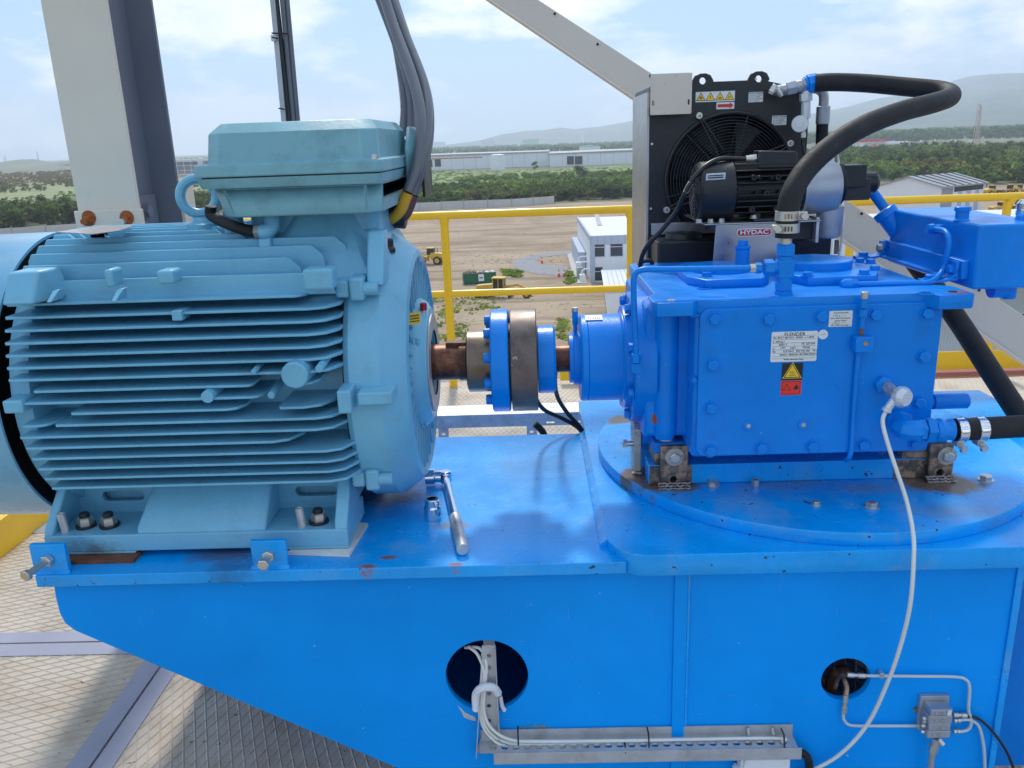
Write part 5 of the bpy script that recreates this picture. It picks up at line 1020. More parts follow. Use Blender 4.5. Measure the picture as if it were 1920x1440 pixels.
obj('ferrule', MB().cyl(q(1544, 199), q(1542, 233), .0175, 22), M['alu'], rp, .002)
obj('hose', MB().tube([q(1542, 230), q(1541, 270), q(1544, 300), q(1555, 330)], .0155, 18, 5), M['rubber'], rp)
p = A(1551, 300, pmY+.05); obj('filter_canister', MB().cyl(A(1550, 322, pmY+.05), A(1550, 292, pmY+.05), .018, 24), M['white'], rp, .001)
solo('grey_wire', MB().tube([A(1565, 258, .7), A(1572, 300, .7), A(1578, 340, .6), A(1581, 400, .5), A(1578, 450, .45), A(1570, 492, .42), A(1566, 520, .4)], .0035, 8, 6), M['tray'], 'thin grey wire hanging down beside the pump on the right of the cooler', 'wire')
# ================================================================== items on the front web
YW = yw0
t = thing('cable_support', 'L-shaped perforated steel tray carrying white cables across the bed front', 'cable tray', tuple(A(915, 1390, YW)))
a, b = A(893, 1412, YW-.02), A(1490, 1379, YW-.02)
zt_, zb_ = A(1190, 1376, YW-.02).z, A(1190, 1414, YW-.02).z
obj('back_flange', MB().box(a.x+.01, b.x, YW-.0055, YW-.003, A(1190, 1392, YW-.004).z, zt_+.004), M['tray'], t)
hh = [rrect(a.x+.03+.0245*k, a.x+.045+.0245*k, YW-.035, YW-.022, .005, 3) for k in range(26)]
zf_ = A(1190, 1398, YW-.03).z
obj('floor_web', plate([(a.x+.01, YW-.044), (b.x, YW-.044), (b.x, YW-.0055), (a.x+.01, YW-.0055)], hh, 'Z', zf_-.0015, zf_), M['tray'], t, smooth=False)
obj('front_lip', MB().box(A(925, 1400, YW-.045).x, b.x+.008, YW-.0465, YW-.0445, zb_+.002, zf_), M['tray'], t, .0006)
pv0, pv1 = A(893, 1400, YW-.03), A(932, 1405, YW-.03)
hs = [circ((A(917, v, YW-.006).x), A(917, v, YW-.006).z, .0048, 14) for v in (1228, 1250, 1272, 1299, 1322, 1350, 1378)]
vx0, vx1 = A(904, 1300, YW-.006).x, A(933, 1300, YW-.006).x
obj('upright_channel', plate([(A(893, 1403, YW-.006).x, zb_+.002), (A(926, 1403, YW-.006).x, zb_+.002), (vx1-.003, zb_+.03), (vx1, hc1.z+.08), (vx0+.005, hc1.z+.08), (vx0-.004, zb_+.05)], hs, 'Y', YW-.0085, YW-.0065), M['tray'], t, smooth=False)
obj('upright_flange', MB().loft([[(A(893, 1403, YW-.006).x, YW-.028, zb_+.002), (A(893, 1403, YW-.006).x+.0018, YW-.028, zb_+.002), (A(893, 1403, YW-.006).x+.0018, YW-.009, zb_+.002), (A(893, 1403, YW-.006).x, YW-.009, zb_+.002)], [(vx0-.004, YW-.02, hc1.z-.02), (vx0-.0022, YW-.02, hc1.z-.02), (vx0-.0022, YW-.009, hc1.z-.02), (vx0-.004, YW-.009, hc1.z-.02)]]), M['tray'], t)
obj('corner_lip', MB().box(vx1-.001, vx1+.001, YW-.022, YW-.009, zb_+.04, hc1.z+.08), M['tray'], t)
wr = thing('white_cable', 'white cables bending out of the round hole along the steel tray', 'cable', tuple(A(905, 1300, YW-.02)))
for pts in ([(878, 1212, YW+.02), (896, 1228, YW+.005), (908, 1262, YW-.012), (904, 1300, YW-.014), (903, 1335, YW-.014), (915, 1368, YW-.016), (945, 1390, YW-.018), (1000, 1396, YW-.02), (1200, 1394, YW-.02), (1478, 1389, YW-.02)],
            [(872, 1214, YW+.03), (900, 1216, YW+.01), (912, 1245, YW-.01), (909, 1290, YW-.016), (908, 1335, YW-.016), (922, 1366, YW-.02), (955, 1386, YW-.024), (1010, 1390, YW-.024), (1200, 1388, YW-.024), (1450, 1384, YW-.024), (1466, 1392, YW-.024), (1470, 1404, YW-.026)],
            [(905, 1225, YW+.01), (904, 1262, YW-.005), (899, 1320, YW-.012), (902, 1352, YW-.014), (920, 1382, YW-.016), (960, 1400, YW-.02), (1100, 1400, YW-.02)]):
    obj('cable', MB().tube([A(*q) for q in pts], .0034, 10, 7), M['wcable'], wr)
pw = A(912, 1293, YW-.015)
wm = MB(); 
obj('wrap', MB().tube([A(893, 1330, YW-.012), A(892, 1305, YW-.018), A(898, 1293, YW-.024), (A(912, 1288, YW-.028)), A(927, 1290, YW-.024), A(934, 1300, YW-.016)], .0085, 8, 4), M['putty'], wr)
solo('insulation_scrap', MB().tube([A(938, 1305, YW-.002), A(941, 1322, YW-.004), A(946, 1332, YW-.003)], .0045, 7, 4), M['putty'], 'torn white insulation scrap at the lower right rim of the large hole', 'insulation')
for (u, v0, v1) in ((971, 1374, 1398), (1216, 1376, 1402), (1172, 1398, 1412), (1470, 1378, 1402)):
    a_, b_ = A(u, v0, YW-.03), A(u+1, v1, YW-.047); obj('cable_tie', MB().tube([a_+V(0, .02, 0), a_, b_], .0018, 6, 0), M['cable'], wr)
wn_ = mat('bare_patch', (.55, .57, .6), .6, bump=.3)
wp = MB(); cc_ = A(885, 1337, YW-.0004); wp.add([A(u, v, YW-.0005) for (u, v) in ((858, 1322), (872, 1336), (890, 1344), (893, 1352), (882, 1350), (870, 1345), (866, 1336))], [tuple(range(7))]); obj('bare_patch', wp, wn_, bed, smooth=False)
for u in (1404, 1450):
    p = A(u, 1380, YW-.01); solo('threaded_stud', MB().cyl(A(u-2, 1364, YW-.012), A(u+3, 1398, YW-.022), .0036, 10), M['zinc'], 'thin zinc stud standing on the tray, %s of the pair over the white box' % ('left one' if u < 1420 else 'right one'), 'stud', group='studs on the tray end')
bx = thing('switch_box', 'small white plastic switch box below the tray end', 'switch box', tuple(A(1430, 1440, YW)))
a, b = A(1384, 1500, YW-.03), A(1480, 1417, YW-.03)
obj('case', plate(rrect(a.x, b.x, a.z, b.z, .006, 4), [], 'Y', YW-.035, YW-.002, .003), M['white'], bx)
obj('lid', plate(rrect(a.x+.006, b.x-.001, a.z, b.z-.0, .005, 4), [], 'Y', YW-.041, YW-.0355, .0015), M['white'], bx)
obj('knob', MB().lathe((a.x, YW-.018, (a.z+b.z)/2+.012), (-1, 0, 0), [(0, .013), (.006, .014), (.01, .010)], 20), M['white'], bx)
for u in (1399, 1473): p = A(u, 1431, YW-.041); obj('lid_screw', MB().lathe((p.x, YW-.041, p.z), (0, -1, 0), [(0, .0042), (.0008, .004)], 14), M['sticker'], bx)
solo('conduit_end', MB().tube([A(1494, 1410, YW-.02), A(1508, 1414, YW-.022), A(1516, 1426, YW-.022), A(1518, 1450, YW-.02), A(1519, 1480, YW-.02)], .0085, 14, 6), M['rubber'], 'black conduit bending down from the right end of the tray', 'conduit')
# grease distributor
gd = thing('distributor_block', 'grey metal grease distributor block with screwed pipe ends on the blue bed', 'valve block', tuple(A(1755, 1355, YW)))
a, b = A(1737, 1383, YW-.04), A(1787, 1330, YW-.04); zz = [A(1760, v, YW-.04).z for v in (1383, 1370, 1356, 1342, 1330)]
for k in range(4): obj('segment', MB().box(a.x+.002*(k % 2), b.x-.001*(k % 2), YW-.042+.0007*(k % 2), YW-.012, zz[k]+.0003, zz[k+1]-.0003), M['alu'], gd, .0012)
obj('back_plate', MB().box(a.x-.006, b.x+.006, YW-.0115, YW-.0008, zz[0]-.004, zz[4]+.01), M['alu'], gd, .001)
for k in range(4):
    for fx in (.3, .62): p = V(a.x+(b.x-a.x)*fx, YW-.043, (zz[k]+zz[k+1])/2); obj('port_screw', MB().cyl(p+V(0, .003, 0), p+V(0, -.001, 0), .0034, 10), M['zinc'], gd)
for (u, v) in ((1731, 1347), (1731, 1352), (1729, 1361), (1731, 1371)): p = A(u, v, YW-.03); bolt(gd, V(a.x-.001, YW-.03, p.z), (-1, 0, 0), .005, .007, M['zinc'], False, 'port_nut')
obj('block_label', MB().box(b.x-.012, b.x-.004, YW-.043, YW-.0423, zz[3]+.002, zz[4]-.001), M['sticker'], gd)
p = A(1762, 1388, YW-.03); obj('inlet_stem', MB().cyl(A(1755, 1384, YW-.03), A(1752, 1398, YW-.03), .0085, 12).cyl(A(1752, 1396, YW-.03), A(1748, 1410, YW-.03), .0098, 6).cyl(A(1748, 1410, YW-.03), A(1740, 1480, YW-.028), .0065, 14), M['zinc'], gd)
obj('grease_nipple', MB().cyl(A(1760, 1386, YW-.032), A(1769, 1397, YW-.04), .005, 10), M['zinc'], gd)
rs = MB(); rp_ = [A(u, v, YW-.0006) for (u, v) in ((1712, 1330), (1716, 1324), (1730, 1325), (1775, 1322), (1784, 1328), (1760, 1334), (1738, 1336), (1726, 1342), (1718, 1338))]
rs.add(rp_, [tuple(range(9))]); obj('scorch_patch', rs, M['burnt'], bed, smooth=False)
WC = mat('pale_tube', (.55, .62, .62), .35, .1, var=.08, bump=.03)
def gpipe(label, pts, nuts, r=.0032, m=None, y=YW-.012):
    t = thing('grease_pipe', label, 'pipe', tuple(A(*pts[0][:2], y)))
    obj('pipe', MB().tube([A(q[0], q[1], q[2] if len(q) > 2 else y) for q in pts], r, 10, 6), m or WC, t)
    for (u, v, uu, vv) in nuts:
        p0, p1 = A(u, v, y), A(uu, vv, y); d = p1-p0
        obj('pipe_nut', MB().cyl(p0, p0+d*.4, .0058, 6).cyl(p0+d*.4, p0+d*.6, .0042, 12).cyl(p0+d*.6, p1, .0058, 6), M['zinc'], t, .0006)
    return t
gpipe('thin pale grease pipe running right from the small hole and down to the block', [(1622, 1267), (1720, 1268), (1790, 1269), (1812, 1275), (1818, 1292), (1816, 1330), (1821, 1350), (1818, 1365), (1806, 1371), (1795, 1371)], [(1588, 1265, 1622, 1267)])
gpipe('thin pale grease pipe from the small hole bottom to the left side of the block', [(1581, 1336), (1583, 1350), (1596, 1360), (1640, 1361), (1700, 1361), (1724, 1361)], [(1586, 1303, 1582, 1337)])
gpipe('thin pale grease pipe leaving the block to the right and bending down', [(1797, 1350), (1818, 1350), (1834, 1360), (1842, 1385), (1846, 1420), (1847, 1470)], [(1788, 1351, 1800, 1350), (1787, 1371, 1799, 1371)])
gpipe('thin black cable curving down to the right from the distributor block', [(1812, 1342), (1835, 1348), (1860, 1370), (1885, 1405), (1900, 1440), (1908, 1470)], [(1787, 1340, 1812, 1341)], .003, M['cable'])
DK = M['burnt']
ip = thing('inner_pipe', 'dark bent pipes with rusty elbow inside the small round hole', 'pipe', tuple(A(1570, 1280, YW+.03)))
obj('pipe', MB().tube([A(1590, 1265, YW-.012), A(1578, 1266, YW+.005), A(1570, 1275, YW+.02), A(1566, 1290, YW+.04)], .0042, 10, 6), DK, ip)
obj('pipe', MB().tube([A(1586, 1304, YW-.012), A(1588, 1290, YW-.004), A(1584, 1276, YW+.01), A(1576, 1262, YW+.03), A(1566, 1254, YW+.06)], .0045, 10, 6), DK, ip)
obj('elbow', MB().tube([A(1553, 1300, YW+.08), A(1560, 1270, YW+.08), A(1572, 1258, YW+.08), A(1585, 1256, YW+.1)], .011, 12, 5), M['oldplate'], ip)
obj('clip', MB().box(A(1644, 1262, YW).x, A(1652, 1262, YW).x, YW-.016, YW-.001, A(1648, 1264, YW).z, A(1648, 1254, YW).z), M['zinc'], ip, .001)
random.seed(3)
# upright duct inside the large hole
solo('inner_channel', MB().box(vx0+.006, vx1-.003, YW+.02, YW+.03, -.5, -.06), M['tray'], 'dull steel channel standing inside the bed behind the large round hole', 'steel channel')
ORD = ('first', 'second', 'third', 'fourth', 'fifth', 'sixth', 'seventh', 'eighth', 'ninth', 'tenth')
# ================================================================== BACKGROUND
gm_ = mat('ground_scrub', (.17, .16, .085), .95, var=.35, vs=.006, bump=0, dirt=((.075, .1, .03), .45, .62, .012, .9), rv=0)
obj_ground = tag(obj('ground', MB().add([(-11500, -300, GZ), (11500, -300, GZ), (11500, 12500, GZ), (-11500, 12500, GZ)], [(0, 1, 2, 3)]), gm_, None, org=(0, 0, GZ), smooth=False), kind='structure')
def sheet(name, px_, m, dz, kind='structure'):
    pts = [G(*q) for q in px_]; pts = [V(p.x, p.y, GZ+dz) for p in pts]; o3 = (pts[0].x, pts[0].y, GZ+dz)
    mb = MB(); mb.add(pts, [tuple(range(len(pts)))]); o = obj(name, mb, m, None, org=o3, smooth=False); return tag(o, kind=kind)
dirt = mat('bare_earth', (.36, .27, .18), .95, var=.16, vs=.07, bump=.6, bs=.8, bd=.4, dirt=((.25, .165, .1), .47, .66, .05, .85), chips=((.5, .43, .33), .69, .35), rv=0)
add_mask(dirt, (.16, .17, .07), lambda t, co: (lambda n, r: (t.links.new(co, n.inputs['Vector']), L(t, n, r), r.outputs[0])[2])(N(t, 'ShaderNodeTexNoise', i_Scale=.16, i_Detail=6, i_Roughness=.65), (lambda r: (setattr(r.inputs[1], 'default_value', .56), setattr(r.inputs[2], 'default_value', .7), setattr(r.inputs[4], 'default_value', .55), r)[3])(N(t, 'ShaderNodeMapRange'))))
def streaks(sc, lo, hi, mx_):
    def f(t, co):
        mp_ = N(t, 'ShaderNodeMapping'); mp_.inputs['Scale'].default_value = (.012, .16, 1); mp_.inputs['Rotation'].default_value = (0, 0, .12); t.links.new(co, mp_.inputs['Vector'])
        n = N(t, 'ShaderNodeTexNoise', i_Scale=sc, i_Detail=7, i_Roughness=.62, i_Distortion=.6); L(t, mp_, n); m_ = N(t, 'ShaderNodeMapRange'); m_.inputs[1].default_value = lo; m_.inputs[2].default_value = hi; m_.inputs[4].default_value = mx_; L(t, n, m_); return m_.outputs[0]
    return f
add_mask(dirt, (.17, .12, .075), streaks(1.2, .54, .62, .75)); add_mask(dirt, (.5, .4, .3), streaks(2.3, .6, .66, .6))
sheet('earth_field', [(-300, 470), (0, 449), (300, 425), (745, 397), (1010, 383), (1300, 372), (2300, 330), (2700, 700), (1400, 1100), (-900, 1500)], dirt, .05)
sheet('green_field', [(600, 372), (800, 352), (1250, 342), (1250, 300), (1210, 308), (1000, 319), (800, 322), (600, 335)], mat('meadow', (.19, .25, .08), .95, var=.25, vs=.02, bump=0, dirt=((.08, .12, .035), .45, .65, .03, .8), rv=0), .06)
sheet('pale_field', [(-200, 395), (140, 368), (560, 350), (560, 330), (140, 338), (-200, 362)], mat('dry_meadow', (.24, .26, .11), .95, var=.25, vs=.03, bump=0, rv=0), .06)
sheet('brown_field', [(-200, 360), (140, 337), (560, 328), (560, 322), (140, 318), (-200, 330)], mat('brown_earth', (.22, .14, .08), .95, var=.25, vs=.01, bump=0, rv=0), .07)
sheet('gravel_loop', [(1085, 470), (1040, 473), (990, 480), (965, 489), (961, 497), (975, 507), (1010, 515), (1062, 518), (1066, 500), (1040, 499), (1012, 496), (1003, 490), (1015, 483), (1045, 479), (1085, 478)], mat('gravel', (.27, .27, .28), .95, var=.1, vs=.4, bump=.3, bs=3, bd=.1, rv=0), .1)
sheet('yard_slab', [(1078, 532), (1100, 532), (1092, 490), (1072, 475), (1064, 478)], mat('concrete', (.5, .49, .45), .9, var=.1, vs=.3, bump=0, rv=0), .13)
# ---------------- foliage generators
def cloud(blobs, n, s, seed):
    r = np.random.default_rng(seed); per = max(1, n//len(blobs)); vs = []
    for (cx, cy, cz, rx, rz) in blobs:
        d = r.normal(size=(per, 3)); d /= np.linalg.norm(d, axis=1)[:, None]; rad = r.uniform(.45, 1.05, (per, 1))
        c = d*rad*np.array([rx, rx, rz])+np.array([cx, cy, cz])
        a = r.normal(size=(per, 3)); a /= np.linalg.norm(a, axis=1)[:, None]; b = np.cross(a, r.normal(size=(per, 3))); b /= np.linalg.norm(b, axis=1)[:, None]
        k = s*r.uniform(.6, 1.3, (per, 1)); vs.append(np.stack([c-a*k-b*k*.6, c+a*k-b*k*.6, c+a*k+b*k*.6, c-a*k+b*k*.6], 1).reshape(-1, 3))
    return np.concatenate(vs)
def crownblobs(h, w_, n, seed, base=.3):
    r = np.random.default_rng(seed); o = []
    for k in range(n):
        z = h*(base+(.92-base)*r.uniform()); q = w_*.5*math.sqrt(max(.1, 1-((z/h-.55)/.55)**2))
        a = r.uniform(0, 6.28); d = q*r.uniform(.2, .75); o.append((math.cos(a)*d, math.sin(a)*d, z, w_*r.uniform(.16, .28), h*r.uniform(.1, .18)))
    return o
def qmesh(name, v, m):
    me = bpy.data.meshes.new(name); n = len(v); me.vertices.add(n); me.vertices.foreach_set('co', v.astype(np.float32).ravel())
    me.loops.add(n); me.loops.foreach_set('vertex_index', np.arange(n, dtype=np.int32)); me.polygons.add(n//4)
    me.polygons.foreach_set('loop_start', np.arange(0, n, 4, dtype=np.int32)); me.polygons.foreach_set('loop_total', np.full(n//4, 4, np.int32))
    me.update(); me.validate(); me.materials.append(m); return me
def leafmat(name, c, var=.35, vs=.12, isl=.35, warm=(.16, .13, .05)):
    m_ = mat(name, c, .85, var=var, vs=vs, bump=0, island=isl, dirt=(warm, .52, .72, vs*.7, .5), rv=0, spec=.15); t = m_.node_tree; b = t.nodes['Principled BSDF']
    tl = N(t, 'ShaderNodeBsdfTranslucent'); g_ = N(t, 'ShaderNodeMixRGB', blend_type='MULTIPLY'); g_.inputs[0].default_value = 1; g_.inputs[2].default_value = (1.5, 1.7, .8, 1)
    L(t, t.nodes[m_['out']], g_, 1); L(t, g_, tl); ms = N(t, 'ShaderNodeMixShader'); ms.inputs[0].default_value = .5; L(t, b, ms, 1); L(t, tl, ms, 2); L(t, ms, t.nodes['Material Output']); return m_
LG = leafmat('leaves_green', (.125, .17, .065)); LD = leafmat('leaves_dark', (.07, .10, .045)); LB = leafmat('leaves_bright', (.17, .22, .075)); LR = leafmat('leaves_dry', (.14, .115, .06), warm=(.09, .1, .04))
LF = leafmat('leaves_far', (.075, .11, .04), vs=.02)
LGR = leafmat('grass_blades', (.2, .22, .085), warm=(.3, .24, .13))
LT = mat('trunk_bark', (.12, .09, .06), .9, bump=0)
def mass(name, pxpoly, n, hr, wr_, quads, qs, m, label, seed, spread=0, group=None, cat='thicket'):
    """many shrubs and trees merged: sample the ground inside a polygon given on the ground"""
    r = np.random.default_rng(seed); protos = [cloud(crownblobs(1, 1, 7, seed+i, .12), quads, qs, seed+i) for i in range(6)]
    P_ = [G(*q) for q in pxpoly]; xs = [p.x for p in P_]; ys = [p.y for p in P_]; out = []; k = 0; tries = 0
    ly0, ly1 = math.log(min(ys)), math.log(max(ys))
    while k < n and tries < n*30:
        tries += 1; y = math.exp(r.uniform(ly0, ly1)); x = r.uniform(min(xs), max(xs)); ins = False; j = len(P_)-1
        for i in range(len(P_)):
            if (P_[i].y > y) != (P_[j].y > y) and x < (P_[j].x-P_[i].x)*(y-P_[i].y)/(P_[j].y-P_[i].y)+P_[i].x: ins = not ins
            j = i
        if not ins: continue
        f_ = .6+.8*mnoise.noise((x/60., y/60., seed*1.7)) + r.uniform(-.1, .3)
        h = hr[0]+(hr[1]-hr[0])*min(1, max(0, f_)); w__ = h*r.uniform(*wr_)
        a = r.uniform(0, 6.28); v = protos[r.integers(6)]; c_, s_ = math.cos(a), math.sin(a)
        out.append(np.stack([(v[:, 0]*c_-v[:, 1]*s_)*w__+x, (v[:, 0]*s_+v[:, 1]*c_)*w__+y, v[:, 2]*h+GZ], 1)); k += 1
    v = np.concatenate(out); o3 = v.mean(0); o3[2] = GZ; me = qmesh(name, v-o3, m); o = bpy.data.objects.new(name, me); COL.objects.link(o); o.location = o3
    return tag(o, label, cat, kind='stuff')
mass('thicket', [(600, 405), (745, 392), (860, 386), (1010, 379), (1250, 370), (1250, 356), (1010, 363), (860, 367), (600, 382)], 520, (3.5, 6.5), (.9, 1.5), 150, .085, LD, 'dense dark green thicket behind the perimeter wall', 21)
mass('thicket', [(600, 400), (745, 388), (1010, 375), (1250, 366), (1250, 350), (1010, 358), (860, 366), (600, 378)], 240, (2.5, 6.5), (.7, 1.3), 120, .08, LG, 'lighter green trees rising out of the thicket behind the perimeter wall', 41)
mass('dry_scrub', [(850, 390), (1010, 381), (1250, 372), (1250, 352), (1010, 362), (850, 366)], 110, (3, 6), (.8, 1.3), 110, .075, LR, 'greyish dry bushes mixed in the thicket behind the wall', 42)
mass('shrub_field', [(860, 358), (1250, 350), (1250, 322), (1000, 332), (860, 340)], 330, (1.5, 4.5), (1., 1.8), 90, .1, LG, 'rough green shrubs in the meadow beyond the thicket', 22)
mass('shrub_field', [(600, 385), (860, 370), (1250, 358), (1250, 335), (860, 350), (600, 362)], 420, (1.2, 3.6), (1., 1.8), 90, .1, LB, 'bright green shrubs at the meadow edge behind the thicket', 44)
mass('tall_grass', [(600, 372), (1250, 345), (1250, 309), (1000, 319), (800, 323), (600, 335)], 900, (.5, 1.3), (2.5, 5), 26, .16, LB, 'bright tall grass of the meadow before the warehouses', 23)
mass('far_wood', [(500, 302), (850, 291), (1250, 283), (1250, 266), (850, 277), (500, 288)], 2600, (7, 12), (1., 1.6), 34, .15, LF, 'band of distant trees beyond the long warehouses', 24, cat='wood')
mass('far_wood', [(-300, 321), (300, 306), (500, 300), (500, 290), (300, 296), (-300, 316)], 700, (5, 9), (1., 1.6), 30, .16, LF, 'thin band of distant trees on the left horizon', 25, cat='wood')
mass('far_wood', [(1500, 272), (2000, 258), (2000, 240), (1500, 252)], 1500, (12, 22), (.9, 1.4), 60, .12, LF, 'tall distant trees behind the red and white station on the right', 26, cat='wood')
mass('thicket', [(1480, 352), (1700, 338), (1850, 345), (2050, 345), (2050, 276), (1480, 290)], 1000, (4, 9), (.9, 1.5), 120, .085, LG, 'broad green scrub between the warehouse roof and the station on the right', 27)
mass('dry_scrub', [(1690, 336), (2050, 350), (2050, 285), (1690, 290)], 260, (4, 9), (.9, 1.4), 110, .085, LR, 'dry brownish bushes mixed in the scrub on the right', 28)
mass('thicket', [(1480, 345), (1700, 330), (1850, 340), (2050, 340), (2050, 280), (1480, 296)], 350, (5, 12), (.7, 1.2), 150, .075, LD, 'darker taller trees scattered in the scrub on the right', 43)
mass('thicket', [(-200, 458), (160, 424), (160, 400), (-200, 425)], 150, (5, 9.5), (.9, 1.4), 190, .075, LD, 'dark green trees behind the wall on the far left', 29)
mass('dry_scrub', [(-200, 385), (160, 350), (160, 322), (-200, 336)], 500, (2.5, 6.5), (1., 1.8), 60, .11, LR, 'brownish dry scrub in the left distance', 30)
mass('thicket', [(290, 410), (420, 402), (420, 378), (290, 386)], 90, (4, 8), (.9, 1.4), 170, .08, LD, 'dark bushes seen between the column and the motor', 31)
mass('shrub_field', [(-100, 420), (160, 398), (420, 384), (420, 345), (160, 360), (-100, 385)], 220, (1., 3), (1.5, 3), 50, .12, LG, 'low bushes in the pale meadow on the left', 32)
# individual trees
tp = [qmesh('crown', cloud(crownblobs(1, .9, 9, 50+i, .28), 420, .05, 50+i), LD if i % 2 else LG) for i in range(3)]
tk = MB().lathe((0, 0, 0), (0, 0, 1), [(0, .035), (.2, .025), (.6, .012)], 8).cyl((0, 0, .25), (.16, .05, .55), .012, 6, .006).cyl((0, 0, .3), (-.15, -.08, .6), .012, 6, .006)
tkm = bpy.data.meshes.new('trunk'); tkm.from_pydata(tk.v, [], tk.f); tkm.materials.append(LT)
def tree(u, v, h, k, label, group=None, w_=1.):
    p = G(u, v); t = thing('tree', label, 'tree', p, group); t.rotation_euler.z = random.uniform(0, 6); t.scale = (h*w_, h*w_, h)
    for nme, me in (('crown', tp[k]), ('trunk', tkm)): o = bpy.data.objects.new(nme, me); COL.objects.link(o); o.parent = t
    return t
tree(1087, 336, 8.5, 1, 'rounded dark tree standing alone in the meadow before the right warehouse', w_=1.3)
tree(1003, 321, 8, 0, 'small tree close to the warehouse wall right of the white tank')
tree(82, 395, 7, 1, 'single dark round bush-like tree in the pale meadow on the far left', w_=1.2)
tree(125, 412, 9.5, 0, 'taller spreading tree in front of the left meadow beside the grey column')
for (u, v, h, k, l) in ((1640, 318, 9, 1, 'dark tree in the scrub just below the red roofed station'), (1735, 322, 10, 1, 'large dark tree in the scrub under the thick hose end'), (1782, 326, 9, 0, 'broad tree in the scrub below the telecom tower'), (1860, 338, 8, 2, 'green tree in the scrub at the right picture edge'), (1850, 350, 5.5, 0, 'low bush beside the grey roofed warehouse'), (1068, 290, 13, 1, 'dark round tree rising above the distant wood near the cooler')): tree(u, v, h, k, l, 'trees standing in the scrub' if v > 300 else None, 1.2)
# palms
pf = MB()
for k in range(13):
    a = 6.283*k/13; pr_ = V(0, 0, .9)
    for s_ in range(4):
        r0_, r1_ = s_*.13, (s_+1)*.13; z0_, z1_ = .93+.12*r0_*4-1.1*r0_*r0_*4, .93+.12*r1_*4-1.1*r1_*r1_*4; wd = .05*(1-s_/5)
        d = V(math.cos(a), math.sin(a), 0); n_ = V(-d.y, d.x, 0)*wd; pf.add([d*r0_-n_+V(0, 0, z0_), d*r1_-n_*.8+V(0, 0, z1_), d*r1_+n_*.8+V(0, 0, z1_), d*r0_+n_+V(0, 0, z0_)], [(0, 1, 2, 3)])
pfm = bpy.data.meshes.new('fronds'); pfm.from_pydata(pf.v, [], pf.f); pfm.materials.append(LB)
ptm = bpy.data.meshes.new('trunk'); q_ = MB().lathe((0, 0, 0), (0, 0, 1), [(0, .022), (.93, .012)], 7); ptm.from_pydata(q_.v, [], q_.f); ptm.materials.append(LT)
for i, (u, v, h) in enumerate(((838, 293, 12), (868, 294, 11), (882, 293, 9), (942, 291, 10), (972, 290, 9), (1168, 285, 11), (1185, 286, 10), (1768, 276, 13), (1785, 276, 12), (1797, 277, 10))):
    p = G(u, v); t = thing('palm_tree', 'palm tree before the distant wood, %s' % (ORD[i]+' from the left above the long warehouses' if u < 1300 else ORD[i-7]+' from the left behind the utility poles'), 'palm tree', p, 'palms before the warehouses' if u < 1300 else 'palms behind the utility poles'); t.scale = (h, h, h); t.rotation_euler.z = i
    for nme, me in (('fronds', pfm), ('trunk', ptm)): o = bpy.data.objects.new(nme, me); COL.objects.link(o); o.parent = t
# ---------------- mountains
def ridge(name, ctl, y, m, seed, depth=2600, amp=26):
    nx, ny = 260, 26; vs, fs = [], []
    us = [c[0] for c in ctl]; pts = [A(c[0], c[1], y) for c in ctl]; X = np.linspace(pts[0].x, pts[-1].x, nx); H = np.interp(X, [p.x for p in pts], [p.z for p in pts])
    for j in range(ny):
        f_ = j/(ny-1); prof = math.sin(min(1, f_*1.25)*math.pi/2)**.9 if f_ < .8 else 1-((f_-.8)/.2)**1.5*.6
        for i in range(nx):
            yy = y-depth*(1-f_/.8) if f_ < .8 else y+depth*.3*(f_-.8)/.2
            n_ = mnoise.noise((X[i]/420., yy/600., seed))+.55*mnoise.noise((X[i]/150., yy/210., seed+3))+.25*mnoise.noise((X[i]/60., yy/80., seed+3))
            z = GZ+(H[i]-GZ)*prof*(1+.0)+amp*n_*math.sin(math.pi*min(1, f_/.8*.93+.05)); vs.append((X[i]*(1+(yy-y)/y*.6), yy, max(GZ-.5 if j else GZ-.5, z)))
    for j in range(ny-1):
        for i in range(nx-1): k = j*nx+i; fs.append((k, k+1, k+nx+1, k+nx))
    mb = MB(); mb.add(vs, fs); o = obj(name, mb, m, None, org=(pts[0].x, y, GZ), ang=180); return tag(o, kind='structure')
mt = mat('mountain_forest', (.06, .085, .035), .95, var=.4, vs=.004, bump=0, dirt=((.17, .15, .09), .5, .7, .0022, .7), rv=0)
ridge('hill', [(560, 285), (800, 276), (870, 268), (905, 262), (940, 252), (985, 245), (1020, 244), (1050, 239), (1075, 242), (1120, 238), (1180, 228), (1240, 218), (1330, 212), (1500, 215)], 9000, mt, 1.3, 1800, 10)
ridge('mountain', [(1250, 262), (1400, 240), (1480, 222), (1540, 210), (1590, 200), (1640, 186), (1700, 176), (1760, 160), (1800, 148), (1850, 144), (1920, 145), (2050, 140), (2300, 150)], 8600, mt, 5.1, 3800, 30)
ridge('foothill', [(1350, 262), (1480, 244), (1600, 224), (1700, 205), (1790, 182), (1850, 172), (1920, 168), (2100, 160), (2400, 165)], 6400, mt, 8.7, 2800, 24)
ridge('hill', [(-250, 328), (-40, 318), (30, 300), (60, 298), (95, 304), (170, 300)], 3300, gm_, 2.2, 500, 3)
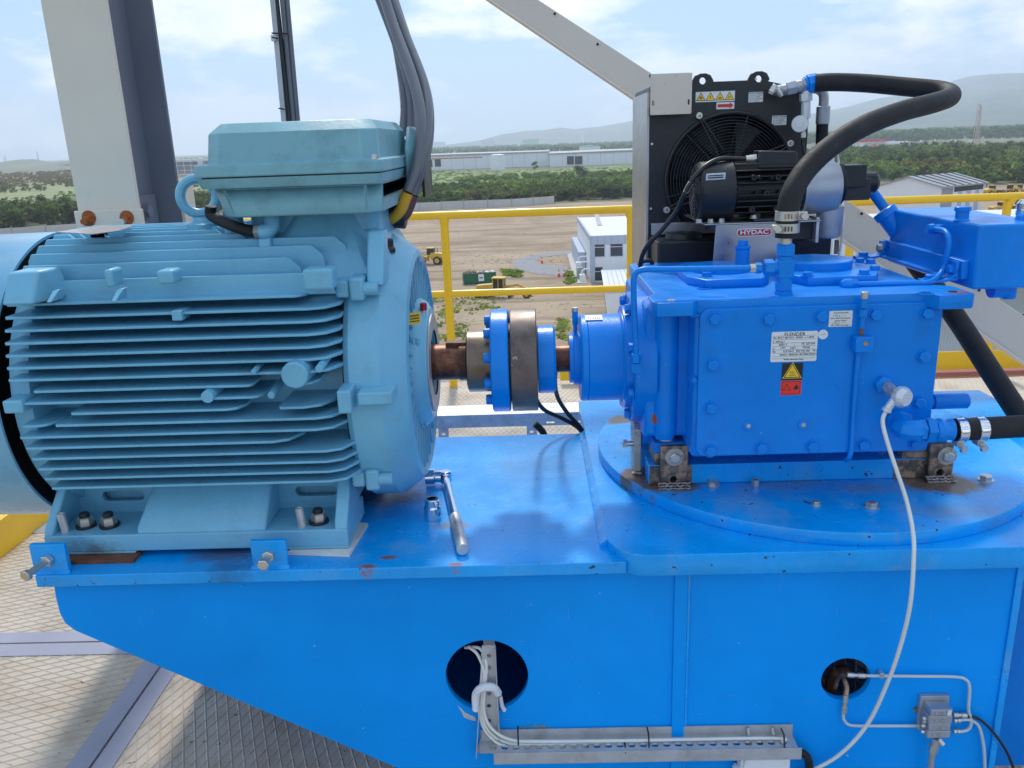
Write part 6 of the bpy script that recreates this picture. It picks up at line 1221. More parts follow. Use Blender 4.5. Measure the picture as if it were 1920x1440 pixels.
# ---------------- buildings
WW = mat('white_wall', (.8, .81, .82), .8, var=.04, vs=.3, bump=0, rv=0); WR = mat('white_roof', (.62, .64, .66), .6, var=.05, vs=.2, bump=0, rv=0)
GR = mat('grey_roof', (.33, .34, .35), .6, var=.08, vs=.1, bump=0, rv=0); GWc = mat('grey_wall_panel', (.45, .5, .6), .8, var=.04, vs=.3, bump=0, rv=0)
ORS = mat('orange_stripe', (.55, .18, .08), .8, bump=0); DW = mat('dark_opening', (.02, .022, .028), .5, bump=0)
def bbox_px(u0, u1, vt, vb, depth=None):
    p0, p1 = G(u0, vb), G(u1, vb); y = (p0.y+p1.y)/2; z = A((u0+u1)/2, vt, y).z; return p0.x, p1.x, y, z
# long warehouse left
def warehouse(u0, u1, vt, vb, dep, label, stripe=None, doors=()):
    x0, x1, y, z = bbox_px(u0, u1, vt, vb); t = thing('warehouse', label, 'warehouse', ((x0+x1)/2, y, GZ))
    obj('wall', MB().box(x0, x1, y, y+dep, GZ, z-1.), WW, t); obj('roof', MB().prism([(x0-1, y-1, z-1), (x1+1, y-1, z-1), (x1+1, y-1, z-.2), ((x0+x1)/2, y-1, z+.3), (x0-1, y-1, z-.2)], (0, dep+2, 0)), GR, t)
    n_ = int((x1-x0)/12)
    for k in range(1, n_): xx = x0+(x1-x0)*k/n_; obj('wall_joint', MB().box(xx-.15, xx+.15, y-.12, y, GZ, z-1.2), GWc, t)
    if stripe: obj('stripe', MB().box(x0, x0+(x1-x0)*stripe, y-.15, y-.01, z-4.2, z-3.2), ORS, t)
    for (a_, b_, va, vb2) in doors:
        pa, pb2 = A(a_, va, y), A(b_, vb2, y); obj('dock_door', MB().box(pa.x, pb2.x, y-.5, y-.02, pb2.z, pa.z), DW, t)
    return t, y
wt, wy = warehouse(700, 1036, 289, 318, 120, 'long low white warehouse with orange stripe behind the white tank', .66, ((808, 811, 300, 313), (815, 827, 299, 312)))
warehouse(1027, 1330, 282, 308, 140, 'long white warehouse with two dark dock doors left of the black cooler', None, ((1063, 1076, 293, 308), (1078, 1092, 293, 308)))
x0, x1, y, z = bbox_px(922, 947, 290, 318.5); r_ = (x1-x0)/2
solo('storage_tank', MB().lathe(((x0+x1)/2, y-r_, GZ), (0, 0, 1), [(0, r_), (z-GZ, r_), (z-GZ+.6, r_*.5), (z-GZ+.8, .2)], 32), WW, 'round white storage tank in front of the long warehouse', 'storage tank')
for i, (u0, u1, vt, vb, m_, l) in enumerate(((905, 925, 262, 272, WW, 'small far white building with pitched wall in the wood'), (980, 1012, 261, 268, mat('pale_green_wall', (.35, .6, .32), .8, bump=0), 'long pale green building on the horizon'), (1085, 1130, 272, 282, mat('pale_blue_roof', (.45, .58, .65), .7, bump=0), 'pale blue roofed shed in the distant wood'), (1088, 1098, 253, 262, WW, 'tiny white building on the hill foot'), (815, 830, 266, 272, WW, 'small white block on the left of the distant wood'), (945, 975, 264, 269, WW, 'low white block between the green building and the pitched one'), (1020, 1050, 262, 268, WW, 'low white block right of the green building'))):
    x0, x1, y, z = bbox_px(u0, u1, vt, vb+6); t = thing('distant_building', l, 'building', ((x0+x1)/2, y, GZ), 'small buildings on the horizon'); w2 = (x1-x0)/2
    obj('wall', MB().box(x0, x1, y, y+25, GZ, z-2), WW if i != 1 else m_, t); obj('roof', MB().prism([(x0-1, y-1, z-2), (x1+1, y-1, z-2), ((x0+x1)/2+w2*.1, y-1, z)], (0, 27, 0)), m_, t)
# trucks at warehouse
for k, (u, v) in enumerate(((814, 315), (1071, 310), (1087, 310))):
    p = G(u, v); t = thing('truck', ('white truck parked at the left end of the long warehouse', 'dark truck at the left dock door', 'dark truck at the right dock door')[k], 'truck', p); c_ = WW if k == 0 else DW
    obj('cargo_box', MB().box(p.x-1.5, p.x+1.5, p.y-4, p.y+3, GZ+1, GZ+4.2), c_, t); obj('cab', MB().box(p.x-1.3, p.x+1.3, p.y-7, p.y-4.3, GZ+.9, GZ+3.4), WW if k == 0 else DW, t)
    for yy in (-6, -1, 2): obj('wheel', MB().cyl((p.x-1.5, p.y+yy, GZ+.6), (p.x+1.5, p.y+yy, GZ+.6), .6, 12), DW, t)
# white frame structure (left)
x0, x1, y, z = bbox_px(306, 392, 299, 330); t = thing('open_shed', 'white steel frame shed seen between the grey column and the motor', 'shed', ((x0+x1)/2, y, GZ))
obj('roof', MB().box(x0, x1, y-1, y+25, z-2.2, z), WR, t); obj('back_wall', MB().box(x0, x1, y+22, y+23, GZ+2, z-3), GWc, t)
for k in range(11): xx = x0+(x1-x0)*k/10; obj('frame_post', MB().box(xx-.25, xx+.25, y, y+.5, GZ, z-2.2), WW, t)
for q in (.33, .62): obj('frame_beam', MB().box(x0, x1, y-.05, y+.4, GZ+(z-GZ)*q, GZ+(z-GZ)*q+.5), WW, t)
x0, x1, y, z = bbox_px(-60, 250, 420, 422)
# ---------------- office building
bA, bB = G(1108, 530), G(1330, 523); by = (bA.y+bB.y)/2; bx0, bx1 = bA.x, bB.x+4; ztop = A(1150, 441, by).z
ob = thing('office_building', 'white two-storey office building with dark windows behind the yellow railing', 'building', ((bx0+bx1)/2, by, GZ))
dep = Zp(1150, 404, ztop).y-by
obj('wall', MB().box(bx0, bx1, by, by+dep, GZ, ztop-.4), WW, ob)
obj('roof', MB().box(bx0+.3, bx1, by+.3, by+dep-.3, ztop-.39, ztop-.2), WR, ob)
obj('parapet', MB().box(bx0-.15, bx1, by-.15, by+.25, ztop-1.6, ztop).box(bx0-.15, bx0+.25, by+.26, by+dep, ztop-1.0, ztop), GWc, ob)
for k in range(18): xx = bx0+1.25*k; obj('panel_joint', MB().box(xx, xx+.05, by-.19, by-.152, ztop-1.6, ztop), GR, ob)
p = [A(u, v, by) for (u, v) in ((1103, 455), (1109, 530))]
obj('corner_pier', MB().box(bx0-.16, bx0+.75, by-.2, by-.002, GZ, ztop-1.62), GWc, ob)
def window(u0, u1, v0, v1):
    a, b = A(u0, v1, by), A(u1, v0, by); f = obj('window', MB().box(a.x-.12, b.x+.12, by-.06, by-.003, a.z-.12, b.z+.12), GWc, ob)
    zz = a.z+(b.z-a.z)*.68
    for (q0, q1) in ((a.z, zz-.05), (zz+.05, b.z)): obj('pane', MB().box(a.x, b.x, by-.09, by-.062, q0, q1), M['glass'], f)
    obj('mullion', MB().box(a.x, b.x, by-.1, by-.062, zz-.05, zz+.05), WW, f)
for q in ((1111, 1133, 455, 481), (1145, 1167, 454, 480), (1191, 1213, 453, 479), (1111, 1129, 501, 526), (1236, 1258, 452, 478), (1282, 1300, 451, 477)): window(*q)
obj('roof_skylight', MB().prism([tuple(Zp(u, v, ztop-.19)) for (u, v) in ((1120, 423), (1129, 423), (1122, 403), (1115, 403))], (0, 0, .12)), GR, ob)
# lean-to pipes and equipment on the left side
obj('side_annex', MB().box(bx0-1.5, bx0-.17, by+12, by+dep-1, GZ, ztop-4.5), GWc, ob)
for (dx, dy, w2, h2, m_) in ((-1.7, 5, 1.1, 2.2, GR), (-1.5, 2, .9, 1.3, WW), (-1.8, 8, 1.0, 2.8, WW)):
    a_ = thing('ventilation_unit', ('grey', 'white low', 'white tall')[(dx == -1.5)+2*(dx == -1.8)]+' ventilation unit beside the office building', 'ventilation unit', (bx0+dx, by+dy, GZ), 'units beside the office building')
    obj('casing', MB().box(bx0+dx-w2/2, bx0+dx+w2/2, by+dy-.8, by+dy+.8, GZ, GZ+h2), m_, a_, .05); obj('duct', MB().tube([(bx0+dx, by+dy, GZ+h2), (bx0+dx, by+dy, GZ+h2+.6), (bx0+dx+.5, by+dy, GZ+h2+1), (bx0-.17, by+dy, GZ+h2+1)], .16, 10, 4), WW, a_)
# annex with sloped white roof
FL = G(1139, 592); zF = A(1139, 549, FL.y).z; yB = by-4; BLp = A(1131, 507, yB); zBk = BLp.z; Lq = 20.
an = thing('annex', 'low white annex with ribbed sloping white roof in front of the office building', 'annex', (FL.x+8, FL.y, GZ))
fq = lambda p, dx, z: V(p.x+dx, p.y, z)
obj('wall', MB().loft([[fq(FL, 0, GZ), fq(FL, Lq, GZ), fq(BLp, Lq, GZ), fq(BLp, 0, GZ)], [fq(FL, 0, zF-.1), fq(FL, Lq, zF-.1), fq(BLp, Lq, zBk-.1), fq(BLp, 0, zBk-.1)]]), WW, an, smooth=False)
obj('roof', MB().loft([[fq(FL, -.4, zF-.05), fq(FL, Lq, zF-.05), fq(BLp, Lq, zBk-.05), fq(BLp, -.4, zBk-.05)], [fq(FL, -.4, zF+.15), fq(FL, Lq, zF+.15), fq(BLp, Lq, zBk+.15), fq(BLp, -.4, zBk+.15)]]), WR, an, smooth=False)
for k in range(24): dx = .5+.8*k; obj('roof_rib', MB().loft([[fq(FL, dx, zF+.155), fq(FL, dx+.1, zF+.155), fq(BLp, dx+.1, zBk+.155), fq(BLp, dx, zBk+.155)], [fq(FL, dx, zF+.27), fq(FL, dx+.1, zF+.27), fq(BLp, dx+.1, zBk+.27), fq(BLp, dx, zBk+.27)]]), GWc, an, smooth=False)
# grey-roof warehouse right, turned away from the railing
gy = G(1700, 410).y; ze = A(1765, 350, gy).z
eR = Zp(1765, 350, ze); eL = Zp(1646, 350, ze); eF = Zp(1846, 342, ze); ax = eF-eR; ax = ax.normalized()*min(ax.length, 70.); mid = (eL+eR)/2
za = ze+max(2.2, A(1711, 332, mid.y).z-ze); rg = V(mid.x, mid.y, za); gx_ = (eR-eL).normalized(); ax = V(ax.x, ax.y, 0); dn = lambda q: V(q.x, q.y, GZ)
gw_ = thing('gabled_warehouse', 'white gabled warehouse with grey ribbed roof on the right behind the railing', 'warehouse', (mid.x, mid.y, GZ))
obj('wall', MB().loft([[dn(eL), dn(eR), eR, rg-V(0, 0, .05), eL], [dn(eL)+ax, dn(eR)+ax, eR+ax, rg+ax-V(0, 0, .05), eL+ax]]), WW, gw_, smooth=False)
an_ = ax.normalized(); ov = gx_*.9
for side, e_q in ((1, eR), (-1, eL)):
    o1 = e_q+ov*side-V(0, 0, .25); up = V(0, 0, .28)
    obj('roof', MB().loft([[rg-an_*.8, o1-an_*.8, o1-an_*.8+up, rg-an_*.8+up], [rg+ax+an_*.8, o1+ax+an_*.8, o1+ax+an_*.8+up, rg+ax+an_*.8+up]]), GR, gw_, smooth=False)
    for k in range(6 if side > 0 else 0):
        p_ = ax*((k+.5)/6); obj('roof_joint', MB().loft([[rg+p_+up*1.02, o1+p_+up*1.02, o1+p_+up*1.6, rg+p_+up*1.6], [rg+p_+up*1.02+an_*.5, o1+p_+up*1.02+an_*.5, o1+p_+up*1.6+an_*.5, rg+p_+up*1.6+an_*.5]]), DW, gw_, smooth=False)
sn = gx_*.06
def wq(f0, f1, z0, z1, m_, nme, off=1.):
    a0, a1 = eR+ax*f0+sn*off, eR+ax*f1+sn*off; a0b, a1b = a0-sn*.8, a1-sn*.8; q = lambda p, z: V(p.x, p.y, z)
    obj(nme, MB().loft([[q(a0, z0), q(a1, z0), q(a1b, z0), q(a0b, z0)], [q(a0, z1), q(a1, z1), q(a1b, z1), q(a0b, z1)]]), m_, gw_, smooth=False)
wq(.3, .98, ze-1.9, ze-.5, DW, 'side_opening')
for k in range(7): wq(.3+.1*k, .3+.1*k+.088, GZ, ze-2., GWc if k % 2 else WW, 'wall_panel')
wq(.02, .27, GZ, ze-.6, GR, 'sliding_door')
# red/white filling station & poles, tower
st0 = G(1655, 278); y = st0.y; t = thing('filling_station', 'long red and white canopy building in the distance right of the hose', 'station', (st0.x, y, GZ)); RD = mat('red_cladding', (.6, .05, .05), .7, bump=0)
x0, x1 = G(1585, 280).x, G(1690, 276).x; z = A(1620, 262, y).z
obj('canopy', MB().box(x0, x0+(x1-x0)*.62, y, y+12, z-3, z), RD, t); obj('building', MB().box(x0+(x1-x0)*.3, x1, y+4, y+20, GZ, z-4), WW, t); obj('grey_roof', MB().box(x0+(x1-x0)*.55, x1+12, y-6, y+3, GZ, GZ+5), GR, t)
for k in range(7): xx = x0+(x1-x0)*.1*k; obj('canopy_post', MB().box(xx, xx+.6, y+1, y+1.6, GZ, z-3), WW, t)
q = A(1640, 266, y-8); solo('red_tent', MB().add([(q.x-5, y-12, GZ), (q.x+5, y-12, GZ), (q.x+5, y-4, GZ), (q.x-5, y-4, GZ), (q.x, y-8, q.z-1)], [(0, 1, 4), (1, 2, 4), (2, 3, 4), (3, 0, 4), (0, 3, 2, 1)]), RD, 'pointed red tent roof in front of the station', 'tent', smooth=False)
for k in range(9):
    p = G(1640+k*9.5+random.uniform(-3, 3), 278.5-.3*k); c_ = random.choice((WW, WW, GR, M['yellow'], DW)); vv = thing('parked_vehicle', 'small parked vehicle before the distant trees, %s right of the station' % ORD[k], 'car', p, 'vehicles parked right of the station')
    obj('body', MB().box(p.x-2.6, p.x+2.6, p.y-1, p.y+1, GZ+.4, GZ+1.5), c_, vv); obj('cabin', MB().box(p.x-1.4, p.x+1.6, p.y-.9, p.y+.9, GZ+1.5, GZ+2.4), DW, vv)
POLE = mat('pole_concrete', (.85, .84, .78), .8, bump=0)
for i, (u, vt, vb, xa) in enumerate(((1725, 262, 280, 1), (1751, 261, 281, 0), (1768, 263, 281, 0), (1782, 261, 281, 1), (1790, 263, 281, 0), (1815, 262, 281, 1), (1819, 261, 281, 0), (1876, 258, 282, 1), (1556+57, 250, 275, 0))):
    p = G(u, vb); zt_ = A(u, vt, p.y).z; t = thing('utility_pole', 'pale utility pole before the distant trees, %s from the left' % {1613: 'first', 1725: 'second', 1751: 'third', 1768: 'fourth', 1782: 'fifth', 1790: 'sixth', 1815: 'seventh', 1819: 'eighth', 1876: 'ninth'}[u], 'utility pole', p, 'utility poles on the right')
    obj('pole', MB().cyl((p.x, p.y, GZ), (p.x, p.y, zt_), .85, 8, .65), POLE, t)
    if xa: obj('crossarm', MB().box(p.x-2.2, p.x+2.2, p.y-.2, p.y+.2, zt_-1.4, zt_-1), POLE, t)
wl = MB(); pa, pb_ = A(1725, 263, G(1725, 280).y), A(1990, 258, G(1725, 280).y)
for k in range(3): wl.cyl(pa+V(0, 0, -k*.7), pb_+V(0, 0, -k*.7), .08, 5)
solo('power_lines', wl, POLE, 'thin power lines strung between the utility poles', 'power line')
p = G(1828, 279); zt_ = A(1833, 195, p.y).z; tw = thing('telecom_tower', 'tall thin telecom lattice tower with antennas on the right', 'tower', p); xt_ = A(1833, 195, p.y).x; h = zt_-GZ
TWM = mat('tower_steel', (.55, .42, .36), .7, bump=0); s0_, s1_ = 2.6, 1.0
leg = lambda sx, sy, f_: V(p.x+sx*(s0_+(s1_-s0_)*f_), p.y+sy*(s0_+(s1_-s0_)*f_), GZ+h*f_)
for sx in (-1, 1):
    for sy in (-1, 1): obj('tower_leg', MB().cyl(leg(sx, sy, 0), leg(sx, sy, 1), .42, 6, .3), TWM, tw)
for k in range(13):
    f0_, f1_ = k/13, (k+1)/13; obj('lattice_brace', MB().cyl(leg(-1, -1, f0_), leg(1, -1, f1_), .16, 5).cyl(leg(1, -1, f0_), leg(-1, -1, f1_), .16, 5).cyl(leg(-1, -1, f1_), leg(1, -1, f1_), .16, 5), TWM, tw)
for k in range(8):
    a_ = .8*k; obj('antenna', MB().box(p.x+3.6*math.cos(a_)-.5, p.x+3.6*math.cos(a_)+.5, p.y+3.6*math.sin(a_)-.4, p.y+3.6*math.sin(a_)+.4, zt_-3-3.5*(k % 2), zt_+.6-3.5*(k % 2)), WW, tw)
obj('dish', MB().lathe((p.x+6.5, p.y-1, GZ+h*.72), (0, -1, 0), [(0, .3), (.5, 1.6), (.6, 1.6)], 16), WW, tw); obj('dish_arm', MB().cyl((p.x, p.y, GZ+h*.72), (p.x+6.5, p.y-1, GZ+h*.72), .15, 5), TWM, tw)
# distant chimneys in haze (left)
for i, (u, vt) in enumerate(((74, 284), (44, 296), (12, 292))):
    p = A(u, 312, 3800); zt_ = A(u, vt, 3800).z; solo('distant_tower', MB().cyl((p.x, 3800, GZ), (p.x, 3800, zt_), 5 if i == 0 else 9, 10, 4), WW, ('tallest', 'middle', 'leftmost')[i]+' pale high-rise fading in the haze on the left horizon', 'tower', group='hazy towers on the left horizon')
# ---------------- perimeter wall
pw_ = [G(-40, 449), G(150, 436), G(420, 416), G(745, 397), G(870, 391), (G(960, 388)), G(1040, 381.5)]
pwt = thing('perimeter_wall', 'long pale concrete panel wall around the bare earth field', 'wall', pw_[3]); cw = mat('pale_concrete_panel', (.52, .51, .48), .9, var=.08, vs=.2, bump=0, rv=0)
for a_, b_ in zip(pw_[:-1], pw_[1:]):
    d = b_-a_; n_ = max(1, int(d.length/8)); d = d/n_
    for k in range(n_):
        s = a_+d*k; e = s+d*.975; nn = V(-d.y, d.x, 0).normalized()*.1; hh_ = 3.1+.1*random.random()
        obj('wall_panel', MB().loft([[s-nn, e-nn, e+nn, s+nn], [q+V(0, 0, hh_) for q in (s-nn, e-nn, e+nn, s+nn)]]), cw, pwt, smooth=False)
        obj('wall_post', MB().box(s.x-.2, s.x+.02, s.y-.25, s.y+.25, GZ, GZ+3.6), GR, pwt)
# ---------------- machines
CY_ = mat('machine_yellow', (.62, .36, .03), .5, bump=0, var=.15, vs=1); TY = mat('tyre', (.03, .028, .026), .9, bump=0); CG = mat('cab_glass', (.02, .025, .03), .15, bump=0)
def wheel(par, x, y, r, w_):
    t_ = obj('wheel', MB().lathe((x, y-w_/2, r), (0, 1, 0), [(0, r*.6), (0, r*.93), (w_*.15, r), (w_*.85, r), (w_, r*.93), (w_, r*.6)], 24), TY, par)
    obj('rim', MB().lathe((x, y-w_/2-.02, r), (0, 1, 0), [(0, r*.2), (.02, r*.57), (w_, r*.57), (w_+.02, r*.57), (w_+.04, r*.2)], 16), CY_, t_)
def wheel_loader(label, loc, rot, group=None):
    t = thing('wheel_loader', label, 'wheel loader', (0, 0, 0), group)
    obj('rear_body', MB().loft([[(1.0, -1.1, 1.0), (4.1, -1.1, 1.1), (4.1, 1.1, 1.1), (1.0, 1.1, 1.0)], [(.8, -1.1, 2.3), (4.2, -1.1, 2.2), (4.2, 1.1, 2.2), (.8, 1.1, 2.3)], [(1.0, -.9, 2.7), (3.9, -.9, 2.45), (3.9, .9, 2.45), (1.0, .9, 2.7)]]), CY_, t, .08)
    obj('cab_frame', MB().box(.0, 1.5, -.8, .8, 1.6, 2.2).box(-.05, 1.6, -.85, .85, 3.55, 3.75), CY_, t, .05)
    cb = obj('cab', MB().loft([[(.0, -.78, 2.2), (1.5, -.78, 2.2), (1.5, .78, 2.2), (.0, .78, 2.2)], [(.15, -.72, 3.55), (1.45, -.72, 3.55), (1.45, .72, 3.55), (.15, .72, 3.55)]]), CG, t)
    for (x, y) in ((.02, -.8), (.8, -.8), (1.5, -.8), (.02, .8), (1.5, .8)): obj('cab_post', MB().cyl((x, y, 2.2), (x+.05, y*.93, 3.56), .05, 6), TY, cb)
    obj('exhaust', MB().cyl((2.2, .2, 2.4), (2.2, .2, 3.5), .08, 8), TY, t)
    obj('front_frame', MB().loft([[(-1.9, -.5, .8), (.3, -.5, .8), (.3, .5, .8), (-1.9, .5, .8)], [(-1.5, -.45, 2.0), (.1, -.45, 1.7), (.1, .45, 1.7), (-1.5, .45, 2.0)]]), CY_, t, .05)
    for s_ in (-1, 1): obj('lift_arm', MB().loft([[(-.6, s_*.75-.12, 2.2), (-.6, s_*.75+.12, 2.2), (-.8, s_*.75+.12, 1.7), (-.8, s_*.75-.12, 1.7)], [(-3.3, s_*.75-.12, 1.0), (-3.3, s_*.75+.12, 1.0), (-3.4, s_*.75+.12, .5), (-3.4, s_*.75-.12, .5)]]), CY_, t, .03)
    obj('bucket', MB().prism([(-3.2, -1.5, .25), (-4.6, -1.5, .1), (-4.7, -1.5, .2), (-3.6, -1.5, .6), (-3.5, -1.5, 1.4), (-3.0, -1.5, 1.3)], (0, 3, 0)), TY, t, .03)
    obj('fender', MB().box(1.7, 3.6, -1.4, -1.05, 1.6, 1.75).box(1.7, 3.6, 1.05, 1.4, 1.6, 1.75), CY_, t, .04)
    for (x, y) in ((-1.6, -1.1), (-1.6, 1.1), (2.4, -1.1), (2.4, 1.1)): wheel(t, x, y, .95, .75)
    t.location = loc; t.rotation_euler.z = rot; return t
def copy_tree(o, parent=None):
    c = o.copy(); COL.objects.link(c); c.parent = parent
    if parent: c.matrix_parent_inverse = o.matrix_parent_inverse.copy()
    for ch in o.children: copy_tree(ch, c)
    return c
p = G(808, 495.5); ld = wheel_loader('yellow wheel loader standing on bare earth left of the railing post', G(803, 495.5), R_(-8)); 
bpy.context.view_layer.update()
for i, (u, v, r, l) in enumerate(((1862, 366, 200, 'yellow loader parked beside the grey roofed warehouse'), (1890, 365, 30, 'yellow loader second from the warehouse in the yard'), (1915, 364, 160, 'yellow loader at the right picture edge above the railing'), (1905, 397, 10, 'yellow loader partly hidden by the railing elbow on the right'), (1880, 402, 190, 'yellow loader parked below the railing elbow behind the tank'))):
    c = copy_tree(ld); q = G(u, v); c.location = q; c.rotation_euler.z = R_(r); c['label'] = l; c['group'] = 'loaders in the yard'
def grader(loc, rot):
    t = thing('motor_grader', 'yellow motor grader with cab in front of the green dumpster', 'motor grader', (0, 0, 0))
    obj('rear_body', MB().loft([[(-4.2, -.9, .9), (-1.2, -.9, .9), (-1.2, .9, .9), (-4.2, .9, .9)], [(-4.2, -.8, 2.1), (-1.2, -.8, 2.4), (-1.2, .8, 2.4), (-4.2, .8, 2.1)]]), CY_, t, .06)
    cb = obj('cab', MB().loft([[(-1.2, -.75, 1.3), (.5, -.75, 1.3), (.5, .75, 1.3), (-1.2, .75, 1.3)], [(-1.3, -.8, 3.3), (.7, -.8, 3.3), (.7, .8, 3.3), (-1.3, .8, 3.3)]]), CG, t)
    obj('cab_roof', MB().box(-1.45, .9, -.95, .95, 3.3, 3.5), CY_, cb, .05)
    for (x, y) in ((-1.25, -.8), (-.3, -.8), (.6, -.8), (-1.25, .8), (.6, .8)): obj('cab_post', MB().box(x-.06, x+.06, y-.04, y+.04, 1.3, 3.3), CY_, cb)
    obj('front_beam', MB().loft([[(.5, -.2, 1.5), (.5, .2, 1.5), (.5, .2, 2.0), (.5, -.2, 2.0)], [(3.0, -.2, 2.0), (3.0, .2, 2.0), (3.0, .2, 2.4), (3.0, -.2, 2.4)], [(5.0, -.2, 1.0), (5.0, .2, 1.0), (5.0, .2, 1.5), (5.0, -.2, 1.5)]]), CY_, t, .03)
    obj('blade', MB().box(1.6, 1.9, -1.9, 1.9, .2, .9), TY, t, .03)
    for (x, y) in ((-3.8, -1.05), (-3.8, 1.05), (-2.1, -1.05), (-2.1, 1.05), (4.7, -1.0), (4.7, 1.0)): wheel(t, x, y, .68, .5)
    t.location = loc; t.rotation_euler.z = rot
grader(G(940, 557), R_(-12))
# dumpster
p = G(899, 531); dt = thing('dumpster', 'green open-top dumpster with white sign panel filled with rubbish', 'dumpster', (p.x, p.y, GZ)); GN = mat('green_steel', (.012, .13, .06), .5, bump=0, var=.1, vs=.5)
def TR(x, y, z): c_, s_ = math.cos(R_(10)), math.sin(R_(10)); return V(p.x+x*c_-y*s_, p.y+x*s_+y*c_, GZ+z)
def tb(x0, x1, y0, y1, z0, z1): return MB().loft([[TR(x0, y0, z0), TR(x1, y0, z0), TR(x1, y1, z0), TR(x0, y1, z0)], [TR(x0, y0, z1), TR(x1, y0, z1), TR(x1, y1, z1), TR(x0, y1, z1)]])
for (n_, bx_) in (('side_wall', (-3.1, 3.1, -1.2, -1.1, .3, 2.1)), ('side_wall', (-3.1, 3.1, 1.1, 1.2, .3, 2.1)), ('end_wall', (-3.1, -3.0, -1.09, 1.09, .3, 2.1)), ('end_wall', (3.0, 3.1, -1.09, 1.09, .3, 2.1)), ('floor', (-3., 3., -1.09, 1.09, .3, .4)), ('skid', (-3, 3, -.9, -.6, 0, .28)), ('skid', (-3, 3, .6, .9, 0, .28)), ('top_rim', (-3.15, 3.15, -1.28, -1.202, 1.95, 2.12))): obj(n_, tb(*bx_), GN, dt)
for k in range(9): x = -2.9+k*.72; obj('side_rib', tb(x-.06, x+.06, -1.27, -1.202, .3, 1.94), GN, dt)
obj('sign_panel', tb(-.3, .75, -1.33, -1.285, .6, 1.9), WW, dt); sg = obj('sign_print', tb(-.1, .55, -1.34, -1.332, 1.1, 1.35), GN, dt)
rub = MB(); random.seed(9)
for k in range(60): c = TR(random.uniform(-2.8, 2.8), random.uniform(-.9, .9), random.uniform(1.7, 2.25)); rub.obox(c, (random.random(), random.random(), .2), (0, .3, 1), (1, -.5, .2), random.uniform(.1, .3), random.uniform(.08, .25), random.uniform(.05, .2))
tag(obj('rubbish_pile', rub, mat('rubbish', (.3, .2, .15), .9, bump=0, island=.6), None, org=(p.x, p.y, GZ+1.7), smooth=False), 'heap of brownish rubbish inside the green dumpster', 'rubbish', kind='stuff')
for i, (x, l) in enumerate(((.1, 'white rubbish bag in the middle of the dumpster'), (1.5, 'white rubbish bag right of the middle in the dumpster'), (2.5, 'white rubbish bag at the right end of the dumpster'))):
    solo('rubbish_bag', MB().sphere(TR(x, -.4, 2.15), .42, 10, (1.3, .9, .6)), M['white'], l, 'bag', group='bags in the dumpster')
# cones and markers
ORG_C = mat('cone_orange', (.75, .1, .02), .6, bump=0)
for (u, v, l) in ((1048, 519, 'orange traffic cone farther from the office building at the gravel loop'), (1058, 519, 'orange traffic cone nearer the office building at the gravel loop'), (1016, 494, 'thin orange marker standing inside the gravel loop')):
    p = G(u, v); c = thing('traffic_cone', l, 'traffic cone', p, 'cones at the gravel loop'); obj('base', MB().box(p.x-.3, p.x+.3, p.y-.3, p.y+.3, GZ+.1, GZ+.16), ORG_C, c); obj('cone', MB().cyl((p.x, p.y, GZ+.16), (p.x, p.y, GZ+1.5), .27, 12, .06), ORG_C, c); obj('band', MB().cyl((p.x, p.y, GZ+.7), (p.x, p.y, GZ+1.05), .205, 12, .15), WW, c)
# grass tufts and litter on the earth
def tufts(name, polys, n, s, m, label, seed):
    r = np.random.default_rng(seed); vs = []
    for poly in polys:
        P_ = [G(*q) for q in poly]; c = sum(P_, V(0, 0, 0))/len(P_); 
        for k in range(n):
            i = r.integers(len(P_)); a_, b_ = P_[i], P_[(i+1) % len(P_)]; f1_, f2_ = r.uniform(), math.sqrt(r.uniform()); q = c+(a_.lerp(b_, f1_)-c)*f2_
            if mnoise.noise((q.x*.35, q.y*.35, seed)) < -.05: continue
            for j in range(3):
                a = r.uniform(0, 6.28); d = np.array([math.cos(a), math.sin(a), 0])*s*r.uniform(.3, .8); o_ = np.array([q.x, q.y, GZ+.05])+np.array([*r.normal(0, .25, 2), 0]); up = np.array([*r.normal(0, .12, 2), s*r.uniform(.3, 1.)])
                vs.append(np.stack([o_-d, o_+d, o_+d*.7+up, o_-d*.7+up]))
    v = np.concatenate(vs); o3 = v.mean(0); o3[2] = GZ; me = qmesh(name, v-o3, m); o = bpy.data.objects.new(name, me); COL.objects.link(o); o.location = o3; return tag(o, label, 'grass', kind='stuff')
tufts('grass_patches', [[(845, 562), (905, 556), (960, 562), (940, 578), (900, 590), (850, 588)], [(795, 560), (842, 556), (842, 600), (800, 590)], [(800, 600), (880, 595), (880, 640), (815, 640)], [(1048, 600), (1062, 600), (1062, 640), (1048, 635)]], 170, .36, LGR, 'scattered green grass patches on the earth before the machines', 61)
tufts('grass_strip', [[(945, 515), (975, 516), (976, 520), (950, 521)], [(940, 508), (970, 509), (976, 512), (946, 512)], [(1060, 512), (1070, 512), (1078, 530), (1066, 534)]], 350, .5, LB, 'bright grass strip right of the dumpster and by the office wall', 62)
st_ = MB(); random.seed(12)
for k in range(420):
    u, v = random.uniform(790, 1120), random.choice((random.uniform(400, 640), random.uniform(560, 640), random.gauss(488, 8))); q = G(u, v); s_ = random.uniform(.05, .17)
    st_.obox((q.x, q.y, GZ+.05+s_*.3), (random.random()+.1, random.random(), 0), (0, .2, 1), (1, -.4, .1), s_*1.3, s_*.5, s_)
tag(obj('scattered_stones', st_, mat('pale_stone', (.5, .45, .38), .9, bump=0, island=.4), None, org=(0, 150, GZ), smooth=False), 'pale stones and litter scattered over the bare earth', 'stones', kind='stuff')
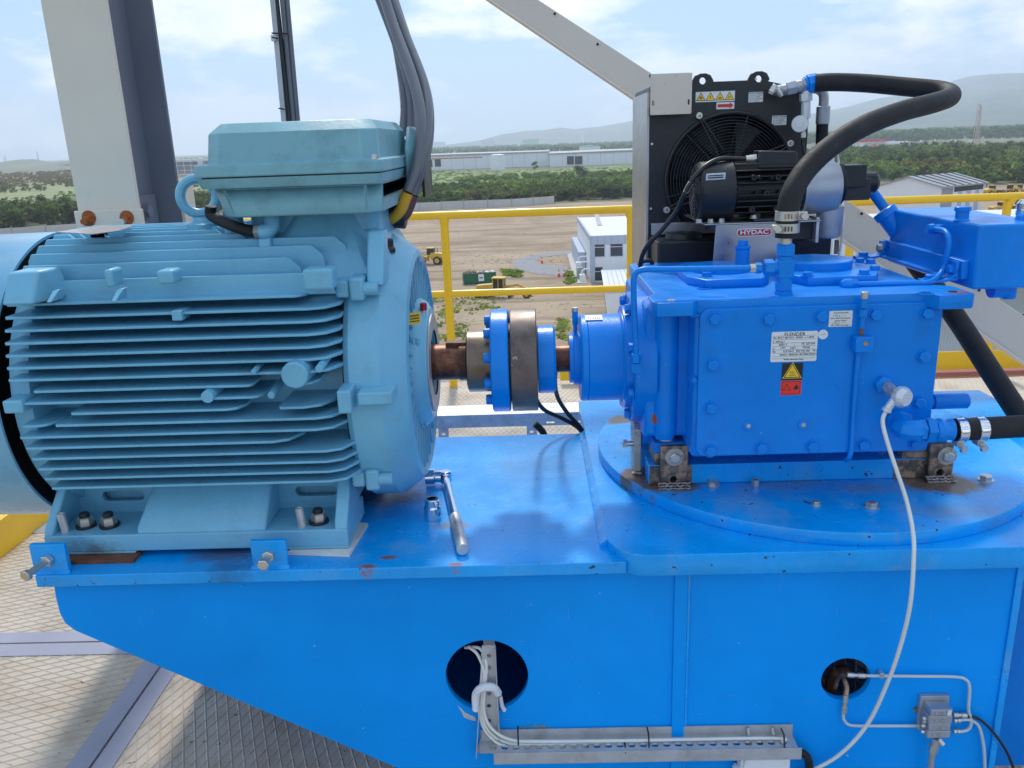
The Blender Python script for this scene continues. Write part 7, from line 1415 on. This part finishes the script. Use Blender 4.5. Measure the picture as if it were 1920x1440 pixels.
# ---------------- near white building below right, white roof below left
y = 62.; n0 = A(1545, 428, y); z = n0.z; nb = thing('site_building', 'white corrugated site building with windows below the oil tank on the right', 'building', (n0.x+20, y, GZ)); CW = mat('white_corrugated', (.7, .73, .76), .7, var=.03, vs=.5, bump=0, rv=0)
xe = n0.x+42; obj('wall', MB().box(n0.x, xe, y, y+7, GZ, z), CW, nb); obj('roof', MB().box(n0.x-.3, xe, y-.3, y+7.3, z, z+.25), WR, nb)
cg_ = MB()
for k in range(130): xx = n0.x+9+.25*k; cg_.box(xx, xx+.1, y-.05, y-.002, GZ, z-7)
tag(obj('wall_corrugation', cg_, CW, nb, smooth=False), kind='stuff')
def nwin(u0, u1, v0, v1, nme='window'):
    a, b = A(u0, v1, y), A(u1, v0, y); f = obj(nme, MB().box(a.x-.12, b.x+.12, y-.1, y-.06, a.z-.12, b.z+.12), WW, nb); obj('pane', MB().box(a.x, b.x, y-.12, y-.102, a.z, b.z), M['glass'], f)
nwin(1562, 1573, 449, 476); nwin(1806, 1824, 598, 660, 'door'); nwin(1893, 1903, 590, 622); nwin(1908, 1925, 588, 625)
a, b = A(1606, 480, y), A(1619, 449, y); dr_ = obj('door', MB().box(a.x, b.x, y-.08, y-.002, a.z, b.z), GWc, nb); obj('handle', MB().box(b.x-.25, b.x-.15, y-.14, y-.082, (a.z+b.z)/2, (a.z+b.z)/2+.3), GR, dr_)
obj('canopy', MB().box(A(1625, 500, y-8).x, xe, y-8, y-.06, A(1700, 515, y-8).z-.2, A(1700, 515, y-8).z), WR, nb)
solo('white_roof', MB().loft([[(-9, 1, -4.4), (-2.2, 1, -4.4), (-2.2, 8, -4.4), (-9, 8, -4.4)], [(-9, 1, -4.2), (-2.2, 1, -4.2), (-2.2, 8, -3.6), (-9, 8, -3.6)]]), WR, 'bright white roof below the platform edge at the far left', 'roof')
# ---------------- haze
hz = MB().box(-12500, 12500, -600, 13500, GZ-1, 700); hm = bpy.data.materials.new('haze'); hm.use_nodes = True; t = hm.node_tree; t.nodes.remove(t.nodes['Principled BSDF'])
pv = N(t, 'ShaderNodeVolumePrincipled'); pv.inputs['Density'].default_value = 1.55e-4; pv.inputs['Color'].default_value = (.76, .87, 1, 1); pv.inputs['Anisotropy'].default_value = .35
t.links.new(pv.outputs[0], t.nodes['Material Output'].inputs['Volume'])
hz_ = obj('haze', hz, hm, None, org=(0, 0, 0), smooth=False); tag(hz_, 'thin pale haze over the whole plain', 'haze', kind='stuff')
